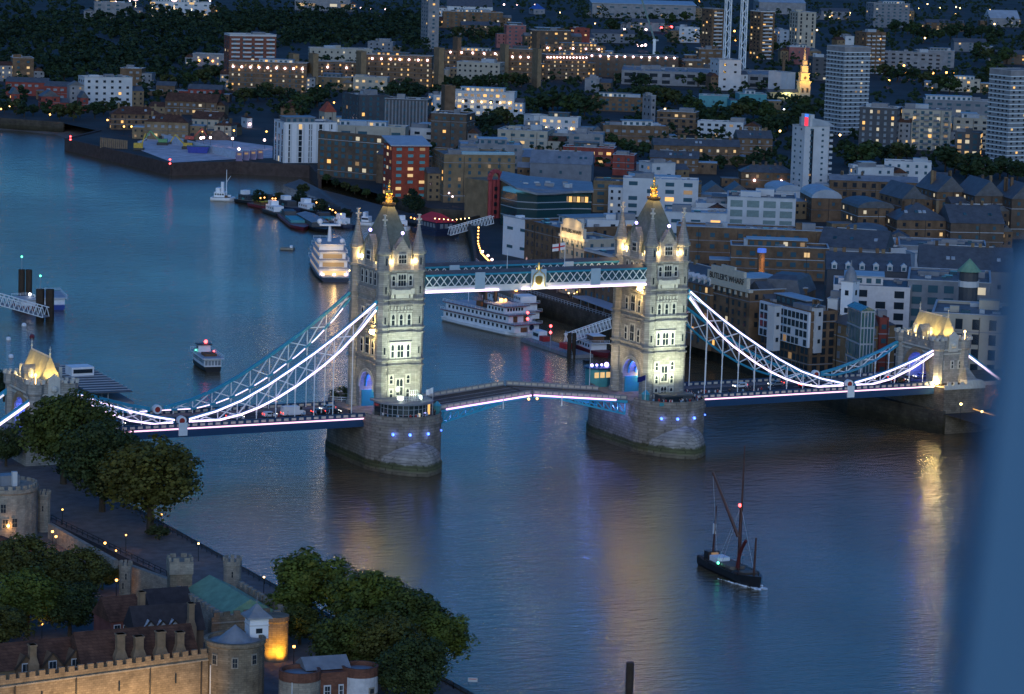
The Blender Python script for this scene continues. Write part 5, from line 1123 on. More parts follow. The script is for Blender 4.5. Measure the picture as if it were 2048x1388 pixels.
sg2 = F('cream topped warehouse with dark lettering on its parapet', 1421, 1500, 586, 21, BRB, nf=7, bay=3.6, lit=.07, plant=1, d=22, **WW)
F('brown brewery range with tall white sash windows behind the blue chain', 1488, 1538, 606, 18, DKB, 'gabley', nf=4, bay=6, lit=.06, ww=1.7, wh=3.0, glass=MATS['pale_window_strip'], rh=6, d=10)
T(WH_, 'brewery block with grey mansard roof and white cupola', 1524, 1642, 592, 20, -20, 20, BRB, 'mansard', nf=5, bay=5, lit=.06, ww=1.5, wh=2.0, rh=6)
F('white glazed bay front on the old brewery', 1536, 1622, 628, 19, BRB, front=(mat('white_bay_frame', (.66, .7, .75), .5, var=.05), 8.2), name=AP, nf=7, bay=2.3, lit=.02, ww=1.7, wh=2.0, glass=GLASS, plant=1, d=10)
T('stair_tower', 'white projecting box at the left of the glazed bay front', 1546, 1564, 618, 12, -50, 3, WHT, zb=ZG+8, nf=3, bay=4, lit=.0, ww=1.1, wh=1.3, plant=0)
T(HS, 'tall white oriel with dark hipped roof right of the glazed bay front', 1625, 1648, 616, 13, -50, 3, WHT, 'hip', zb=ZG+8, nf=3, bay=3, lit=.0, ww=1.0, wh=1.3, rm=SLATE)
F('brick gabled brewery front with arched windows', 1648, 1706, 654, 16, YEL, 'hip', nf=4, bay=4.2, lit=.02, ww=1.5, wh=2.2, glass=MATS['pale_window_strip'], d=16)
dm = T('domed_tower', 'white tower with lead dome above the old brewery', 1684, 1722, 570, 28, -30, 5, mat('bright_white_render', (.75, .77, .8)), nf=5, bay=7, lit=.0, ww=1.2, wh=1.6, plant=0)
T('stair_tower', 'low white boxes stacked below the lead domed tower', 1656, 1688, 604, 22, -20, 6, WHT, nf=3, bay=5, lit=.0, ww=1, plant=1)
at = T('glass_atrium', 'tall gabled glass atrium in front of the brick brewery', 1704, 1750, 622, 25, 14, 12, mat('green_glass_wall', (.05, .13, .12), .15), 'gabley', nf=5, bay=2.6, lit=.05, ww=2.0, wh=3.9, glass=GLASSB, rm=MATS['green_glass_wall'], stripe=(4, STEEL), sw=.14, bands=STEEL)
T(OF, 'white concrete grid block with dark arched windows and an amber room', 1668, 1836, 580, 22, -6, 24, mat('pinkish_white_concrete', (.60, .56, .55), .7, var=.1), nf=6, bay=5.2, lit=.09, ww=3.2, wh=2.3, glass=GLASS, rm=SLATE, plant=1)
T(AP, 'dark roofed attic row with amber lit gables above the white grid block', 1655, 1832, 545, 22, -4, 26, DKG, 'gable', nf=1, bay=9, lit=.3, dorm=6, rh=5)
T(OF, 'blue grey glass office below the green cone pavilion', 1818, 2010, 572, 24, -8, 34, GRY, nf=6, bay=5, lit=.05, ww=3.2, wh=2.4, glass=GLASSB, rm=ROOFG, plant=3)
T(OF, 'dark brown office between the right end tower and the blue window frame', 1868, 2075, 640, 23, -10, 30, CRM, nf=5, bay=5, lit=.06, ww=2.2, wh=3.2, glass=GLASS)
T(AP, 'small red clad block between the glass atrium and the end tower', 1744, 1776, 640, 18, 10, 14, RED, nf=4, bay=5, lit=.0, ww=1.6)
# rows behind the river front
T(WH_, 'very long brown brick block with a metal roof and loggia storey', 1352, 1672, 468, 14, -4, 16, BRB, nf=3, bay=5.6, lit=.09, ww=1.9, wh=1.7, rm=ROOFL, plant=4)
T(WH_, 'second brown range with pilasters below the very long brown block', 1462, 1662, 502, 12, -3, 16, BRB, nf=3, bay=5.2, lit=.07, ww=2.2, wh=1.8, plant=2)
T(WH_, 'dark slate roofed range sloping right above the brewery', 1640, 1800, 500, 10, -16, 22, GRY, 'gable', nf=2, bay=5, lit=.03, rm=SLATE)
T(OF, 'flat lead roof with many air units behind the cream topped warehouse', 1378, 1560, 492, 8, -4, 40, CON, nf=1, bay=10, lit=.05, plant=8, rm=LEAD)
T(OF, 'white glazed design studio block with pale framed windows', 1455, 1600, 402, 13, -4, 26, WHT, nf=3, bay=7, lit=.02, ww=5.5, wh=3.0, glass=mat('pale_green_glass', (.2, .27, .26), .2), rm=ROOFG)
T(WH_, 'white saw toothed sheds with dark gables left of the design studio', 1404, 1502, 384, 6, 3, 20, WHT, 'saw', nf=1, bay=9, lit=.0, ww=1.6, rm=SLATE, rh=4)
T(OF, 'pale low roofs between the design studio and the very long brown block', 1392, 1480, 412, 8, -4, 26, WHT, nf=1, bay=8, lit=.2, rm=ROOFL)
T(HS, 'small white vaulted roof with amber lit gable in front of the white tower', 1536, 1608, 382, 8, 10, 22, WHT, 'vault', nf=1, bay=6, lit=.5, rm=ROOFL, rh=3)
T(WH_, 'brick warehouse with rounded gable and pale roof below the white tower', 1611, 1684, 396, 11, 6, 28, BRB, 'vault', nf=2, bay=5, lit=.15, rm=ROOFL, rh=4)
T(WH_, 'brown warehouse with dark loading doors right of the rounded gable', 1694, 1790, 416, 15, 12, 24, BRB, 'vault', nf=4, bay=5, lit=.1, rh=3)
T(WH_, 'taller brown gabled warehouse with blue loading strip', 1772, 1852, 398, 18, 16, 26, BRB, 'gabley', nf=5, bay=5, lit=.08, rh=6)
T(WH_, 'brown gabled warehouse with an amber gable window', 1846, 1932, 384, 18, 14, 26, BRB, 'gabley', nf=5, bay=5, lit=.12, rh=7)
T(WH_, 'dark gabled warehouse with a red lamp at the right edge', 1926, 2010, 392, 18, 12, 26, DKB, 'gabley', nf=5, bay=5, lit=.1, rh=7)
T(WH_, 'dark gabled warehouse cut by the right edge below the banded tower block', 2000, 2080, 398, 18, 12, 26, DKB, 'gabley', nf=4, bay=5, lit=.05, rh=7)
T(WH_, 'brown lower warehouse with small amber windows in the right background', 1780, 1900, 440, 12, 8, 22, BRB, 'hip', nf=3, bay=5, lit=.14)
T(WH_, 'dark roofed warehouse below the amber gable warehouse', 1890, 2010, 446, 12, 6, 24, DKB, 'gable', nf=3, bay=6, lit=.08)
T(OF, 'curved brown auditorium roof between the brown ranges', 1690, 1790, 474, 8, -6, 26, YEL, 'vault', nf=1, bay=7, lit=.0, rm=ROOFG, rh=3)
T(AP, 'white stepped terrace flats with lit ground floor in the right middle', 1668, 1800, 486, 10, -14, 14, WHT, nf=2, bay=7, lit=.25, ww=3, rm=ROOFL)
for i, (x0, x1, y, hh, lb) in enumerate(((1770, 1814, 500, 9, 'leftmost of the three white roof boxes in the right middle'), (1818, 1866, 512, 10, 'middle of the three white roof boxes in the right middle'), (1868, 1908, 522, 9, 'rightmost of the three white roof boxes in the right middle'))):
    T('roof_box', lb, x0, x1, y, hh, 14, 10, WHT, nf=1, bay=9, lit=.0, ww=1, plant=0)
T(OF, 'wide flat roof with a lit skylight at right', 1800, 1990, 502, 8, -6, 30, CON, nf=1, bay=9, lit=.3, rm=ROOFG, plant=4)
T(OF, 'wide dark slate roof behind the white roof boxes', 1840, 2040, 545, 12, -6, 26, GRY, 'gable', nf=1, bay=8, lit=.1, rm=SLATE)
T(AP, 'brown brick flats with white penthouse storey above the left of the right main tower', 1186, 1408, 372, 14, -4, 18, YEL, nf=4, bay=6, lit=.10, ww=3.2, wh=1.6, glass=GLASSB, rm=ROOFG)
T(AP, 'white penthouse storey on the brown brick flats', 1246, 1400, 364, 17, -3, 12, WHT, nf=5, bay=7, lit=.14, ww=4, wh=1.8, plant=3, rm=ROOFL)
T(OF, 'white low range with bright strip windows right of the dark pyramid roof', 1330, 1460, 432, 12, -4, 20, WHT, nf=2, bay=8, lit=.3, ww=4, rm=ROOFL)
T(OF, 'grey pitched roof with long glazing left of the brown brick flats', 1060, 1190, 330, 9, -5, 20, GRY, 'gable', nf=1, bay=8, lit=.2, rm=LEAD)
# glass office with swept roof
P = G(1095, 372, ZG+18); sw = thing('glass_office', 'dark glass office with swept curved roof behind the riverside warehouse', 'office building', (P.x, P.y, ZG), -YAW)
k = mpp(P); pts = [(-92, 0), (-60, -16), (-20, -19), (15, -14), (50, -9), (88, -8), (88, 26), (-40, 30), (-88, 22)]
body = [(x*k, y*.9) for x, y in pts]; MB().poly(body, -1, 15.5).build('glass_wall', mat('dark_green_glass', (.015, .05, .055), .12, var=0), sw)
rf = MB(); c0 = [(x*k*1.04, y*1.0) for x, y in pts]; hz = [21, 18.5, 16.6, 16.4, 17, 17.4, 18, 19.5, 22]
rf.loft([[(x, y, z-.9) for (x, y), z in zip(c0, hz)], [(x, y, z) for (x, y), z in zip(c0, hz)]]); rf.build('swept_roof', LEAD, sw)
for i in range(12):
    x, y = rng.uniform(-70, 70)*k, rng.uniform(-6, 18); MB().bx(x-1.2, x+1.2, y-.8, y+.8, 17, 19.2).build('air_unit', rng.choice([CON, ROOFL]), sw)
for i in range(6): MB().bx((35+i*8)*k, (41+i*8)*k, -9.6, -9.3, 12.2, 14.6).build('lit_window', LIT[0 if i % 2 else 3], sw)
for z in (5, 9, 12): MB().poly([(x*1.005, y*1.01) for x, y in body], z, z+.35).build('floor_band', STEEL, sw)
# scalloped red riverside facade
P = G(990, 436, ZG); sc = thing('scalloped_building', 'narrow riverside house with a scalloped pinkish red front', 'building', (P.x, P.y, ZG), -YAW+R(40)); k = mpp(P)
MB().bx(-5, 12, 0, 16, -1, 17).build('wall', YEL, sc)
q = MB(); RS = mat('pinkish_red_cladding', (.38, .07, .075), .7, var=.15)
for j in range(3): q.cone(-3.4+j*2.2, -.2, 0, 17.5, 1.1, 1.1, 10)
for i in range(8):
    a0, a1 = math.pi*i/8, math.pi*(i+1)/8; q.bar((-1.2+3.3*math.cos(a0), -.8, 17.5+4*math.sin(a0)), (-1.2+3.3*math.cos(a1), -.8, 17.5+4*math.sin(a1)), 1.6, 1.6)
q.build('scalloped_front', RS, sc)
for z in (3, 6.5, 10, 13.5): link('window', winmesh(1.6, 1.8, GLASS), sc, (-1.2, -1.35, z))
# lettering on the two wharf signs
def sign(t, txt, w, z, size, mt, x=0, y=None):
    X_, Y_, h_ = dims(t); cu = bpy.data.curves.new('sign_lettering', 'FONT'); cu.body = txt; cu.size = size; cu.align_x = 'CENTER'; cu.extrude = .06
    o = bpy.data.objects.new('tmp', cu); S.collection.objects.link(o); dg = bpy.context.evaluated_depsgraph_get(); me = bpy.data.meshes.new_from_object(o.evaluated_get(dg)); bpy.data.objects.remove(o)
    me.materials.clear(); me.materials.append(mt); l = link('sign_lettering', me, t, (x, (-Y_-.62) if y is None else y, z)); l.rotation_euler = (math.pi/2, 0, 0); return l
DKL = mat('dark_sign_letters', (.03, .025, .02), .6, var=0)
for t_, fl in ((sg1, True), (sg2, False)):
    X_, Y_, h_ = dims(t_); b = MB(); b.bx(-X_-.3, X_+.3, -Y_-.6, -Y_+1.0, h_, h_+1.0); b.bx(-X_*.9, X_*.9, -Y_-.5, -Y_+.8, h_+1.0, h_+4.6); b.bx(-X_*.75, X_*.75, -Y_-.4, -Y_+.6, h_+4.6, h_+6.3); n_ = 6
    if not fl: b.build('sign_parapet', mat('cream_stucco', (.55, .50, .40), .7, var=.1), t_); b = MB().bx(-X_*.3, X_*.3, -Y_-.3, -Y_+.5, h_+6.3, h_+7.2)
    arc = [(X_*.75*math.cos(math.pi*i/n_), h_+6.3+1.3*math.sin(math.pi*i/n_)) for i in range(n_+1)]
    if fl: b.loft([[(x, -Y_-.4, z) for x, z in arc], [(x, -Y_+.6, z) for x, z in arc]][::-1])
    b.build('sign_parapet', mat('cream_stucco', (.55, .50, .40), .7, var=.1), t_)
    sign(t_, "BUTLERS WHARF" if fl else "BUTLER'S WHARF", 0, h_+2.2, (X_*1.8)/9.0, DKL)
    cn = MB()
    for i in range(8): u = -X_+(i+.5)*X_*2/8; cn.bx(u-.5, u+.5, -Y_-.35, -Y_, h_-1.6, h_-.3)
    cn.build('cornice_brackets', MATS['cream_stucco'], t_)
    if fl:
        wv = t_.matrix_basis
        for u in (-.7, -.2, .3, .8): p = wv @ Vector((u*X_, -Y_-2.2, h_+.6)); point('sign_light', p, 420, (1, .68, .3), .3)
        for u in (-.4, .4): p = wv @ Vector((u*X_, -Y_-2.4, h_+5.4)); point('sign_light', p, 260, (1, .68, .3), .3)
X_, Y_, h_ = dims(dm); MB().lathe(0, 0, [(X_*1.05, h_), (X_*1.05, h_+1), (X_*.98, h_+2), (X_*.8, h_+3.6), (X_*.4, h_+5), (.3, h_+5.6), (.15, h_+7.5)], 14).build('dome', LEAD, dm)
# church
P = G(1606, 197, ZG); ch = thing('church', 'floodlit golden church with tall spire left of the patterned tower block', 'church', (P.x, P.y, ZG), -YAW+R(12)); k = mpp(P)
CHS = mat('church_stone', (.5, .42, .28), .8, var=.1)
w_ = 11*k; tw = MB().bx(-w_, w_, -w_, w_, 0, 32*k*1.05); H = 33.6*k; tw.bx(-w_*1.1, w_*1.1, -w_*1.1, w_*1.1, H, H+2*k)
for f_, a_, b_ in ((.78, 2, 18), (.55, 18, 32), (.36, 32, 42)): tw.bx(-w_*f_, w_*f_, -w_*f_, w_*f_, H+a_*k, H+b_*k); tw.bx(-w_*f_*1.12, w_*f_*1.12, -w_*f_*1.12, w_*f_*1.12, H+b_*k-1.4*k, H+b_*k-.002)
tw.build('tower', CHS, ch); sp = MB().cone(0, 0, H+42*k, H+66*k, w_*.3, .05, 8); sp.ball((0, 0, H+64*k), k*1.2); sp.bx(-.2*k, .2*k, -.2*k, .2*k, H+64*k, H+71*k); sp.build('spire', CHS, ch)
ck = MB().lathe(0, 0, [(w_*.3, 0), (w_*.3, .2)], 14); o = ck.build('clock_face', BLACK, ch); o.rotation_euler = (math.pi/2, 0, 0); o.location = (0, -w_*.79, H+8*k)
for s in (-.45, .45): link('window', winmesh(w_*.4, 9*k, BLACK), ch, (s*w_, -w_-.03, 17*k))
nv = MB().bx(-75*k, -w_, -6*k, 10*k, 0, 12*k); nv.build('nave', CHS, ch); MB().gable(-76*k, -w_-.05, -7*k, 11*k, 12*k, 18*k).build('nave_roof', SLATE, ch)
for u in range(7): link('window', winmesh(3*k, 7*k, GLASS), ch, (-(18+u*8)*k, -6*k-.03, 6*k))
M_ = ch.matrix_basis
spot('church_light', M_ @ Vector((0, -34, 8)), M_ @ Vector((0, 0, 22)), 52000, (1, .52, .09), 70, 1, .5); spot('church_light', M_ @ Vector((-26, -22, 8)), M_ @ Vector((0, 0, 30)), 42000, (1, .52, .09), 70, 1, .5)
spot('church_light', M_ @ Vector((3, -22, H*.9)), M_ @ Vector((0, 0, H+26*k)), 30000, (1, .52, .09), 80, 1, .5); point('church_light', M_ @ Vector((-36*k, -15*k, 4)), 2500, (.9, .9, .4), .5)
# tall chimney, crane masts, tower crane
P = G(1565, 186, ZG); k = mpp(P); t = thing('factory_chimney', 'tall slim brick chimney left of the church', 'chimney', (P.x, P.y, ZG)); MB().cone(0, 0, 0, 78*k, 3.6*k, 2.9*k, 10).build('shaft', BRB, t); MB().cone(0, 0, 76*k, 79*k, 3.4*k, 3.4*k, 10).build('cap', DKB, t)
P = G(1524, 497, ZG+24); P.z = ZG; t = thing('factory_chimney', 'square brick chimney with a blue lit top beside the cream lettered warehouse', 'chimney', (P.x, P.y, ZG)); k = mpp(P)
MB().cone(0, 0, 0, 22.6, 1.35, 1.25, 10).build('shaft', mat('orange_brick', (.32, .15, .07), .8, var=.2), t); MB().cone(0, 0, 22.6, 24, 1.7, 1.6, 10).build('cap', mat('blue_lit_cap', (.05, .1, .4), .6, var=0, emis=(.1, .25, 1), es=.5), t)
for i_, z_ in enumerate((12, 16, 20)): point('chimney_light', (P.x-1.8+.6*i_, P.y-3.0, ZG+z_), 160, (1, .62, .2), .2)
def mast(px, py0, py1, label):
    P = G(px, py0, ZG); k = mpp(P); H = (py0-py1)*k; t = thing('crane_mast', label, 'crane', (P.x, P.y, ZG), -YAW+.3); m = MB(); b = 2.0
    for x in (-b, b):
        for y in (-b, b): m.bar((x, y, 0), (x, y, H), .75)
    n = int(H/6)
    for i in range(n):
        for (p, q) in (((-b, -b), (b, -b)), ((-b, -b), (-b, b)), ((b, -b), (b, b))):
            s = i % 2; m.bar((p[0], p[1], (i+s)*H/n), (q[0], q[1], (i+1-s)*H/n), .5)
    m.build('lattice', BWHITE, t); MB().bx(-2.6, 2.6, -2.6, 2.6, H, H+3).build('slewing_unit', STEEL, t); MB().bar((-16 if 'left' in label else -4, 0, H+4), (4 if 'left' in label else 16, 0, H+5), 1.6).build('jib', STEEL, t)
mast(1451, 150, -4, 'left one of the two white lattice crane masts'); mast(1483, 152, -2, 'right one of the two white lattice crane masts')
P = G(1308, 108, ZG); k = mpp(P); t = thing('tower_crane', 'green lit luffing crane leaning left over the dark estate', 'crane', (P.x, P.y, ZG), -YAW); GC = mat('green_grey_crane_paint', (.12, .2, .2), .6)
MB().bar((0, 0, 0), (0, 0, 30*k), 2.4).build('mast', BWHITE, t); MB().bar((0, 0, 28*k), (-32*k, 0, 118*k), 1.6).build('jib', GC, t); MB().bx(-4*k, 8*k, -1, 1, 26*k, 29*k).build('counter_jib', STEEL, t)
# green cone pavilion
P = G(1938, 552, ZG+30); t = thing('roof_pavilion', 'round pavilion with a green conical roof on the glass office', 'pavilion', (P.x, P.y, ZG+22)); k = mpp(P)
MB().lathe(0, 0, [(24*k*.8, 0), (24*k*.8, 9.6)], 14).build('wall', DKG, t); MB().lathe(0, 0, [(24.5*k*.85, 4.6), (24.5*k*.85, 6.4), (20*k, 6.5)], 14).build('white_band', WHT, t); MB().cone(0, 0, 9.6, 13.6, 25*k, .2, 14).build('conical_roof', COPPER, t)

# treetops filling the streets and gardens between the far buildings
rng = random.Random(21); mb = MB(); BX = [(t.location.x, t.location.y, t.rotation_euler.z)+dims(t)[:2] for t in NB]
def clear(x, y, r):
    for bx_, by_, rz_, X, Y in BX:
        dx, dy = x-bx_, y-by_; c, s = math.cos(rz_), math.sin(rz_); u, v = dx*c+dy*s, -dx*s+dy*c
        if abs(u) < X+r and abs(v) < Y+r: return False
    return True
for k in range(2300):
    px, py = rng.uniform(-40, 2090), 4+341*rng.random()**1.25
    if px < 680 and py > 232: continue
    if px < 300 and py > 222: continue
    P = G(px, py, ZG); r = rng.uniform(3, 6.5)*(1+max(0, 200-py)/200*.9)
    if clear(P.x, P.y, r*.8): crown(mb, (P.x, P.y, P.z+r*.8), r, r*.8, 4, 16, 1.3, rng)
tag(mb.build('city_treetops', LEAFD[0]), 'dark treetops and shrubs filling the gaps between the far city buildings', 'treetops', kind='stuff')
# ------------------------------------------------------------------ boats and things on the water
def hull(mb, L, B, H, bow=.35, stern=.75, sheer=.25, z0=-.6, n=12):
    rings = []
    for i in range(n+1):
        u = i/n; x = -L/2+L*u
        f = 1 if bow < u < 1 else 1
        w = stern+(1-stern)*min(1, u/.25) if u < .25 else (1 if u < 1-bow else max(.03, 1-((u-(1-bow))/bow)**1.8))
        h = H*(1+sheer*max(0, (u-.55)/.45)**2+sheer*.4*max(0, (.2-u)/.2)**2); b = B/2*w
        xo = L*.03*max(0, (u-.8)/.2)
        rings.append([(x, -b*.72, z0), (x+xo*.5, -b, h*.35), (x+xo, -b*1.02, h), (x+xo, b*1.02, h), (x+xo*.5, b, h*.35), (x, b*.72, z0)])
    return mb.loft(rings)
def rail(mb, pts, h=1.0, t=.07, step=2):
    for p, q in zip(pts, pts[1:]):
        p, q = Vector(p), Vector(q); L = (q-p).length; n = max(1, int(L/step))
        for z in (h*.5, h): mb.bar(p+Vector((0, 0, z)), q+Vector((0, 0, z)), t)
        for i in range(n+1): c = p.lerp(q, i/n); mb.bar(c, c+Vector((0, 0, h)), t)
    return mb
def winrow(t, x0, x1, y, z, n, w, h, m, nm='window', sides=(-1, 1)):
    for i in range(n):
        x = x0+(i+.5)*(x1-x0)/n
        for s in sides: MB().bx(x-w/2, x+w/2, *sorted((s*y, s*(y+.06))), z-h/2, z+h/2).build(nm, m, t)
def place(name, label, cat, stern, bow, group=None, z=0):
    a, b = G(*stern, z), G(*bow, z); c = (a+b)/2; d = b-a
    return thing(name, label, cat, (c.x, c.y, z), math.atan2(d.y, d.x), group), d.length
WB = mat('white_boat_paint', (.8, .81, .83), .5, var=.08); RB = mat('maroon_trim_paint', (.16, .02, .03), .5, var=0); NV = mat('navy_hull_paint', (.015, .025, .06), .4, var=0); DH = mat('black_hull_paint', (.012, .013, .016), .5, var=.2)
DK = mat('boat_deck', (.16, .14, .12), .8, var=.2); BR = mat('brown_deck', (.16, .08, .04), .7, var=.2); MSTM = mat('varnished_mast', (.07, .025, .02), .5, var=.15)
# sailing barge
t, L = place('sailing_barge', 'dark sailing barge with bare masts under way in the lower right', 'boat', (1408, 1128), (1520, 1178)); L = 26; B = 5.6
hull(MB(), L, B, 2.1, .22, .8, .35).build('hull', DH, t); MB().bx(-L*.44, L*.36, -B*.42, B*.42, 2.0, 2.15).build('deck', mat('wet_deck', (.06, .085, .09), .4, var=.25), t)
r = MB(); rail(r, [(-L*.46, -B*.45, 2.1), (L*.3, -B*.5, 2.1), (L*.48, 0, 2.8)], .55, .12, 3); rail(r, [(-L*.46, B*.45, 2.1), (L*.3, B*.5, 2.1), (L*.48, 0, 2.8)], .55, .12, 3); r.build('bulwark_rail', TIMB, t)
MB().bx(-L*.30, -L*.16, -1.7, 1.7, 2.15, 3.5).build('deckhouse', WB, t); MB().bx(-L*.12, L*.10, -1.9, 1.9, 2.15, 2.9).build('hatch_cover', DK, t); MB().bx(L*.24, L*.34, -1.5, 1.5, 2.15, 2.8).build('fore_hatch', DK, t)
MB().bx(-L*.42, -L*.34, -1.5, 1.5, 2.15, 4.0).build('wheel_shelter', BLACK, t); MB().bx(-L*.335, -L*.31, -.8, .8, 2.15, 3.8).build('chart_table', LIT[3], t)
m = MB(); mx = L*.12; m.tube((mx, 0, 2), (mx, 0, 17.5), .42, .32, 8); m.tube((mx+.3, 0, 13.5), (mx+.9, -.2, 31.5), .3, .13, 6); m.build('main_mast', MSTM, t)
MB().tube((mx, -.4, 10), (mx-4.6, -5.2, 24.5), .42, .28, 6).build('sprit', MSTM, t); MB().tube((-L*.36, 0, 2), (-L*.33, 0, 15), .3, .16, 6).build('mizzen_mast', MSTM, t)
MB().tube((L*.42, -.3, 2.4), (L*.44, -.4, 11.5), .28, .22, 6).build('bowsprit', MSTM, t)
q = MB()
for k in range(6): a0, a1 = k/6, (k+1)/6; q.tube((mx+1+3.4*a0**2, -.8, 3+7.0*a0), (mx+1+3.4*a1**2, -.8, 3+7.0*a1), .5-.12*a0, .5-.12*a1, 6)
q.build('furled_sail', mat('red_brown_sail', (.10, .02, .02), .85, var=.2), t); MB().tube((mx, .1, 8), (mx-.9, .7, 15), .38, .2, 6).build('brailed_sail', MATS['red_brown_sail'], t)
MB().bx(-L*.36, -L*.34, -.28, .28, 8.2, 10.6).build('furled_flag', WB, t)
q = MB()
for (x, y) in ((L*.42, 0), (-.5, -B*.48), (-.5, B*.48), (-L*.1, -B*.48), (-L*.1, B*.48)): q.tube((mx, 0, 17.2), (x, y, 2.4), .05, .05, 4)
q.tube((mx-4.6, -5.2, 24.5), (-L*.15, -B*.3, 2.4), .05, .05, 4); q.build('rigging', STEEL, t)
MB().ball((mx+.2, -.4, 17.4), .42, 8).build('masthead_lamp', E_R, t); MB().ball((-L*.06, -B*.5, 3.0), .3, 8).build('green_side_lamp', E_G, t)
for (x, y, nm) in ((-L*.36, .2, 1), (-L*.26, 1.8, 1), (L*.2, -.5, 0), (L*.3, .4, 0)): pass
lo = t
# bow wave
mb = MB(); fm = mat('white_foam', (.8, .83, .86), .7, var=.6, scale=1.2); rng = random.Random(3); Mx = Matrix.Translation(t.location) @ Matrix.Rotation(t.rotation_euler.z, 4, 'Z')
for k in range(90):
    u = rng.random()**2.2; s = rng.choice((-1, -1, 1)); x = L*.53-u*L*.55+rng.uniform(-.3, .6); y = s*(B*.1+u*B*.75+rng.uniform(-.2, .5)); r_ = rng.uniform(.2, .75)*(1-.75*u)
    p = Mx @ Vector((x, y, .02)); mb.ball((p.x, p.y, .05), r_, 6, .35)
tag(mb.build('bow_wave', fm), 'white foam at the bow of the sailing barge', 'foam', kind='stuff')
# river boats with decks
def decked(name, label, stern, bow, B, decks, hullm, trim, wm=GLASS, extra=None, L0=None):
    t, L = place(name, label, 'boat', stern, bow); L = L0 or L
    hull(MB(), L, B, 1.6, .18, .85, .15).build('hull', hullm, t); z = 1.6
    for i, (x0, x1, h, nw) in enumerate(decks):
        b = B*.47-.35*i; MB().bx(L*x0, L*x1, -b, b, z, z+h).build('deckhouse', WB, t)
        if nw: winrow(t, L*x0+1, L*x1-1, b, z+h*.55, nw, min(1.1, L*(x1-x0)/nw*.55), h*.42, wm)
        e = MB().bx(L*x0-1.2, L*x1+1.2, -b-.7, b+.7, z+h, z+h+.22); e.build('deck_edge', trim, t); MB().bx(L*x0-1.1, L*x1+1.1, -b-.6, b+.6, z+h+.22, z+h+.28).build('deck', mat('pale_boat_deck', (.35, .38, .42), .7, var=.15), t)
        r = MB(); rail(r, [(L*x0-1.1, -b-.6, z+h+.28), (L*x1+1.1, -b-.6, z+h+.28), (L*x1+1.1, b+.6, z+h+.28)], .9, .08, 2.5); r.build('railing', WB, t); z += h+.25
    return t, L, z, B
t, L, z, B = decked('river_boat', 'white three deck showboat moored below the high walkway', (905, 640), (1062, 676), 11.5, [(-.46, .44, 2.7, 16), (-.44, .36, 2.6, 15), (.08, .3, 2.4, 0)], WB, RB)
winrow(t, L*.09, L*.29, B*.47-.7, z-1.3, 5, 1.0, 1.0, GLASS)
for i in range(6): MB().bx(L*.3, L*.3+.06, -3.6+i*1.2, -2.8+i*1.2, z-1.8, z-.7).build('window', GLASS, t)
MB().tube((-L*.02, -2.2, z-2.5), (-L*.02, -2.2, z+4.6), .75, .75, 10).build('funnel', BLACK, t); MB().tube((-L*.02, 2.2, z-2.5), (-L*.02, 2.2, z+4.6), .75, .75, 10).build('funnel', BLACK, t)
MB().tube((-L*.3, 0, z-2), (-L*.3, 0, z+6), .12, .06, 5).build('mast', WB, t); MB().bx(-L*.14, -L*.08, -2, 2, z-2.4, z-.6).build('roof_locker', BR, t)
MB().ball((L*.12, 0, z+.9), .75).build('deck_lamp', E_O, t); MB().ball((L*.1, 2.5, z+.7), .5).build('deck_lamp', E_O, t); point('deck_light', Matrix.Translation(t.location) @ Matrix.Rotation(t.rotation_euler.z, 4, 'Z') @ Vector((L*.08, 0, z+2)), 700, (1, .5, .15), .3)
o = MB().lathe(0, 0, [(1.0, 0), (1.0, .1)], 14).build('lifebuoy', NV, t); o.location = (L*.452, 1.8, 3.3); o.rotation_euler = (0, math.pi/2, 0); MB().bx(L*.44, L*.452, -2.5, .2, 1.8, 3.4).build('bow_door', BR, t); MB().bx(L*.36, L*.372, -3, -1.6, 4.6, 6.8).build('door', BR, t); MB().bx(L*.36, L*.372, 1.4, 2.8, 4.6, 6.8).build('door', BR, t)
t, L, z, B = decked('river_boat', 'second white river boat hidden behind the showboat with a dark flat roof', (985, 618), (1062, 648), 8, [(-.46, .46, 2.6, 8), (-.44, .42, 2.5, 8)], WB, RB)
MB().bx(-L*.44, L*.2, -3.6, 3.6, z+.1, z+2.2).build('canopy', DK, t); MB().bx(L*.24, L*.42, -3, 3, z, z+2.4).build('wheelhouse', WB, t); winrow(t, L*.25, L*.41, 3, z+1.4, 4, .9, .9, GLASS); MB().ball((L*.1, 0, z+3), .6).build('deck_lamp', E_O, t)
for x in (0, L*.1): MB().tube((x, 0, z+2), (x, 0, z+4.5), .4, .4, 8).build('funnel', BLACK, t)
# yacht
t, L, z, B = decked('motor_yacht', 'lit white superyacht with navy hull beside the left main tower', (676, 572), (640, 520), 12.5, [(-.40, .34, 2.7, 10), (-.33, .30, 2.6, 9), (-.26, .24, 2.5, 7), (-.16, .18, 2.2, 5)], NV, WB, LIT[1], L0=58)
MB().bx(-L*.5, -L*.40, -B*.42, B*.42, 1.2, 2.0).build('swim_platform', STEEL, t)
for i, (x, zz) in enumerate(((-.402, 1.9), (-.332, 4.8), (-.262, 7.6))):
    MB().bx(L*x-.1, L*x, -4.6+i*.4, 4.6-i*.4, zz, zz+1.7).build('aft_saloon', LIT[3] if i else LIT[1], t)
MB().tube((0, 0, z), (-.8, 0, z+7), .9, .5, 8).build('radar_mast', WB, t); MB().bx(-2, 1.2, -4.2, 4.2, z+6.4, z+7).build('mast_crosstree', WB, t)
for y in (-4, 4): MB().ball((-.5, y, z+8), 1.2, 10).build('radome', WB, t)
for y in (-4.6, 4.6): MB().ball((-6, y, z+.9), 1.1, 10).build('radome', WB, t)
for y in (-4.5, 0, 4.5): MB().ball((-L*.41, y, 2.2), .55).build('stern_lamp', E_P, t)
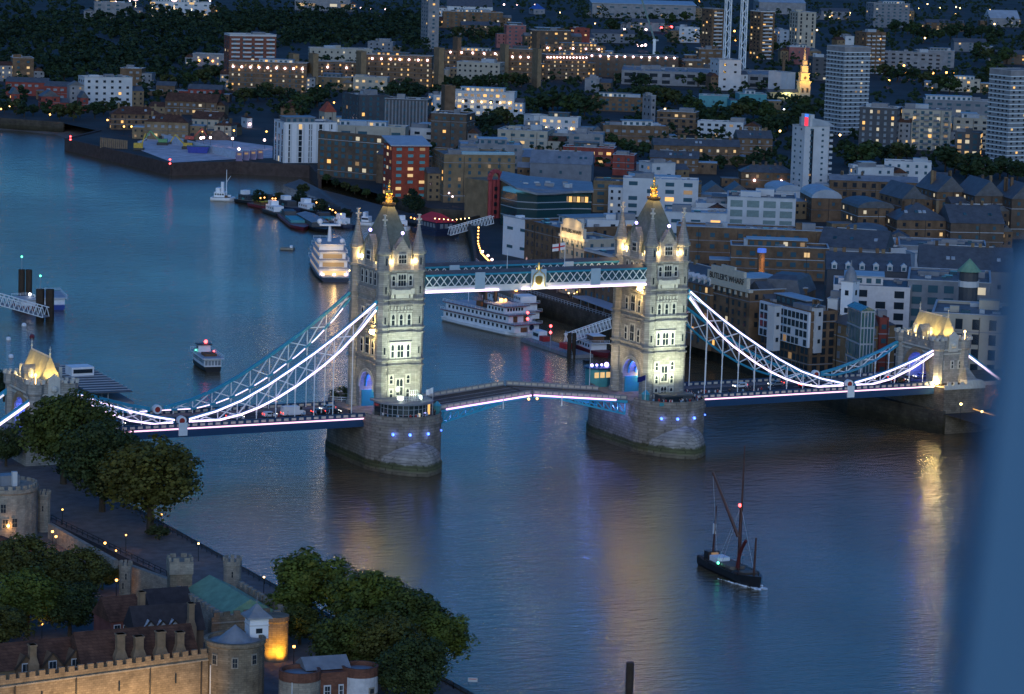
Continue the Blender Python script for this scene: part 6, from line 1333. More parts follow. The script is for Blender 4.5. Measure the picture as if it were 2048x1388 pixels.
Mx = Matrix.Translation(t.location) @ Matrix.Rotation(t.rotation_euler.z, 4, 'Z')
for x, zz in ((-.46, 5), (-.40, 8), (-.34, 11), (-.24, 13)): point('yacht_light', Mx @ Vector((L*x, 0, zz)), 420, (1, .6, .2), .5)
for k in range(5): MB().ball((L*(.38-.17*k), -B*.52, 3.2), .4).build('side_lamp', E_W, t)
# small passenger boat in the left water
t, L, z, B = decked('passenger_boat', 'small glass sided passenger boat sailing in the open water at left', (434, 750), (392, 720), 5.8, [(-.46, .40, 2.6, 8)], DH, WB, GLASSB, L0=20)
MB().bx(L*.16, L*.30, -2, 2, z, z+2.4).build('wheelhouse', WB, t); winrow(t, L*.17, L*.29, 2, z+1.5, 2, 1.1, 1, GLASS); MB().bx(L*.12, L*.32, -2.4, 2.4, z+2.4, z+2.7).build('wheelhouse_roof', BLACK, t)
for i in range(5): MB().bx(-L*.46-.08, -L*.46, -2.5+i*1.05, -1.7+i*1.05, 2.1, 3.6).build('stern_window', MATS['pale_window_strip'], t)
MB().ball((L*.2, -.6, z+3.3), .6).build('masthead_lamp', E_R, t); MB().ball((L*.05, -2.6, z+.6), .3).build('red_side_lamp', E_R, t); MB().ball((L*.22, 2.6, z+.6), .25).build('green_side_lamp', E_G, t); MB().bx(-L*.3, -L*.05, -2, 2, z, z+.8).build('deck_bench', BR, t)
# maroon barge, pontoon and gangway
t, L, z, B = decked('house_barge', 'white and maroon barge moored by the gangway under the right main tower', (1148, 690), (1214, 716), 6, [(-.46, .25, 2.2, 8)], RB, WB)
MB().bx(L*.05, L*.24, -2, 2, z, z+2.2).build('wheelhouse', BR, t); MB().bx(L*.03, L*.26, -2.3, 2.3, z+2.2, z+2.4).build('wheelhouse_roof', WB, t); winrow(t, L*.06, L*.23, 2, z+1.3, 3, .9, .9, GLASS)
t, L = place('pontoon', 'floating pontoon with red hut between the showboat and the gangway', 'pontoon', (1062, 682), (1165, 716)); MB().bx(-L/2, L/2, -4, 4, -.5, 1.1).build('deck', CON, t); MB().bx(-L*.48, -L*.34, 0, 3, 1.1, 4.2).build('hut', WB, t); MB().bx(-L*.34, -L*.26, 0, 2.6, 1.1, 2.8).build('red_cabinet', mat('red_cabinet_paint', (.4, .03, .03), .6), t); MB().bx(L*.08, L*.2, -.5, 2.5, 1.1, 3).build('red_cabinet', MATS['red_cabinet_paint'], t)
r = MB(); rail(r, [(-L/2, -3.9, 1.1), (L/2, -3.9, 1.1)], 1.1, .08, 2); r.build('railing', STEEL, t); MB().bx(-L*.46, -L*.36, -.1, -.02, 2.2, 3.4).build('window', GLASS, t)
def piles(px, py, top, n, label, lamp=None, gap=2.4, r=.9):
    P = G(px, py, 0); t = thing('mooring_pile', label, 'pile', (P.x, P.y, 0), -YAW, 'mooring piles')
    for i in range(n): MB().tube((i*gap, 0, -1), (i*gap, 0, top), r, r, 8).build('post', TIMB, t)
    if lamp:
        m_ = MB().tube((0, 0, top), (0, 0, top+4.5), .1, .1, 4); m_.build('lamp_pole', STEEL, t); MB().ball((0, 0, top+4.6), .35).build('lamp', LTR[lamp], t)
    return t
piles(1138, 716, 8.5, 2, 'pair of brown piles at the end of the white gangway', None, 1.5, .7)
piles(43, 610, 13, 2, 'tall pair of dark piles with a green lamp at far left', 'G', 2.6, 1.2); piles(80, 640, 11, 2, 'nearer pair of thick dark piles with a green lamp beside the blue boat', 'G', 3.4, 1.5)
piles(1257, 1420, 9.5, 1, 'single dark pile cut by the bottom edge', None, 0, .75)
for (px, py) in ((1054, 672), (1100, 700)):
    P = G(px, py, 1); t = thing('signal_post', 'post with two red lamps ' + ('at the bow of the showboat' if px < 1080 else 'on the pontoon'), 'signal post', (P.x, P.y, .8), 0, 'red signal posts'); MB().tube((0, 0, 0), (0, 0, 9), .1, .08, 5).build('post', STEEL, t)
    for z_ in (6.2, 8.4): MB().ball((0, 0, z_), .5).build('red_lamp', E_R, t)
def gangway(p, q, label, w=3, zp=2, zq=8, h=3.2):
    a, b = G(*p, zp), G(*q, zq); t = thing('gangway', label, 'gangway', (a.x, a.y, 0)); d = (b-a); n = Vector((-d.y, d.x, 0)).normalized()*w/2; N = 14
    f = MB().bar(a, b, w, .3); f.build('walkway', CON, t, True)
    for s in (-1, 1):
        m = MB(); o = n*s; up = Vector((0, 0, h)); m.bar(a+o, b+o, .28); m.bar(a+o+up, b+o+up, .28)
        for i in range(N):
            p0, p1, pm = a.lerp(b, i/N), a.lerp(b, (i+1)/N), a.lerp(b, (i+.5)/N); m.bar(p0+o, pm+o+up, .18); m.bar(pm+o+up, p1+o, .18)
        m.build('side_truss', BWHITE, t, True)
gangway((1128, 688), (1222, 655), 'white truss gangway up to the promenade by the right main tower'); gangway((92, 634), (-40, 596), 'white truss gangway of the pier at far left', 3.5, 2, 6)
t, L, z, B = decked('passenger_boat', 'blue and white catamaran behind the nearer dark piles', (112, 622), (92, 600), 8, [(-.4, .3, 2.4, 4)], mat('blue_boat_hull', (.02, .06, .30), .4, var=0), WB, L0=24)
t, L, z, B = decked('work_boat', 'small white work boat with a lamp between the two pairs of piles', (62, 622), (36, 612), 6, [(-.3, .2, 2.2, 3)], RB, WB, L0=16); MB().ball((0, -2, z+1), .5).build('deck_lamp', E_C, t)
# pier pontoon behind left end tower
t = thing('pier_canopy', 'long dark roofed pier with a white cabin behind the left end tower', 'pier', (*G(180, 790, 3)[:2], 0)); a, b = G(128, 752, 3), G(222, 808, 3)
MB().bar(a, b, 14, .8).build('deck', CON, t, True); MB().bar(a+Vector((0, 0, 3.4)), b+Vector((0, 0, 3.4)), 13, .3).build('roof', SLATE, t, True)
for i in range(8): c = a.lerp(b, (i+.5)/8); MB().bar(c+Vector((0, 0, .4)), c+Vector((0, 0, 3.3)), .4).build('post', STEEL, t, True)
c = a.lerp(b, .35); MB().bx(c.x-4, c.x+3, c.y-4, c.y+2, 6.6, 9.2).build('cabin', WB, t, True); MB().bx(c.x-3.5, c.x+2.5, c.y-4.1, c.y-4, 7.4, 8.6).build('cabin_window', GLASS, t, True)
for i in range(12): c = a.lerp(b, (i+.5)/12); d = (b-a).normalized(); n = Vector((-d.y, d.x, 0))*6.6; MB().bar(c-n+Vector((0, 0, 3.7)), c+n+Vector((0, 0, 3.7)), .25).build('roof_rib', STEEL, t, True)
# raft, dinghies, buoys
t, L = place('raft', 'small flat raft floating left of the superyacht', 'raft', (562, 499), (588, 500)); MB().bx(-L/2, L/2, -2.4, 2.4, -.3, 1.0).build('deck', mat('tan_raft', (.32, .27, .2), .8), t); MB().bx(L*.2, L*.4, -1, 1, 1, 1.9).build('locker', WB, t); MB().bx(-L/2-.2, L/2+.2, -2.6, 2.6, -.5, .2).build('float', BLACK, t)
t, L = place('dinghy', 'small dark dinghy floating near the gangway under the right tower', 'dinghy', (1168, 725), (1180, 724)); hull(MB(), L, 1.8, .7, .4, .8).build('hull', DH, t); MB().bx(-.3, .3, -.7, .7, .4, .6).build('thwart', BR, t)
for i, (px, py, lb) in enumerate(((17, 680, 'pale mooring buoy by the left edge'), (64, 675, 'red mooring buoy behind the spire of the left end tower'), (22, 715, 'pale buoy just left of the left end tower roof'), (48, 652, 'pale buoy below the far left piles'), (1021, 605, 'white buoy in the dark water under the walkway'))):
    P = G(px, py, 0); t = thing('mooring_buoy', lb, 'buoy', (P.x, P.y, 0), 0, 'mooring buoys'); MB().ball((0, 0, .3), .9, 10).build('float', RB if 'red' in lb else WB, t); MB().tube((0, 0, 1), (0, 0, 2), .12, .1, 5).build('lifting_eye', BLACK, t)
# moored barges with gardens
mo = [((424, 400), (470, 402), 9, 'white old tug with a tall mast at the outer end of the moorings', WB, 'tug'), ((478, 404), (520, 410), 7, 'dark house barge beside the old tug', DH, 'h'), ((506, 412), (545, 420), 7, 'barge with yellow awning in the outer moorings', RB, 'y'),
      ((536, 424), (572, 436), 7, 'white cabin boat near the middle of the moorings', DH, 'w'), ((570, 432), (606, 462), 9, 'rusty red barge with a teal cover', RB, 't'), ((606, 440), (650, 466), 10, 'long grey roofed barge next to the rusty red one', DH, 'g'), ((640, 440), (672, 452), 9, 'barge with a teal tarpaulin right of the grey roofed barge', DH, 't'),
      ((560, 414), (600, 424), 7, 'blue grey barge crowded with deck clutter', NV, 'h'), ((600, 420), (640, 430), 7, 'barge with white rails in the inner moorings', DH, 'w'), ((672, 452), (704, 458), 7, 'navy boat moored behind the superyacht mast', NV, 'w'), ((722, 450), (752, 452), 7, 'white cruiser between the spires of the left main tower', WB, 'w'), ((520, 398), (560, 404), 8, 'garden barge with the round bush', DH, 'b'), ((590, 402), (640, 414), 9, 'garden barge with the dark purple tree', DH, 'b'), ((640, 420), (700, 432), 8, 'garden barge with orange lamps nearest the shore', DH, 'b'), ((800, 456), (812, 462), 5, 'small white launch left of the red roofed boat', WB, 'w')]
for s_, b_, B, lb, hm, kd in mo:
    t, L = place('moored_barge', lb, 'barge', s_, b_, 'barges of the floating moorings'); hull(MB(), L, B, 1.6, .2, .9, .2).build('hull', hm, t)
    MB().bx(-L*.42, L*.3, -B*.4, B*.4, 1.6, 1.8).build('deck', DK, t); rng = random.Random(lb)
    if kd == 't': MB().bx(-L*.1, L*.22, -B*.36, B*.36, 1.8, 2.9).build('teal_cover', TEAL, t); MB().bx(-L*.38, -L*.2, -B*.3, B*.3, 1.8, 4.2).build('cabin', DKG, t)
    elif kd == 'g': MB().bx(-L*.4, L*.3, -B*.4, B*.4, 1.8, 3.6).build('cabin', DKG, t); MB().gable(-L*.41, L*.31, -B*.42, B*.42, 3.6, 4.6).build('roof', LEAD, t)
    elif kd == 'y': MB().bx(-L*.3, L*.2, -B*.4, B*.4, 3.2, 3.5).build('yellow_awning', mat('yellow_awning', (.5, .42, .06), .7), t); MB().bx(-L*.28, L*.18, -B*.3, B*.3, 1.8, 3.2).build('cabin', BR, t)
    elif kd == 'b': MB().bx(-L*.4, L*.35, -B*.4, B*.4, 1.8, 2.6).build('planter', TIMB, t)
    else:
        MB().bx(-L*.36, L*.1, -B*.34, B*.34, 1.8, 4.2).build('cabin', WB if kd in 'wtug' else DKG, t); winrow(t, -L*.34, L*.08, B*.34, 3.2, 4, .8, .8, GLASS); MB().bx(-L*.3, -L*.12, -B*.26, B*.26, 4.2, 6.2).build('wheelhouse', WB, t)
    if kd == 'tug': MB().tube((L*.12, 0, 1.8), (L*.12, 0, 15), .3, .12, 6).build('mast', WB, t); MB().tube((-L*.05, 0, 4), (-L*.05, 0, 9), .9, .8, 8).build('funnel', WB, t); MB().tube((L*.12, 0, 9), (L*.3, 0, 12), .14, .1, 5).build('derrick', WB, t)
    for k in range(5):
        x, y = rng.uniform(-L*.4, L*.3), rng.uniform(-B*.35, B*.35); MB().bx(x-.8, x+.8, y-.5, y+.5, 1.8, 2.7).build('deck_box', rng.choice([WB, STEEL, BR, TEAL]), t)
# red-roofed restaurant boat, its gangway
t, L = place('restaurant_boat', 'navy floating restaurant with a bright red roof', 'boat', (848, 462), (894, 472)); B = 12; L = max(L, 20)
MB().bx(-L/2, L/2, -B/2, B/2, -.4, 2).build('pontoon', NV, t); MB().bx(-L*.44, L*.44, -B*.4, B*.4, 2, 6).build('cabin', NV, t); MB().hip(-L*.46, L*.46, -B*.43, B*.43, 6, 9.5).build('roof', mat('bright_red_roof', (.55, .04, .05), .7, var=.15), t); winrow(t, -L*.4, L*.4, B*.4, 4.4, 6, 1.6, 1.8, MATS['pale_window_strip'])
for i in range(3): MB().bx(L*.44, L*.44+.06, -3+i*2.4, -1.4+i*2.4, 3.2, 5.2).build('end_window', MATS['pale_window_strip'], t)
gangway((898, 470), (985, 446), 'grey truss gangway from the red roofed restaurant boat to the promenade', 3, 2, 7)
t, L = place('house_boat', 'dark house boat left of the red roofed restaurant boat', 'boat', (812, 444), (848, 456)); hull(MB(), L, 8, 1.6).build('hull', DH, t); MB().bx(-L*.4, L*.3, -3, 3, 1.6, 4.4).build('cabin', DKG, t); winrow(t, -L*.38, L*.28, 3, 3.2, 5, .9, .8, GLASS)
# cleared construction site
SITE = mat('pale_site_rubble', (.52, .48, .5), .9, var=.3, scale=.15)
struct('site_ground', MB().add([(*G(a, b, ZG+.05)[:2], ZG+.05) for a, b in ((275, 298), (345, 325), (470, 318), (545, 316), (545, 292), (450, 280), (330, 270), (275, 282))], [tuple(range(8))]), SITE)
def digger(px, py, col, label, flip=1, sc=1.5):
    P = G(px, py, ZG+.1); t = thing('excavator', label, 'excavator', (P.x, P.y, ZG+.1), -YAW+(0 if flip > 0 else math.pi)); t.scale = (sc,)*3
    for s in (-1, 1): MB().bx(-2, 2, s*1.1-.35, s*1.1+.35, 0, .9).build('track', BLACK, t)
    MB().bx(-1.8, 1.5, -1.3, 1.3, 1.1, 2.3).build('body', col, t); MB().bx(.2, 1.5, -1.2, 0, 2.3, 3.4).build('cab', GLASS, t)
    MB().bar((1.4, .5, 2), (4.5, .5, 5.2), .45).build('boom', col, t); MB().bar((4.5, .5, 5.2), (6.2, .5, 2.4), .35).build('arm', col, t); MB().bx(5.8, 6.9, 0, 1, 1.6, 2.5).build('bucket', BLACK, t)
YP = mat('yellow_machine_paint', (.5, .33, .04), .6); digger(375, 298, YP, 'yellow excavator near the middle of the cleared site', -1); digger(325, 290, mat('green_machine_paint', (.12, .3, .12), .6), 'green and white excavator on the cleared site', -1); digger(380, 284, mat('red_machine_paint', (.5, .08, .05), .6), 'red excavator by the rubble heap on the site', 1)
P = G(278, 300, ZG); t = thing('crawler_crane', 'yellow crawler crane with a leaning boom on the cleared site', 'crane', (P.x, P.y, ZG+.1), -YAW); t.scale = (.7,)*3; k = mpp(P)
MB().bx(-4, 4, -3, 3, 0, 1.6).build('tracks', BLACK, t); MB().bx(-4, 3, -2, 2, 1.6, 5.4).build('cab', YP, t); MB().bar((2, 0, 4), (5, 0, 13), .9).build('boom', YP, t); MB().bar((-1, 0, 5), (22*k, 0, 34*k), .7).build('jib', STEEL, t)
P = G(396, 306, ZG); t = thing('skip', 'blue waste skip on the cleared site', 'skip', (P.x, P.y, ZG+.1), -YAW); MB().loft([[(-5, -2, 0), (5, -2, 0), (5, 2, 0), (-5, 2, 0)], [(-6, -2.4, 3.6), (6, -2.4, 3.6), (6, 2.4, 3.6), (-6, 2.4, 3.6)]]).build('body', mat('blue_skip_paint', (.03, .05, .3), .6), t); MB().bx(-6.1, 6.1, -2.5, 2.5, 3.5, 3.7).build('rim', NV, t)
P = G(228, 297, ZG); t = thing('retaining_wall', 'row of tall tan sheet piles standing on the cleared site', 'wall', (P.x, P.y, ZG), -YAW); k = mpp(P)
for i in range(14): MB().bx((-28+i*4)*k, (-25+i*4)*k, -.4*(i % 2), .5-.4*(i % 2), 0, (24-i*.4)*k*.9).build('sheet_pile', mat('tan_sheet_pile', (.2, .14, .09), .85, var=.3), t)
t = thing('site_hoarding', 'long pale blue hoarding across the cleared site', 'fence', (*G(400, 295, ZG)[:2], ZG)); q = MB(); a, b = G(328, 276, ZG+2), G(470, 310, ZG+2); q.bar(a, b, .3, 4); q.build('panels', mat('pale_blue_hoarding', (.4, .46, .55), .7), t, True)
for i in range(4): P = G(478+i*14, 322-i*1.5, ZG); t = thing('site_cabin', ['purple grey site cabin nearest the corner of the sheet pile wall', 'second purple grey site cabin from the sheet pile corner', 'third purple grey site cabin from the sheet pile corner', 'site cabin touching the white panelled block'][i], 'site cabin', (P.x, P.y, ZG), -YAW+.2, 'site cabins'); MB().bx(-1.6, 1.6, -1.2, 1.2, 0, 5).build('wall', mat('purple_grey_cabin', (.22, .18, .28), .7), t); MB().bx(-1.7, 1.7, -1.3, 1.3, 5, 5.25).build('roof', ROOFL, t); MB().bx(-1, 1, -1.25, -1.19, 3.2, 4.2).build('window', LIT[3], t)
P = G(437, 278, ZG); t = thing('rubble_heap', 'brown rubble heap behind the hoarding on the site', 'heap', (P.x, P.y, ZG)); MB().lathe(0, 0, [(9, 0), (5, 2.6), (2, 4.6), (.1, 5.2)], 11).build('heap', mat('brown_rubble', (.22, .13, .09), .9, var=.4, scale=.5), t)
# ------------------------------------------------------------------ the fortress in the lower left corner
ZF = 7.0
RAG = mat('ragstone', (.24, .19, .13), .9, var=.35, scale=.5, courses=.4, rowh=.4)
RAGL = mat('pale_ragstone', (.34, .30, .24), .9, var=.3, scale=.5, courses=.3, rowh=.4)
BRK2 = mat('fortress_brick', (.17, .075, .05), .85, var=.3, scale=.6, courses=.3, rowh=.25)
def winbox(t, P, rz, w, h, label='window', fr=WHT, gl=GLASS, bars=2, d=.0):
    o = MB().bx(-w/2-.18, w/2+.18, -.12, .05, -h/2-.18, h/2+.18).build(label, fr, t); o.location = Vector(P)-t.location; o.rotation_euler = (0, 0, rz)
    for i in range(bars):
        for j in range(2): MB().bx(-w/2+(i+.08)*w/bars, -w/2+(i+.92)*w/bars, -.17, -.12, -h/2+(j+.06)*h/2, -h/2+(j+.94)*h/2).build('pane', gl, o)
    return o
def wall(label, a, b, z0, z1, th=1.6, m=RAG, crenel=True, name='battlemented_wall', cw=1.1):
    t = thing(name, label, 'wall', ((a.x+b.x)/2, (a.y+b.y)/2, z0)); q = MB().bar((a.x, a.y, (z0+z1)/2), (b.x, b.y, (z0+z1)/2), th, z1-z0); q.build('wall', m, t, True)
    if crenel:
        d = (b-a).normalized(); n = Vector((d.y, -d.x, 0))
        if n.dot(Vector((CAM.x, CAM.y, 0))-Vector((a.x, a.y, 0))) < 0: n = -n
        f = n*(th/2-.25); c = MB(); c.bar((a.x+f.x, a.y+f.y, z1+.35), (b.x+f.x, b.y+f.y, z1+.35), .5, .7); c.crenel((a.x+f.x, a.y+f.y), (b.x+f.x, b.y+f.y), z1+.7, .9, cw, .5, .75); c.build('battlement', m, t, True)
        s = MB().bar((a.x+n.x*(th/2+.1), a.y+n.y*(th/2+.1), z1-.5), (b.x+n.x*(th/2+.1), b.y+n.y*(th/2+.1), z1-.5), .25, .25); s.build('string_course', RAGL, t, True)
    return t
a, b = G(-70, 1376, 17.5), G(412, 1312, 17.5); cw = wall('long golden lit battlemented wall along the bottom left edge', a, b, 3, 17.5)
d = (b-a).normalized(); n = Vector((d.y, -d.x, 0)); n = n if n.y < 0 else -n
pp = MB()
for f in (.19, .44, .75, .97): p = a.lerp(b, f)+n*.95; pp.bar((p.x, p.y, 3), (p.x, p.y, 17), .22)
pp.build('drain_pipe', BLACK, cw, True)
for f in (.3, .62, .86): p = a.lerp(b, f)+n*.85; o = MB().bx(-.12, .12, -.1, .05, -.9, .9).build('arrow_slit', GLASS, cw); o.location = Vector((p.x, p.y, 14.4))-cw.location; o.rotation_euler = (0, 0, math.atan2(d.y, d.x))
for f, pw in ((.1, 6500), (.35, 11500), (.52, 7000), (.70, 10500), (.9, 6000)): p = a.lerp(b, f)+n*9; spot('wall_light', (p.x, p.y, 7.9), (p.x-n.x*9, p.y-n.y*9, 13.5), pw*.8, (1, .64, .3), 110, 1, .4)
# bell tower
P = G(470, 1275, 20.3); t = thing('bell_tower', 'round ragstone tower with a white wooden belfry at the end of the golden wall', 'tower', (P.x, P.y, 3)); r_ = 60*mpp(P)
MB().lathe(P.x, P.y, [(r_*1.08, 3), (r_, 9), (r_, 19.3), (r_*1.04, 19.6), (r_*1.04, 20.3), (r_*.9, 20.31), (r_*.9, 19.7)], 24).build('wall', RAG, t, True)
MB().lathe(P.x, P.y, [(r_*.9, 19.7), (r_*.62, 19.9), (.05, 22.7)], 20).build('roof', LEAD, t, True)
for az, z in ((-.62, 17.2), (.1, 16.9), (.78, 17.3), (-.25, 9.6), (.55, 9.0)):
    e = Vector((math.sin(YAW+math.pi+az*1.0), math.cos(YAW+math.pi+az), 0)); e = Vector((-FW.x, -FW.y, 0)).normalized()*math.cos(az)+Vector((r0.x, r0.y, 0))*math.sin(az)
    winbox(t, (P.x+e.x*r_, P.y+e.y*r_, z), math.atan2(e.y, e.x)+math.pi/2, .9 if z > 12 else .5, 1.7 if z > 12 else 1.2, 'window', RAGL, GLASS, 2)
e = Vector((r0.x, r0.y, 0))*-.72-Vector((FW.x, FW.y, 0)).normalized()*.69; MB().tube((P.x+e.x*(r_+.1), P.y+e.y*(r_+.1), 3), (P.x+e.x*(r_+.1), P.y+e.y*(r_+.1), 16), .12).build('drain_pipe', WHT, t, True)
Q = G(513, 1268, 20.0); bt = MB(); c_, s_ = math.cos(-YAW+.35), math.sin(-YAW+.35)
def rq(h, z): return [(Q.x+x*c_-y*s_, Q.y+x*s_+y*c_, z) for x, y in ((-h, -h), (h, -h), (h, h), (-h, h))]
bel = bt.loft([rq(1.75, 19.5), rq(1.75, 23.3)]).build('belfry', mat('white_boarding', (.7, .72, .75), .6, var=.06), t, True)
MB().loft([rq(2.4, 23.3), rq(2.3, 23.6), rq(1.3, 24.3), rq(.25, 25.6)]).build('belfry_roof', LEAD, bel, True); MB().tube((Q.x, Q.y, 25.4), (Q.x, Q.y, 27.2), .12, .04).build('finial', LEAD, bel, True)
MB().loft([rq(1.86, 21.9), rq(1.86, 22.1)]).build('cornice', WHT, bel, True)
for k, (ax, ay) in enumerate(((0, -1), (1, 0))):
    o = MB().bx(-.6, .6, -.08, .04, -.45, .45).build('louvre', GLASS, bel); x, y = ax*1.76, ay*1.76; o.location = Vector((Q.x+x*c_-y*s_, Q.y+x*s_+y*c_, 21.0))-t.location; o.rotation_euler = (0, 0, -YAW+.35+(math.pi/2 if ax else 0))
# houses behind the wall
def longhouse(label, pa, pb, zr, ze, dep, wallm, roofm, chs=(), gables=(), wins=(), z0=ZF):
    a, b = G(*pa, zr), G(*pb, zr); c = (a+b)/2; L = (b-a).length; ang = math.atan2(b.y-a.y, b.x-a.x); t = thing('house', label, 'house', (c.x, c.y, z0), ang, 'old houses inside the fortress'); x = L/2; h = ze-z0
    MB().bx(-x, x, -dep, dep, -1, h).build('wall', wallm, t); rf = MB().gable(-x, x, -dep, dep, h, zr-z0, .35).build('roof', roofm, t)
    for u, top, w in chs:
        m = MB().bx(u*L-w*.75, u*L+w*.75, -dep-1.1, -dep+.6, -1, h+.8); m.loft([[(u*L-w*.75, -dep-1.1, h+.8), (u*L+w*.75, -dep-1.1, h+.8), (u*L+w*.75, -dep+.6, h+.8), (u*L-w*.75, -dep+.6, h+.8)], [(u*L-w*.45, -dep-.8, h+2.2), (u*L+w*.45, -dep-.8, h+2.2), (u*L+w*.45, -dep+.5, h+2.2), (u*L-w*.45, -dep+.5, h+2.2)]])
        m.bx(u*L-w*.45, u*L+w*.45, -dep-.8, -dep+.5, h+2.2, top-z0); m.bx(u*L-w*.55, u*L+w*.55, -dep-.9, -dep+.6, top-z0-.3, top-z0); m.build('chimney', mat('chimney_brick', (.26, .17, .10), .85, var=.25, scale=.8), t)
    for u, w, gm in gables:
        g_ = MB().bx(u*L-w, u*L+w, -dep-.3, 0, 0, h+.2); g_.add([(u*L-w, -dep-.3, h+.2), (u*L+w, -dep-.3, h+.2), (u*L, -dep-.3, h+.2+w*1.15), (u*L-w, 0, h+.2), (u*L+w, 0, h+.2), (u*L, 0, h+.2+w*1.15)], [(0, 1, 2), (1, 4, 5, 2), (0, 2, 5, 3)]); go = g_.build('gable', gm, t)
        rr = MB()
        for s in (-1, 1): rr.bar((u*L+s*(w+.2), -dep-.5, h+.1), (u*L, -dep-.5, h+.4+w*1.15), .3, .25)
        rr.build('bargeboard', TIMB, go); wv = MB().bx(u*L-.75, u*L+.75, -dep-.45, -dep-.3, h-.5, h+1.1).build('window', WHT, go)
        for i in range(2): MB().bx(u*L-.62+i*.66, u*L-.04+i*.66, -dep-.5, -dep-.45, h-.35, h+.95).build('pane', GLASS, wv)
    for u, z in wins:
        wv = MB().bx(u*L-.7, u*L+.7, -dep-.12, -dep+.02, z-z0-.8, z-z0+.8).build('window', WHT, t)
        for i in range(2): MB().bx(u*L-.58+i*.6, u*L-.04+i*.6, -dep-.17, -dep-.12, z-z0-.66, z-z0+.66).build('pane', GLASS, wv)
    return t
longhouse('long brown roofed house with four big chimneys behind the golden wall', (150, 1264), (378, 1246), 22, 17.2, 4.6, YEL, TILE, ((-.18, 22.3, 1.6), (-.02, 21.6, 1.7), (.17, 22.2, 1.7), (.34, 21.8, 1.5)), (), ((-.22, 16.2), (-.1, 16.2), (.08, 16.2), (.26, 16.2), (.43, 16.2)))
longhouse('gabled brown house with small white windows at the left end of the golden wall', (-40, 1290), (150, 1272), 20.5, 16.6, 4.6, YEL, TILE, ((-.05, 21, 1.3),), ((-.12, 1.9, BRB), (.16, 1.9, BRB), (.4, 2.0, BRB)), ((-.2, 15.0), (.2, 15)))
TUD = mat('timbered_white_plaster', (.42, .42, .42), .8, var=.7, scale=1.6)
longhouse('dark half timbered house with white gable panels behind the long brown roofed house', (262, 1212), (396, 1204), 19, 14.6, 4.2, BRB, mat('black_tile_roof', (.05, .04, .04), .8, var=.3), ((.3, 20, 1.2),), ((-.3, 1.8, TUD), (-.12, 1.7, TUD), (.06, 1.7, TUD)), ())
longhouse('brown timbered house under the dark tree with tall white window strips', (205, 1194), (268, 1188), 19, 15, 4.2, mat('red_brown_plaster', (.16, .06, .05), .85, var=.3), TILE, ((.45, 20.5, 1.2),), (), ((-.3, 13.6), (0, 13.4), (.25, 13.2)))
longhouse('low black roofed house below the square stone tower', (290, 1178), (372, 1172), 15.5, 12.2, 4.5, BRB, MATS['black_tile_roof'], (), (), ())
# turrets, towers
def drum(name, label, px, py, zt, rpx, z0, m, cren=True, n=20, slits=((-.4, -4), (.3, -6))):
    P = G(px, py, zt); r = rpx*mpp(P); t = thing(name, label, 'tower', (P.x, P.y, z0)); MB().lathe(P.x, P.y, [(r*1.05, z0-1), (r, z0+1.5), (r, zt-2), (r*1.06, zt-1.7), (r*1.06, zt-.8), (r*.8, zt-.79)], n).build('wall', m, t, True)
    if cren:
        k = MB(); nn = max(8, int(r*3.4))
        for i in range(nn):
            a = 2*math.pi*(i+.5)/nn; a0, a1 = a-.28*2*math.pi/nn, a+.28*2*math.pi/nn; k.bar((P.x+r*.97*math.cos(a0), P.y+r*.97*math.sin(a0), zt-.4), (P.x+r*.97*math.cos(a1), P.y+r*.97*math.sin(a1), zt-.4), .45, .8)
        k.build('battlement', m, t, True)
    for az, dz in slits:
        e = Vector((-FW.x, -FW.y, 0)).normalized()*math.cos(az)+Vector((r0.x, r0.y, 0))*math.sin(az); winbox(t, (P.x+e.x*(r+.02), P.y+e.y*(r+.02), zt+dz), math.atan2(e.y, e.x)+math.pi/2, .35 if r < 4 else 1.2, 1.3 if r < 4 else 2.0, 'window', RAGL, GLASS, 1 if r < 4 else 2)
    return t, P, r
t, P, r_ = drum('drum_tower', 'big battlemented drum tower with arched windows at the left edge', 14, 962, 19.5, 60, ZF, RAGL, slits=((.05, -5), (.42, -8.3), (-.25, -5), (.12, -8.5)))
MB().bx(P.x-2, P.x+2.5, P.y-1.5, P.y+2, 18.5, 21).build('roof_hut', LEAD, t, True); MB().bx(P.x+.5, P.x+1.6, P.y-2.6, P.y-1.6, 18.5, 22).build('chimney', WHT, t, True)
e = Vector((-FW.x, -FW.y, 0)).normalized()*.93+r0*.2; lp = MB().ball((P.x+e.x*(r_+.5), P.y+e.y*(r_+.5), 10.6), .4).build('wall_lamp', E_O, t, True); point('lamp_light', (P.x+e.x*(r_+1.3), P.y+e.y*(r_+1.3), 10.6), 260, (1, .5, .15), .2)
e = -e*.2+r0; spot('tower_light', (P.x+8, P.y-11, 7.5), (P.x+4, P.y-3, 14), 900, (1, .6, .25), 80, 1, .4)
drum('stair_turret', 'slim battlemented turret attached to the right of the big drum tower', 88, 980, 16.6, 13, ZF, RAGL, n=10, slits=((0, -4),))
drum('stair_turret', 'small pale round turret at the end of the lane wall', 251, 1122, 15.0, 12.5, ZF, RAGL, n=12, slits=((.2, -3), (-.2, -5)))
drum('stair_turret', 'round battlemented turret on the far side of the green copper roof', 465, 1113, 17.5, 18, ZF, RAGL, n=12, slits=((.1, -3.4),))
gd, P, r_ = drum('drum_tower', 'round drum lit bright gold from below beside the wharf trees', 552, 1222, 16.6, 25.5, 5.5, RAG, cren=False, slits=())
for s, pw in ((.45, 5200), (-.35, 2200)):
    e = Vector((-FW.x, -FW.y, 0)).normalized()*math.cos(s)+r0*math.sin(s); spot('tower_light', (P.x+e.x*(r_+2.2), P.y+e.y*(r_+2.2), 7.6), (P.x+e.x*r_*.9, P.y+e.y*r_*.9, 10), pw, (1, .48, .03), 100, 1, .3)
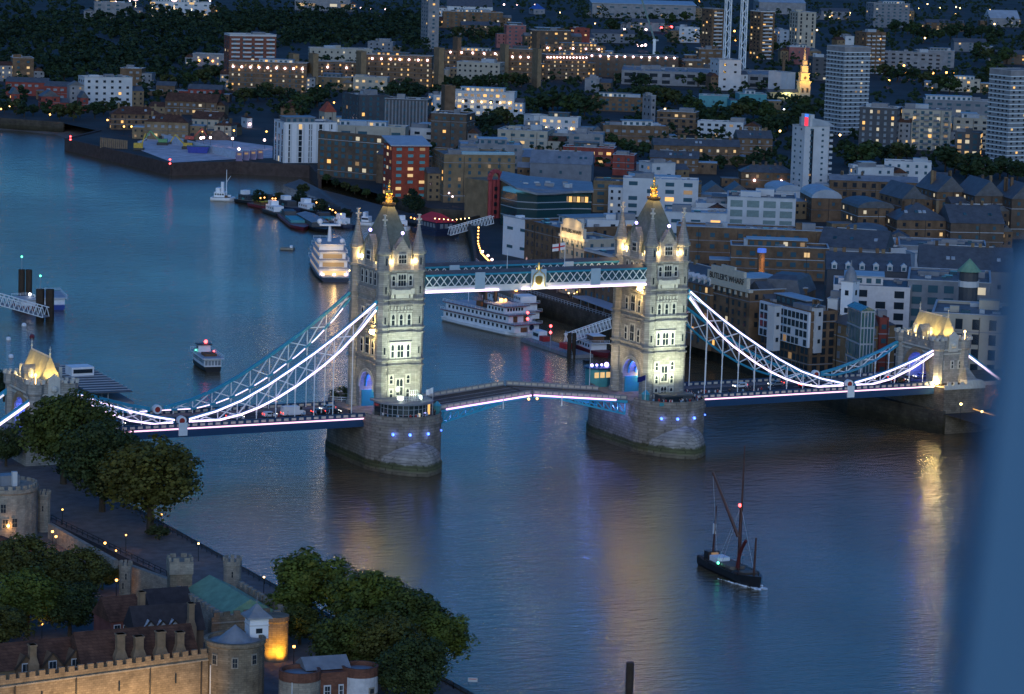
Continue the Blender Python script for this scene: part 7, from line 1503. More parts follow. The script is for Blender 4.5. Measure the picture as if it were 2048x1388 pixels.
P = G(360, 1114, 19.5); t = thing('square_tower', 'square battlemented stone tower left of the green copper roof', 'tower', (P.x, P.y, ZF), -YAW+.25); k = mpp(P)*22
MB().bx(-k, k, -k, k, -1, 9.4).build('wall', RAG, t); MB().bx(-k-.2, k+.2, -k-.2, k+.2, 9.4, 12.0).build('upper_wall', RAGL, t); c = MB()
for p, q in (((-k, -k), (k, -k)), ((k, -k), (k, k)), ((k, k), (-k, k)), ((-k, k), (-k, -k))): c.crenel(p, q, 12.0, .8, .8, .45, .7)
c.build('battlement', RAGL, t); MB().bx(-.15, .15, -k-.05, -k+.02, 5.4, 7).build('arrow_slit', GLASS, t)
# hall with green copper roof
a, b = G(420, 1152, 16), G(500, 1200, 16); c = (a+b)/2; L = (b-a).length; t = thing('copper_roofed_hall', 'battlemented stone hall with a green copper roof by the river', 'hall', (c.x, c.y, ZF), math.atan2(b.y-a.y, b.x-a.x)); x = L/2; dp = 5.0
MB().bx(-x+.5, x-.5, -dp, dp, -1, 6.3).build('wall', RAG, t); MB().gable(-x, x, -dp-.3, dp+.3, 6.3, 9.2, .3).build('roof', COPPER, t)
for s in (-1, 1):
    q = MB().bx(-x-1, x+2.5, *sorted((s*(dp+1.2), s*(dp+2.2))), -1, 6.4); q.crenel((-x-.8, s*(dp+1.7)), (x+2.3, s*(dp+1.7)), 6.4, 1.0, 1.3, .9, 1.0); q.build('battlement', RAGL, t)
q = MB().bx(x+1.6, x+2.6, -dp-1.2, dp+1.2, -3, 6.0); q.crenel((x+2.1, -dp-1), (x+2.1, dp+1), 6.0, 1.0, 1.3, .9, 1.0); q.build('battlement', RAGL, t)
for i in range(4): MB().bx(-x+2+i*2.3, -x+2.35+i*2.3, -dp-.35, -dp-.02, 1, 6.2).build('timber_post', mat('orange_timber', (.25, .10, .04), .7, var=.2), t)
p = t.matrix_basis @ Vector((-x+4, -dp-1.1, 3)); point('hall_light', p, 120, (1, .5, .2), .2)
wall('stone wall between the belfry tower and the golden lit drum', G(420, 1232, 14), G(540, 1222, 14), 5, 13.2, 1.8, RAG)
wall('pale ruined wall right of the small pale turret', G(262, 1130, 13), G(340, 1158, 13), ZF, 13, 1.2, RAGL, False, 'ruined_wall')
wall('low stone wall beside the dark lane below the drum tower', G(100, 1046, 10.5), G(232, 1120, 10.5), ZF-1, 10.5, 1.0, RAGL, False, 'lane_wall')
wall('dark terrace wall with an arch at the left edge under the drum tower', G(-30, 1058, 11), G(66, 1092, 11), ZF, 10.6, 1.2, BRK2, False, 'terrace_wall')
# twin brick drums (gatehouse)
Pl, Pr = G(600, 1338, 16.4), G(720, 1330, 16.4); t = thing('gatehouse', 'twin drum gatehouse with brown brick bands and lead roofs at the bottom', 'gatehouse', ((Pl.x+Pr.x)/2, (Pl.y+Pr.y)/2, 3)); e_ = (Pr-Pl).normalized(); en = Vector((e_.y, -e_.x, 0)); en = en if en.y < 0 else -en
for P, rp, lbm in ((Pl, 42, RAGL), (Pr, 37, WHT)):
    r = rp*mpp(P); o = MB().lathe(P.x, P.y, [(r, 2), (r, 11.6)], 22).build('drum', RAGL, t, True); MB().lathe(P.x, P.y, [(r*1.002, 11.6), (r*1.002, 14.7)], 22).build('pale_band', lbm if lbm != WHT else mat('whitewashed_stone', (.5, .5, .52), .8, var=.2, scale=.7), o, True)
    MB().lathe(P.x, P.y, [(r*1.01, 14.7), (r*1.01, 16.4), (r*1.01-.5, 16.4), (r*1.01-.5, 15.6)], 22).build('brick_band', BRK2, o, True); MB().lathe(P.x, P.y, [(r*.95, 15.59), (.05, 15.9)], 22).build('lead_roof', LEAD, o, True)
    for az, z in (((.55, 11.6), (-.5, 9.6)) if P is Pl else ((.75, 11.8), (-.3, 8.8))):
        e = Vector((-FW.x, -FW.y, 0)).normalized()*math.cos(az)+Vector((r0.x, r0.y, 0))*math.sin(az); winbox(t, (P.x+e.x*(r+.03), P.y+e.y*(r+.03), z), math.atan2(e.y, e.x)+math.pi/2, .9, 1.9, 'window', RAGL, GLASS, 2)
c = (Pl+Pr)/2; q = MB(); h_ = 3.0; f = lambda u, v, z: (c.x+e_.x*u+en.x*v, c.y+e_.y*u+en.y*v, z)
q.loft([[f(-h_, 1.6, 2), f(h_, 1.6, 2), f(h_, -5, 2), f(-h_, -5, 2)], [f(-h_, 1.6, 15.8), f(h_, 1.6, 15.8), f(h_, -5, 15.8), f(-h_, -5, 15.8)]]); q.build('centre_block', BRK2, t, True)
q = MB().add([f(-4.6, .2, 16), f(4.0, .2, 16), f(4.0, -3, 17.8), f(-4.6, -3, 17.8), f(-4.6, -6.4, 16), f(4.0, -6.4, 16)], [(0, 1, 2, 3), (3, 2, 5, 4), (0, 3, 4), (1, 5, 2)]); q.build('pitched_roof', LEAD, t, True)
for u in (-1.0, 1.6): winbox(t, f(u, 1.65, 12.4), math.atan2(e_.y, e_.x), 1.0 if u < 0 else .6, 1.9, 'window', WHT, GLASS, 2)
for u in (-5.6, -8.0): p = f(u, 2.9, 0); MB().tube((p[0], p[1], 3), (p[0], p[1], 14.8), .12).build('drain_pipe', WHT, t, True)
# wharf railing, sign, lamps
rl = thing('wharf_railing', 'dark railing along the wharf edge above the water', 'railing', (-141.6, -150, ZF)); pts = [(-141.8, -330, ZF), (-141.8, -250, ZF), (-141.8, -170, ZF), (-141.6, -60, ZF), (-140.5, -40, ZF)]
for p, q in zip(pts, pts[1:]): m = MB(); rail(m, [p, q], 1.2, .12, 3.0); m.build('railing_section', BLACK, rl, True)
rl = thing('lane_railing', 'dark railing beside the sunken lane on the wharf', 'railing', (*G(220, 1100, ZF)[:2], ZF)); m = MB(); a, b = G(102, 1040, ZF), G(345, 1158, ZF); rail(m, [a, b], 1.2, .12, 3); m.build('railing_section', BLACK, rl, True)
struct('sunken_lane', MB().add([(*G(x, y, ZF+.02)[:2], ZF+.02) for x, y in ((104, 1044), (345, 1160), (330, 1185), (230, 1130), (98, 1060))], [(0, 4, 3, 2, 1)]), mat('dark_lane', (.03, .027, .025), .85, var=.3))
P = G(945, 1372, ZF); t = thing('notice_board', 'small white notice board on the wharf railing at the bottom', 'sign', (P.x, P.y, ZF), -YAW); MB().bx(-.9, .9, -.05, .05, .8, 1.6).build('board', WHT, t); MB().bx(-.7, .7, -.07, -.051, 1.3, 1.42).build('red_stripe', FRED, t)
for x in (-.7, .7): MB().tube((x, .08, 0), (x, .08, 1.5), .05).build('post', BLACK, t)
def lamp(px, py, h, label, col='O', group='lamps on the fortress wharf', z=ZF, r=.38, power=0, post=True):
    P = G(px, py, z+h); t = thing('street_lamp', label, 'street lamp', (P.x, P.y, z), 0, group)
    if post: MB().tube((0, 0, -.3), (0, 0, h-.3), .1, .07, 6).build('post', BLACK, t); MB().cone(0, 0, h+r*.9, h+r*1.6, r*.9, .05, 6).build('cap', BLACK, t)
    MB().ball((0, 0, h), r, 8).build('lamp_glow', LTR[col], t)
    if power: point('lamp_light', (P.x, P.y, z+h+.1), power, {'O': (1, .5, .15), 'W': (1, .7, .35), 'P': (1, .75, .7)}.get(col, (1, .9, .8)), .4)
    return t
for px, py, lb in ((125, 1019, 'lamp on the open wharf right of the slim turret'), (252, 1070, 'lamp in the middle of the wharf by the railing'), (323, 1029, 'lamp at the water edge beneath the broad olive tree'), (210, 1086, 'bright lamp over the sunken lane'), (232, 1101, 'small lamp at the lower end of the sunken lane'), (326, 1158, 'bright lamp left of the square stone tower'), (233, 1160, 'bright lamp in front of the small pale turret'), (588, 1293, 'bright lamp beside the golden lit drum'), (84, 1248, 'small lamp among the trees above the gabled house'), (105, 1063, 'upper one of two bright lamps below the slim turret'), (112, 1073, 'lower one of two bright lamps below the slim turret')):
    lamp(px, py, 3.6, lb, 'O', r=.3 if 'bright' in lb else .2, power=260 if 'bright' in lb else 110)
for px, py, lb in ((397, 1087, 'pale lamp on the wharf edge left of the battlemented turret'), (528, 1154, 'pale lamp on the wharf edge beside the leftmost wharf tree')): lamp(px, py, 4, lb, 'W', r=.22, power=60)
# ------------------------------------------------------------------ piers' buildings, vehicles, people
t = thing('glass_pavilion', 'round glass pavilion with white roof railings at the foot of the left main tower', 'pavilion', (-42, -15, RZ)); GW = mat('pavilion_glass', (.03, .045, .05), .1, var=0)
arc = [(-42+6.6*math.cos(math.pi+math.pi*i/14), -14.2-6.6*-math.sin(math.pi+math.pi*i/14)*1.0, 0) for i in range(15)]
pts = [(x, y) for x, y, _ in arc]+[(-35.4, -9.9), (-48.6, -9.9)]
MB().poly(pts, RZ, 18.3).build('glass_wall', GW, t, True)
m = MB()
for i in range(15): x, y = pts[i]; m.bar((x, y, RZ), (x, y, 18.3), .16)
for z in (15.6, 17.0):
    for i in range(14): m.bar((*pts[i], z), (*pts[i+1], z), .1)
m.build('mullions', STEEL, t, True)
rp = [(-42+8.0*math.cos(math.pi+math.pi*i/18), -14.2+8.0*math.sin(math.pi+math.pi*i/18)) for i in range(19)]+[(-34, -10), (-50, -10)]
rf = MB().poly(rp, 18.31, 18.8).build('roof', LEAD, t, True)
m = MB(); rail(m, [(-45, -16.5, 18.8), (-42.5, -18.2, 18.8), (-38, -17.2, 18.8), (-37.2, -13, 18.8)], 1.2, .09, .5); rail(m, [(-40, -13.5, 18.8), (-37.5, -13.5, 18.8)], 2.2, .1, .6); m.build('roof_railing', BWHITE, rf, True)
for x, y, mm in ((-40.4, -20.73, LIT[2]), (-38.2, -19.8, E_V), (-36.1, -17.6, LIT[0])): MB().bx(x-.35, x+.35, y-.12, y-.02, RZ+.9, RZ+(1.9 if mm is not LIT[0] else 3.9)).build('lit_panel', mm if mm is not E_V else mat('violet_screen', (.3, .3, .6), var=0, emis=(.5, .5, 1), es=1.2), t, True)
point('pavilion_light', (-42, -17, 17.6), 120, (1, .8, .5), .3)
t = thing('pier_kiosk', 'low dark flat kiosk at the foot of the right main tower', 'kiosk', (40.5, -17, RZ)); MB().bx(35.5, 45, -19, -14.5, RZ, RZ+2.4).build('wall', DKG, t, True); MB().bx(35.1, 45.4, -19.5, -14.2, RZ+2.4, RZ+2.7).build('roof', SLATE, t, True); MB().bx(36.2, 42, -19.1, -19.0, RZ+.9, RZ+2.1).build('window', GLASS, t, True); MB().bx(33.8, 46.5, -20.4, -20.2, RZ, RZ+.9).build('teal_barrier', TEAL, t, True)
t = thing('control_cabin', 'teal bridge control cabin with violet lamps behind the right main tower', 'cabin', (34.5, 17, RZ)); MB().lathe(34.5, 17, [(3.6, RZ), (3.6, 19.2)], 8, .39).build('wall', TEAL, t, True); MB().lathe(34.5, 17, [(4.2, 19.2), (4.2, 19.6), (3.4, 19.7)], 8, .39).build('roof', BLUE_D, t, True)
for i in range(3): MB().bx(31.6+i*1.9, 33+i*1.9, 13.55, 13.65, 16.8, 18.4).build('window', LIT[1], t, True)
for i, r in enumerate((.45, .35, .35, .7)): MB().ball((31.5+i*1.6, 15.2, 20.3), r, 8).build('violet_lamp', E_V, t, True)
MB().tube((30.5, 14.5, RZ), (30.5, 14.5, 25), .1, .06).build('mast', BWHITE, t, True)
t = thing('planted_terrace', 'round railed terrace with dark shrubs on the far end of the left pier', 'terrace', (-46, 17, RZ)); m = MB(); rail(m, [(-46+5*math.cos(i*.5), 17+5*math.sin(i*.5), RZ) for i in range(14)], 1.2, .12, 1.2); m.build('railing', BWHITE, t, True); m = MB(); crown(m, (-46, 17, RZ+1.4), 3.6, 1.6, 16, 30, .35, random.Random(4)); m.build('shrubs', LEAF[3], t, True); t['kind'] = 'thing'
for sx, lb in ((-1, 'small teal winch booth on the corner of the left pier by the white flag'), (1, 'small teal winch booth on the corner of the right pier by the blue flag')):
    x = sx*(31.6 if sx < 0 else 33.2); t = thing('winch_booth', lb, 'booth', (x, -13.5, RZ)); MB().cone(x, -13.5, RZ, RZ+2.4, 1.1, 1.1, 8).build('wall', TEAL, t, True); MB().cone(x, -13.5, RZ+2.4, RZ+3.6, 1.3, .1, 8).build('roof', BLUE, t, True)
flagpole(-33.2, -14, RZ, RZ+7.5, 'flagpole on the left pier with a small white flag', BWHITE, (-1.8, 1.6, FWHT, None)); flagpole(32.4, -14.6, RZ, RZ+8, 'flagpole on the right pier with a drooping dark blue flag', BWHITE, (-2.2, 1.5, mat('navy_flag_cloth', (.01, .015, .12), .8, var=0), None))
# vehicles
TYRE = mat('tyre_rubber', (.015, .015, .016), .8, var=0); TL = mat('tail_lamp', (.5, .02, .02), var=0, emis=(1, .06, .03), es=5); HLM = mat('head_lamp', (.8, .8, .7), var=0, emis=(1, .92, .75), es=6)
def carproto(kind, paint):
    L, W, H = {'van': (6.4, 2.1, 2.7), 'hatch': (4.1, 1.75, 1.5), 'saloon': (4.6, 1.8, 1.45), 'bus': (10.5, 2.5, 4.3)}[kind]; t = thing(kind, 'x', 'car'); b = MB()
    if kind == 'van': pr = [(-L/2, .4), (-L/2, H), (L*.22, H), (L*.36, H*.62), (L/2, H*.48), (L/2, .4)]
    elif kind == 'bus': pr = [(-L/2, .35), (-L/2, H), (L*.48, H), (L/2, H*.9), (L/2, .35)]
    elif kind == 'hatch': pr = [(-L/2, .35), (-L/2, .9), (-L*.44, H), (L*.08, H), (L*.24, .95), (L*.46, .8), (L/2, .55), (L/2, .35)]
    else: pr = [(-L/2, .35), (-L/2, .85), (-L*.36, .95), (-L*.24, H), (L*.08, H), (L*.24, .95), (L*.46, .8), (L/2, .55), (L/2, .35)]
    b.loft([[(x, -W/2, z) for x, z in pr], [(x, -W/2*.98, z) for x, z in pr], [(x, W/2, z) for x, z in pr]][::2][::-1]); b.build('body', paint, t)
    if kind == 'van': wl = [(L*.23, L*.35, H*.62, H*.92)]
    elif kind == 'bus': wl = [(-L*.46, L*.46, 1.3, 2.0), (-L*.46, L*.46, 3.0, 3.7)]
    else: wl = [(-L*.3, -L*.04, .95, H-.12), (-L*.02, L*.12, .95, H-.12)]
    for x0, x1, z0, z1 in wl:
        for s in (-1, 1): MB().bx(x0, x1, *sorted((s*W/2, s*(W/2+.02))), z0, z1).build('window', GLASS, t)
    if kind == 'bus': MB().bx(L/2, L/2+.03, -W*.45, W*.45, 1.2, 2.2).build('windscreen', GLASS, t)
    else:
        zz = (H*.95, H*.66) if kind == 'van' else (H-.02, .98); xx = (L*.23, L*.34) if kind == 'van' else (L*.09, L*.235)
        MB().add([(xx[0]+.06, -W*.42, zz[0]), (xx[0]+.06, W*.42, zz[0]), (xx[1]+.06, W*.42, zz[1]), (xx[1]+.06, -W*.42, zz[1])], [(0, 3, 2, 1)]).build('windscreen', GLASS, t)
    for x in (-L*.32, L*.32):
        for s in (-1, 1):
            w_ = MB().tube((x, s*(W/2-.2), .34), (x, s*(W/2+.03), .34), .34, .34, 12).build('wheel', TYRE, t); MB().tube((x, s*(W/2+.03), .34), (x, s*(W/2+.05), .34), .18, .18, 8).build('rim', STEEL, w_)
    for s in (-1, 1):
        MB().bx(-L/2-.04, -L/2, s*W*.4-.2, s*W*.4+.2, .75, 1.1).build('tail_light', TL, t); MB().bx(L/2, L/2+.04, s*W*.36-.2, s*W*.36+.2, .6, .82).build('headlight', HLM, t)
    return t
PW = mat('white_car_paint', (.7, .7, .72), .3, var=0); PS = mat('silver_car_paint', (.3, .33, .36), .3, metal=.4, var=0); PB = mat('black_car_paint', (.015, .015, .018), .25, var=0); PR_ = mat('red_bus_paint', (.45, .02, .02), .4, var=0)
protos = {}
def veh(kind, paint, px, lane, fwd, label, name):
    k = (kind, paint.name); x = 0
    # the road point seen at this pixel column
    lo_, hi_ = -170, 170
    for i in range(40):
        mid = (lo_+hi_)/2; d = Vector((mid, lane, 14))-CAM; sx = 1024+FPX*d.dot(RT)/d.dot(FW)
        if sx < px: lo_ = mid
        else: hi_ = mid
    x = lo_; z = 13.75 if abs(x) > 51.7 else RZ
    if k not in protos: protos[k] = o = carproto(kind, paint)
    else: o = dup(protos[k], (0, 0, 0))
    o.name = name; o.location = (x, lane, z+.005); o.rotation_euler = (0, 0, 0 if fwd > 0 else math.pi); o['label'] = label; o['category'] = 'van' if kind == 'van' else ('bus' if kind == 'bus' else 'car'); o['group'] = 'traffic on the bridge'
    return o
veh('van', PW, 586, -2.5, 1, 'tall white van on the left span', 'van'); veh('hatch', PW, 541, -2.6, 1, 'white hatchback following the tall white van', 'hatchback_car')
veh('saloon', PS, 232, -2.8, 1, 'silver car with glowing tail lamp at the left end of the bridge', 'saloon_car'); veh('saloon', PB, 640, -2.4, 1, 'black car just ahead of the tall white van', 'saloon_car'); veh('saloon', PB, 664, -2.4, 1, 'black car waiting at the left main tower', 'saloon_car'); veh('hatch', PS, 655, 2.4, -1, 'silver hatchback coming out of the left main tower', 'hatchback_car'); veh('saloon', PW, 470, -2.7, 1, 'white saloon under the glowing chain of the left span', 'saloon_car')
veh('saloon', PS, 1552, 2.6, -1, 'silver saloon in the middle of the right span', 'saloon_car'); veh('hatch', PW, 1480, 2.6, -1, 'white hatchback left of the silver saloon on the right span', 'hatchback_car'); veh('hatch', PB, 1612, -2.6, 1, 'black hatchback right of the silver saloon on the right span', 'hatchback_car'); veh('saloon', PB, 1760, 2.6, -1, 'black saloon with headlamps on near the right end tower', 'saloon_car'); veh('saloon', PB, 1800, -2.6, 1, 'black saloon with tail lamps at the arch of the right end tower', 'saloon_car'); veh('saloon', PS, 1842, 2.6, -1, 'silver saloon inside the arch of the right end tower', 'saloon_car')
# people
def personproto(shirt, i):
    bm = bmesh.new(); J = {'pel': (0, 0, .95, .15), 'ch': (0, .01, 1.28, .17), 'neck': (0, .01, 1.5, .07), 'head': (0, -.01, 1.64, .105), 'crown': (0, 0, 1.74, .085),
        'hl': (.09, 0, .9, .105), 'kl': (.1, -.03+.05*i, .5, .07), 'al': (.1, .03+.12*(i % 2), .08, .05), 'tl': (.1, -.1+.12*(i % 2), .04, .045), 'hr': (-.09, 0, .9, .105), 'kr': (-.1, -.02, .5, .07), 'ar': (-.1, .02-.1*(i % 2), .08, .05), 'tr': (-.1, -.12-.1*(i % 2), .04, .045),
        'sl': (.2, .01, 1.42, .075), 'el': (.26, .02, 1.14, .05), 'wl': (.27, -.06-.1*i, .9, .038), 'fl': (.27, -.1-.1*i, .8, .035), 'sr': (-.2, .01, 1.42, .075), 'er': (-.26, .03, 1.14, .05), 'wr': (-.26, -.08, .9, .038), 'fr': (-.26, -.11, .8, .035)}
    V = {k: bm.verts.new(v[:3]) for k, v in J.items()}
    for a, b in (('pel', 'ch'), ('ch', 'neck'), ('neck', 'head'), ('head', 'crown'), ('pel', 'hl'), ('hl', 'kl'), ('kl', 'al'), ('al', 'tl'), ('pel', 'hr'), ('hr', 'kr'), ('kr', 'ar'), ('ar', 'tr'), ('ch', 'sl'), ('sl', 'el'), ('el', 'wl'), ('wl', 'fl'), ('ch', 'sr'), ('sr', 'er'), ('er', 'wr'), ('wr', 'fr')): bm.edges.new((V[a], V[b]))
    me = bpy.data.meshes.new('person'); bm.to_mesh(me); bm.free(); o = bpy.data.objects.new('tmp', me); S.collection.objects.link(o); sk = o.modifiers.new('s', 'SKIN'); o.modifiers.new('u', 'SUBSURF').levels = 1
    for v, k in zip(me.skin_vertices[0].data, J): v.radius = (J[k][3],)*2
    me.skin_vertices[0].data[0].use_root = True
    dg = bpy.context.evaluated_depsgraph_get(); r = bpy.data.meshes.new_from_object(o.evaluated_get(dg)); bpy.data.objects.remove(o)
    for m in (mat('skin', (.45, .28, .2), .6, var=0), shirt, mat('dark_trousers', (.02, .025, .04), .8, var=0), mat('dark_hair', (.02, .015, .012), .7, var=0)): r.materials.append(m)
    for p in r.polygons:
        z = p.center.z; p.material_index = (3 if z > 1.68 or (z > 1.58 and p.center.y > .03) else 0) if z > 1.5 else (0 if abs(p.center.x) > .23 and z < .95 else (1 if z > .92 else 2)); p.use_smooth = True
    return r
PM = [personproto(mat(n, c, .8, var=0), i % 2) for i, (n, c) in enumerate((('white_shirt_cloth', (.6, .6, .62)), ('dark_coat_cloth', (.03, .03, .04)), ('pale_blue_shirt_cloth', (.2, .32, .45)), ('red_jacket_cloth', (.35, .04, .04))))]
def person(x, y, z, label, group, k): o = link('person', PM[k % 4], None, (x, y, z), random.uniform(0, 6.28)); tag(o, label, 'person', group); o.scale = (1.08,)*3
CN = ['white shirt', 'dark coat', 'pale blue shirt', 'red jacket']
rng = random.Random(11)
for k in range(36):
    a = rng.uniform(-1.5, .6) if k < 24 else rng.uniform(-2.6, -1.2); rr = rng.uniform(7.8, 9.8); x, y = CX+rr*math.cos(a), -11.8+rr*math.sin(a)
    if 35 < x < 45.6 and y > -19.8: x, y = CX+9.4*math.cos(a), -11.8+9.9*math.sin(a)
    if y > -11: x = CX+rng.uniform(8, 10)
    person(x, y, RZ, 'person in a %s in the crowd beside the right main tower' % CN[k % 4], 'crowd on the right pier in a '+CN[k % 4], k)
for k in range(16): a = rng.uniform(math.pi+.3, 2*math.pi-.15); rr = rng.uniform(8.6, 9.7); person(-CX+rr*math.cos(a), -11.8+rr*math.sin(a), RZ, 'person in a %s standing round the glass pavilion' % CN[k % 4], 'people round the pavilion in a '+CN[k % 4], k)
for k in range(34): person(rng.choice((1, 1, 1, -1))*rng.uniform(53, 78 if k < 26 else 128), -rng.uniform(6.2, 9.2), 13.885, 'person in a %s on the side pavement of the bridge' % CN[k % 4], 'walkers on the bridge pavement in a '+CN[k % 4], k)
# promenade by the warehouses: string lights, terraces
def sl(pts, n, h, label, col, group, r=.35, z=ZG):
    for k in range(n):
        u = k/(n-1)*(len(pts)-1); i = min(int(u), len(pts)-2); f = u-i; lamp(pts[i][0]*(1-f)+pts[i+1][0]*f, pts[i][1]*(1-f)+pts[i+1][1]*f, h, label, col, group, z, r, 0, post=(k % 2 == 0))
sl([(957, 455), (956, 485), (962, 505), (972, 516), (985, 528)], 19, 5, 'warm bulb in the string of lights curving along the promenade edge', 'O', 'string lights on the promenade')
sl([(870, 437), (905, 440), (938, 436)], 9, 3, 'small amber bulb strung on the dock edge behind the red roofed boat', 'W', 'bulbs by the dock', .25)
sl([(822, 435), (850, 444)], 5, 3, 'orange bulb strung over the dark house boat', 'O', 'bulbs on the house boat', .35, 2)
sl([(1365, 655), (1395, 667), (1420, 674)], 9, 2.4, 'orange lamp in the glowing line along the promenade behind the blue chain', 'O', 'orange promenade lamps', .35)
for k, (px, py) in enumerate(((965, 503), (976, 511), (984, 519))): lamp(px, py, 6, ['upper', 'middle', 'lower'][k]+' one of three pink white globes above the promenade string lights', 'P', 'globes above the promenade', ZG, .5)
a, b = G(1110, 573, ZG), G(1215, 618, ZG)
t = thing('cafe_awning', 'long pale awning over the riverside cafe terrace behind the showboat', 'awning', (*((a+b)/2)[:2], ZG)); p, q = G(1162, 592, ZG+4), G(1240, 620, ZG+4); MB().bar(p, q, 7, .3).build('canopy', mat('pale_awning', (.32, .36, .44), .7, var=.1), t, True)
for i in range(6): c = p.lerp(q, i/5); MB().bar((c.x, c.y, ZG), (c.x, c.y, ZG+3.9), .2).build('post', STEEL, t, True)
rng = random.Random(8); proto = None
for k in range(30):
    u = rng.random(); c = a.lerp(b, u)+Vector((rng.uniform(-5, 3), rng.uniform(-3, 3), 0))
    if proto is None:
        proto = t = thing('cafe_parasol', 'square cream parasol on the riverside cafe terrace', 'parasol', (c.x, c.y, ZG), 0, 'parasols of the riverside cafes'); MB().tube((0, 0, 0), (0, 0, 2.4), .06).build('pole', STEEL, t); MB().cone(0, 0, 2.2, 3.0, 2.0, .05, 4).build('canopy', CRM, t)
    else: dup(proto, (c.x, c.y, ZG), rng.random()*3)
for k in range(26):
    u = rng.random(); c = a.lerp(b, u)+Vector((rng.uniform(-6, 3), rng.uniform(-3, 3), 0)); t = thing('table_lamp', 'tiny amber light among the cafe parasols', 'lamp', (c.x, c.y, ZG), 0, 'cafe terrace lights'); MB().tube((0, 0, 0), (0, 0, 1.6), .05).build('post', BLACK, t); MB().ball((0, 0, 1.8), .28, 6).build('lamp_glow', rng.choice([E_W, E_O]), t)
for k in range(4): c = a.lerp(b, (k+.5)/4); point('cafe_light', (c.x-1, c.y-1, ZG+3.4), 500, (1, .7, .4), .5)
rl = thing('promenade_railing', 'pale railing on the river wall beside the cafe terraces', 'railing', (*G(1130, 620, ZG)[:2], ZG)); pts = [Vector((x, y, ZG+.95)) for x, y in BANK[2:8]]
for p, q in zip(pts, pts[1:]): m = MB(); rail(m, [p, q], 1.3, .14, 2.5); m.build('railing_section', STEEL, rl, True)
# street lamps and other lights of the far city
CL = [('O', 'small amber lamp in the warehouse lanes at right', .55, [(1720, 440), (1760, 452), (1850, 432), (1880, 410), (1760, 398), (1700, 462), (1650, 412), (1580, 372), (1900, 440), (1960, 430), (1740, 428), (1600, 470), (1500, 498), (1430, 486)]), ('P', 'bright pinkish lamp behind the cleared site', 1.1, [(402, 276), (407, 275), (421, 275), (465, 277), (478, 298), (529, 280), (490, 236)]), ('O', 'orange street lamp along the far river road', .8, [(2, 218), (100, 229), (135, 217), (215, 240), (248, 253), (263, 253), (405, 263), (412, 258), (468, 261), (533, 263)]),
      ('R', 'red warning lamp on the sheet pile wall', .8, [(141, 273), (141, 279), (340, 319), (340, 327)]), ('P', 'floodlight lamp glowing among the trees at top left', 1.5, [(338, 3), (420, 1), (260, 1), (232, 2)]), ('O', 'orange lamp in the trees right of the lamp lit brick slab', .9, [(657, 190), (668, 205), (776, 236), (824, 196), (640, 172)]),
      ('P', 'pinkish street lamp on the far road behind the wood', 1.5, [(722, 16), (742, 18), (771, 19), (903, 8), (905, 14), (1008, 9), (1034, 9), (1070, 10)]), ('R', 'large red lamp far off near the luffing crane', 2.2, [(1323, 56), (1343, 54)]), ('P', 'violet white lamp left of the large red lamp', 1.8, [(1249, 59), (1292, 59), (1276, 91), (1284, 92), (1291, 90)]),
      ('O', 'orange lamp between the far brown tower blocks', 1.6, [(1469, 62), (1471, 80), (1369, 30), (1385, 26), (1337, 3), (1398, 3)]), ('O', 'orange lamp on the curving far road at right', 1.4, [(1783, 142), (1778, 161), (1808, 131), (1813, 146), (1825, 147), (1866, 146), (1893, 145), (1909, 147)]), ('W', 'warm lamp in the dark far suburb', 1.3, [(1698, 30), (1656, 25), (1838, 16), (1855, 8), (1880, 16), (1912, 14), (1920, 16), (1926, 42), (1911, 28), (1850, 76), (1989, 48), (1700, 26), (1740, 66), (1980, 20), (1634, 60), (1660, 34)]),
      ('C', 'white lamp beside the church nave', .9, [(1568, 219), (1540, 216)]), ('P', 'bright lamp on the roofs below the white tower', .9, [(1740, 331), (1830, 321), (1517, 355)]), ('O', 'orange lamp among the brown gabled warehouses', .7, [(1944, 376), (1697, 421), (1696, 415), (1664, 418), (1674, 418), (1813, 400), (1930, 390), (1935, 485), (2005, 515)]), ('P', 'pink lamp at the foot of the brown glass roofed warehouse', .6, [(876, 378), (898, 386), (905, 393)]), ('O', 'amber lamp on the floating moorings', .5, [(521, 396), (529, 395), (633, 405), (665, 420), (660, 418), (682, 428), (671, 425), (545, 397), (551, 397)]),
      ('O', 'orange lamp on the approach road behind the blue window frame', .6, [(1942, 739)]), ('W', 'warm globe lamp on the quay below the right end tower', .6, [(1922, 808), (1964, 823)]), ('W', 'warm lamp among the roofs in the right middle', .6, [(1782, 480), (1790, 482), (1470, 508), (1549, 553), (1604, 551)]), ('O', 'orange lamp in the central streets', .7, [(1176, 424), (1160, 140), (640, 300), (1120, 243), (1300, 232), (1135, 230), (1240, 132)]), ('W', 'warm lamp seen through the far trees', 1.0, [(20, 212), (354, 160), (305, 155), (1250, 205), (1330, 218), (1500, 180), (1560, 262), (1900, 350), (1680, 270), (1020, 60), (950, 55), (1190, 47), (1120, 25)])]
for col, lb, r, pts in CL:
    for i_, (px, py) in enumerate(pts): lamp(px, py, 5, lb, col, 'lamps: '+lb, 2 if 'mooring' in lb else ZG, r*.66, (1800*r*r if i_ % 2 == 0 and col in 'OWP' else 0))
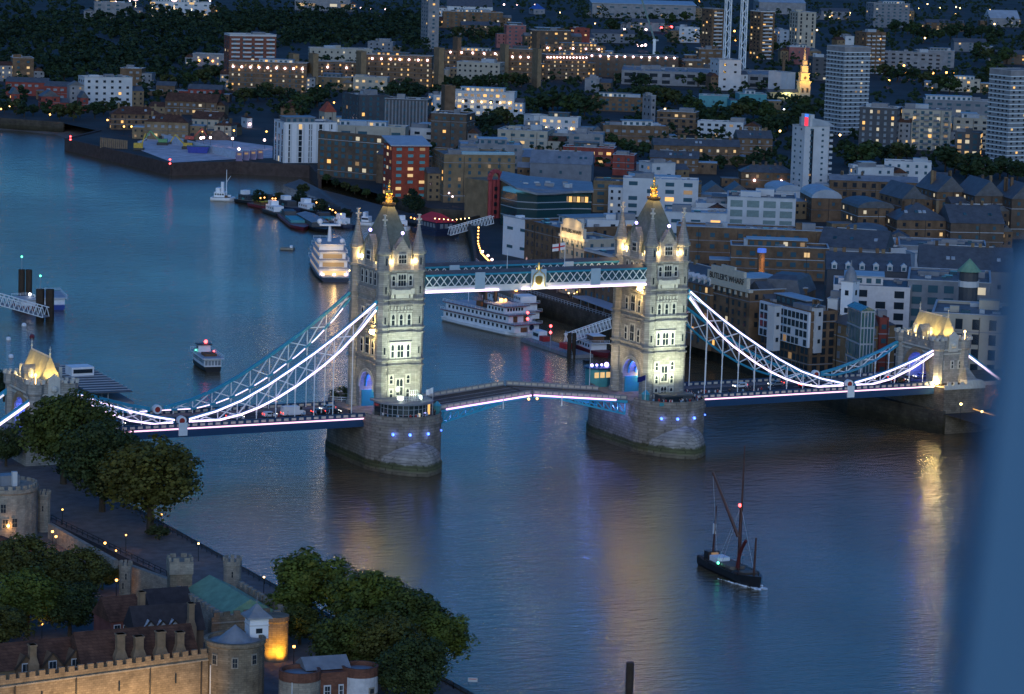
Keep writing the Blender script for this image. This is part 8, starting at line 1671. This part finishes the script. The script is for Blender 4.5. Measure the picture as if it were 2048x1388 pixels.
for k, (px, yt, yb) in enumerate(((194, 0, 24), (225, 6, 34), (271, 0, 26), (305, 8, 33), (348, 2, 42), (383, 9, 44))):
    P = G(px, yb, ZG); kk = mpp(P); h = (yb-yt)*kk; t = thing('floodlight_mast', ['floodlight mast furthest left above the far wood', 'second floodlight mast above the far wood from the left', 'third floodlight mast above the far wood from the left', 'fourth floodlight mast above the far wood from the left', 'fifth and brightest floodlight mast above the far wood', 'floodlight mast furthest right above the far wood'][k], 'floodlight mast', (P.x, P.y, ZG), 0, 'floodlight masts at top left')
    MB().tube((0, 0, 0), (0, 0, h), .9, .6, 6).build('mast', mat('lit_mast_paint', (.6, .55, .45), .6, var=0), t); MB().bx(-2.4, 2.4, -.8, .8, h, h+2).build('lamp_bank', E_P if k in (2, 4) else LIT[1], t); spot('mast_light', (P.x-4, P.y-6, ZG+h*.9), (P.x, P.y, ZG+h*.4), 12000, (1, .75, .5), 80, 1, .5)

# approach viaduct beyond the right end tower, quay with a lit handrail
t = thing('approach_viaduct', 'stone approach viaduct with an orange lit arch beside the blue window frame', 'viaduct', (165, -12, 0)); MB().bx(147.6, 230, -12.5, 12.5, -1, 13.4).build('wall', RAG, t, True); MB().bx(147.6, 230, -12.9, -12.1, 13.4, 14.5).build('parapet', STONE_L, t, True)
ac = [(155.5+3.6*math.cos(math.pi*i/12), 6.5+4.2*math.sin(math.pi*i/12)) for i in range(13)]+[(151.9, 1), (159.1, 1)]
MB().loft([[(x, -12.62, z) for x, z in ac], [(x, -12.48, z) for x, z in ac]][::-1]).build('arch_shade_panel', mat('painted_arch_shade', (.06, .03, .02), .9), t, True)  # flat dark panel on the solid wall; the arch's shade is painted
q = MB()
for i in range(12): q.bar((155.5+3.7*math.cos(math.pi*i/12), -12.7, 6.5+4.3*math.sin(math.pi*i/12)), (155.5+3.7*math.cos(math.pi*(i+1)/12), -12.7, 6.5+4.3*math.sin(math.pi*(i+1)/12)), .5, .6)
q.build('arch_ring', mat('orange_brick', (.32, .15, .07)), t, True); point('arch_light', (155, -14.6, 10), 700, (1, .35, .06), .3)
a, b = G(1925, 811, ZG+1), G(1992, 832, ZG+1); t = thing('quay_handrail', 'amber lit handrail on the quay below the right end tower', 'railing', (a.x, a.y, ZG)); MB().bar(a, b, .3, .22).build('lit_rail', mat('amber_rail_glow', (.6, .4, .2), var=0, emis=(1, .48, .1), es=1.6), t, True)
for i in range(6): c = a.lerp(b, i/5); MB().bar((c.x, c.y, ZG), (c.x, c.y, ZG+.95), .12).build('post', BLACK, t, True)
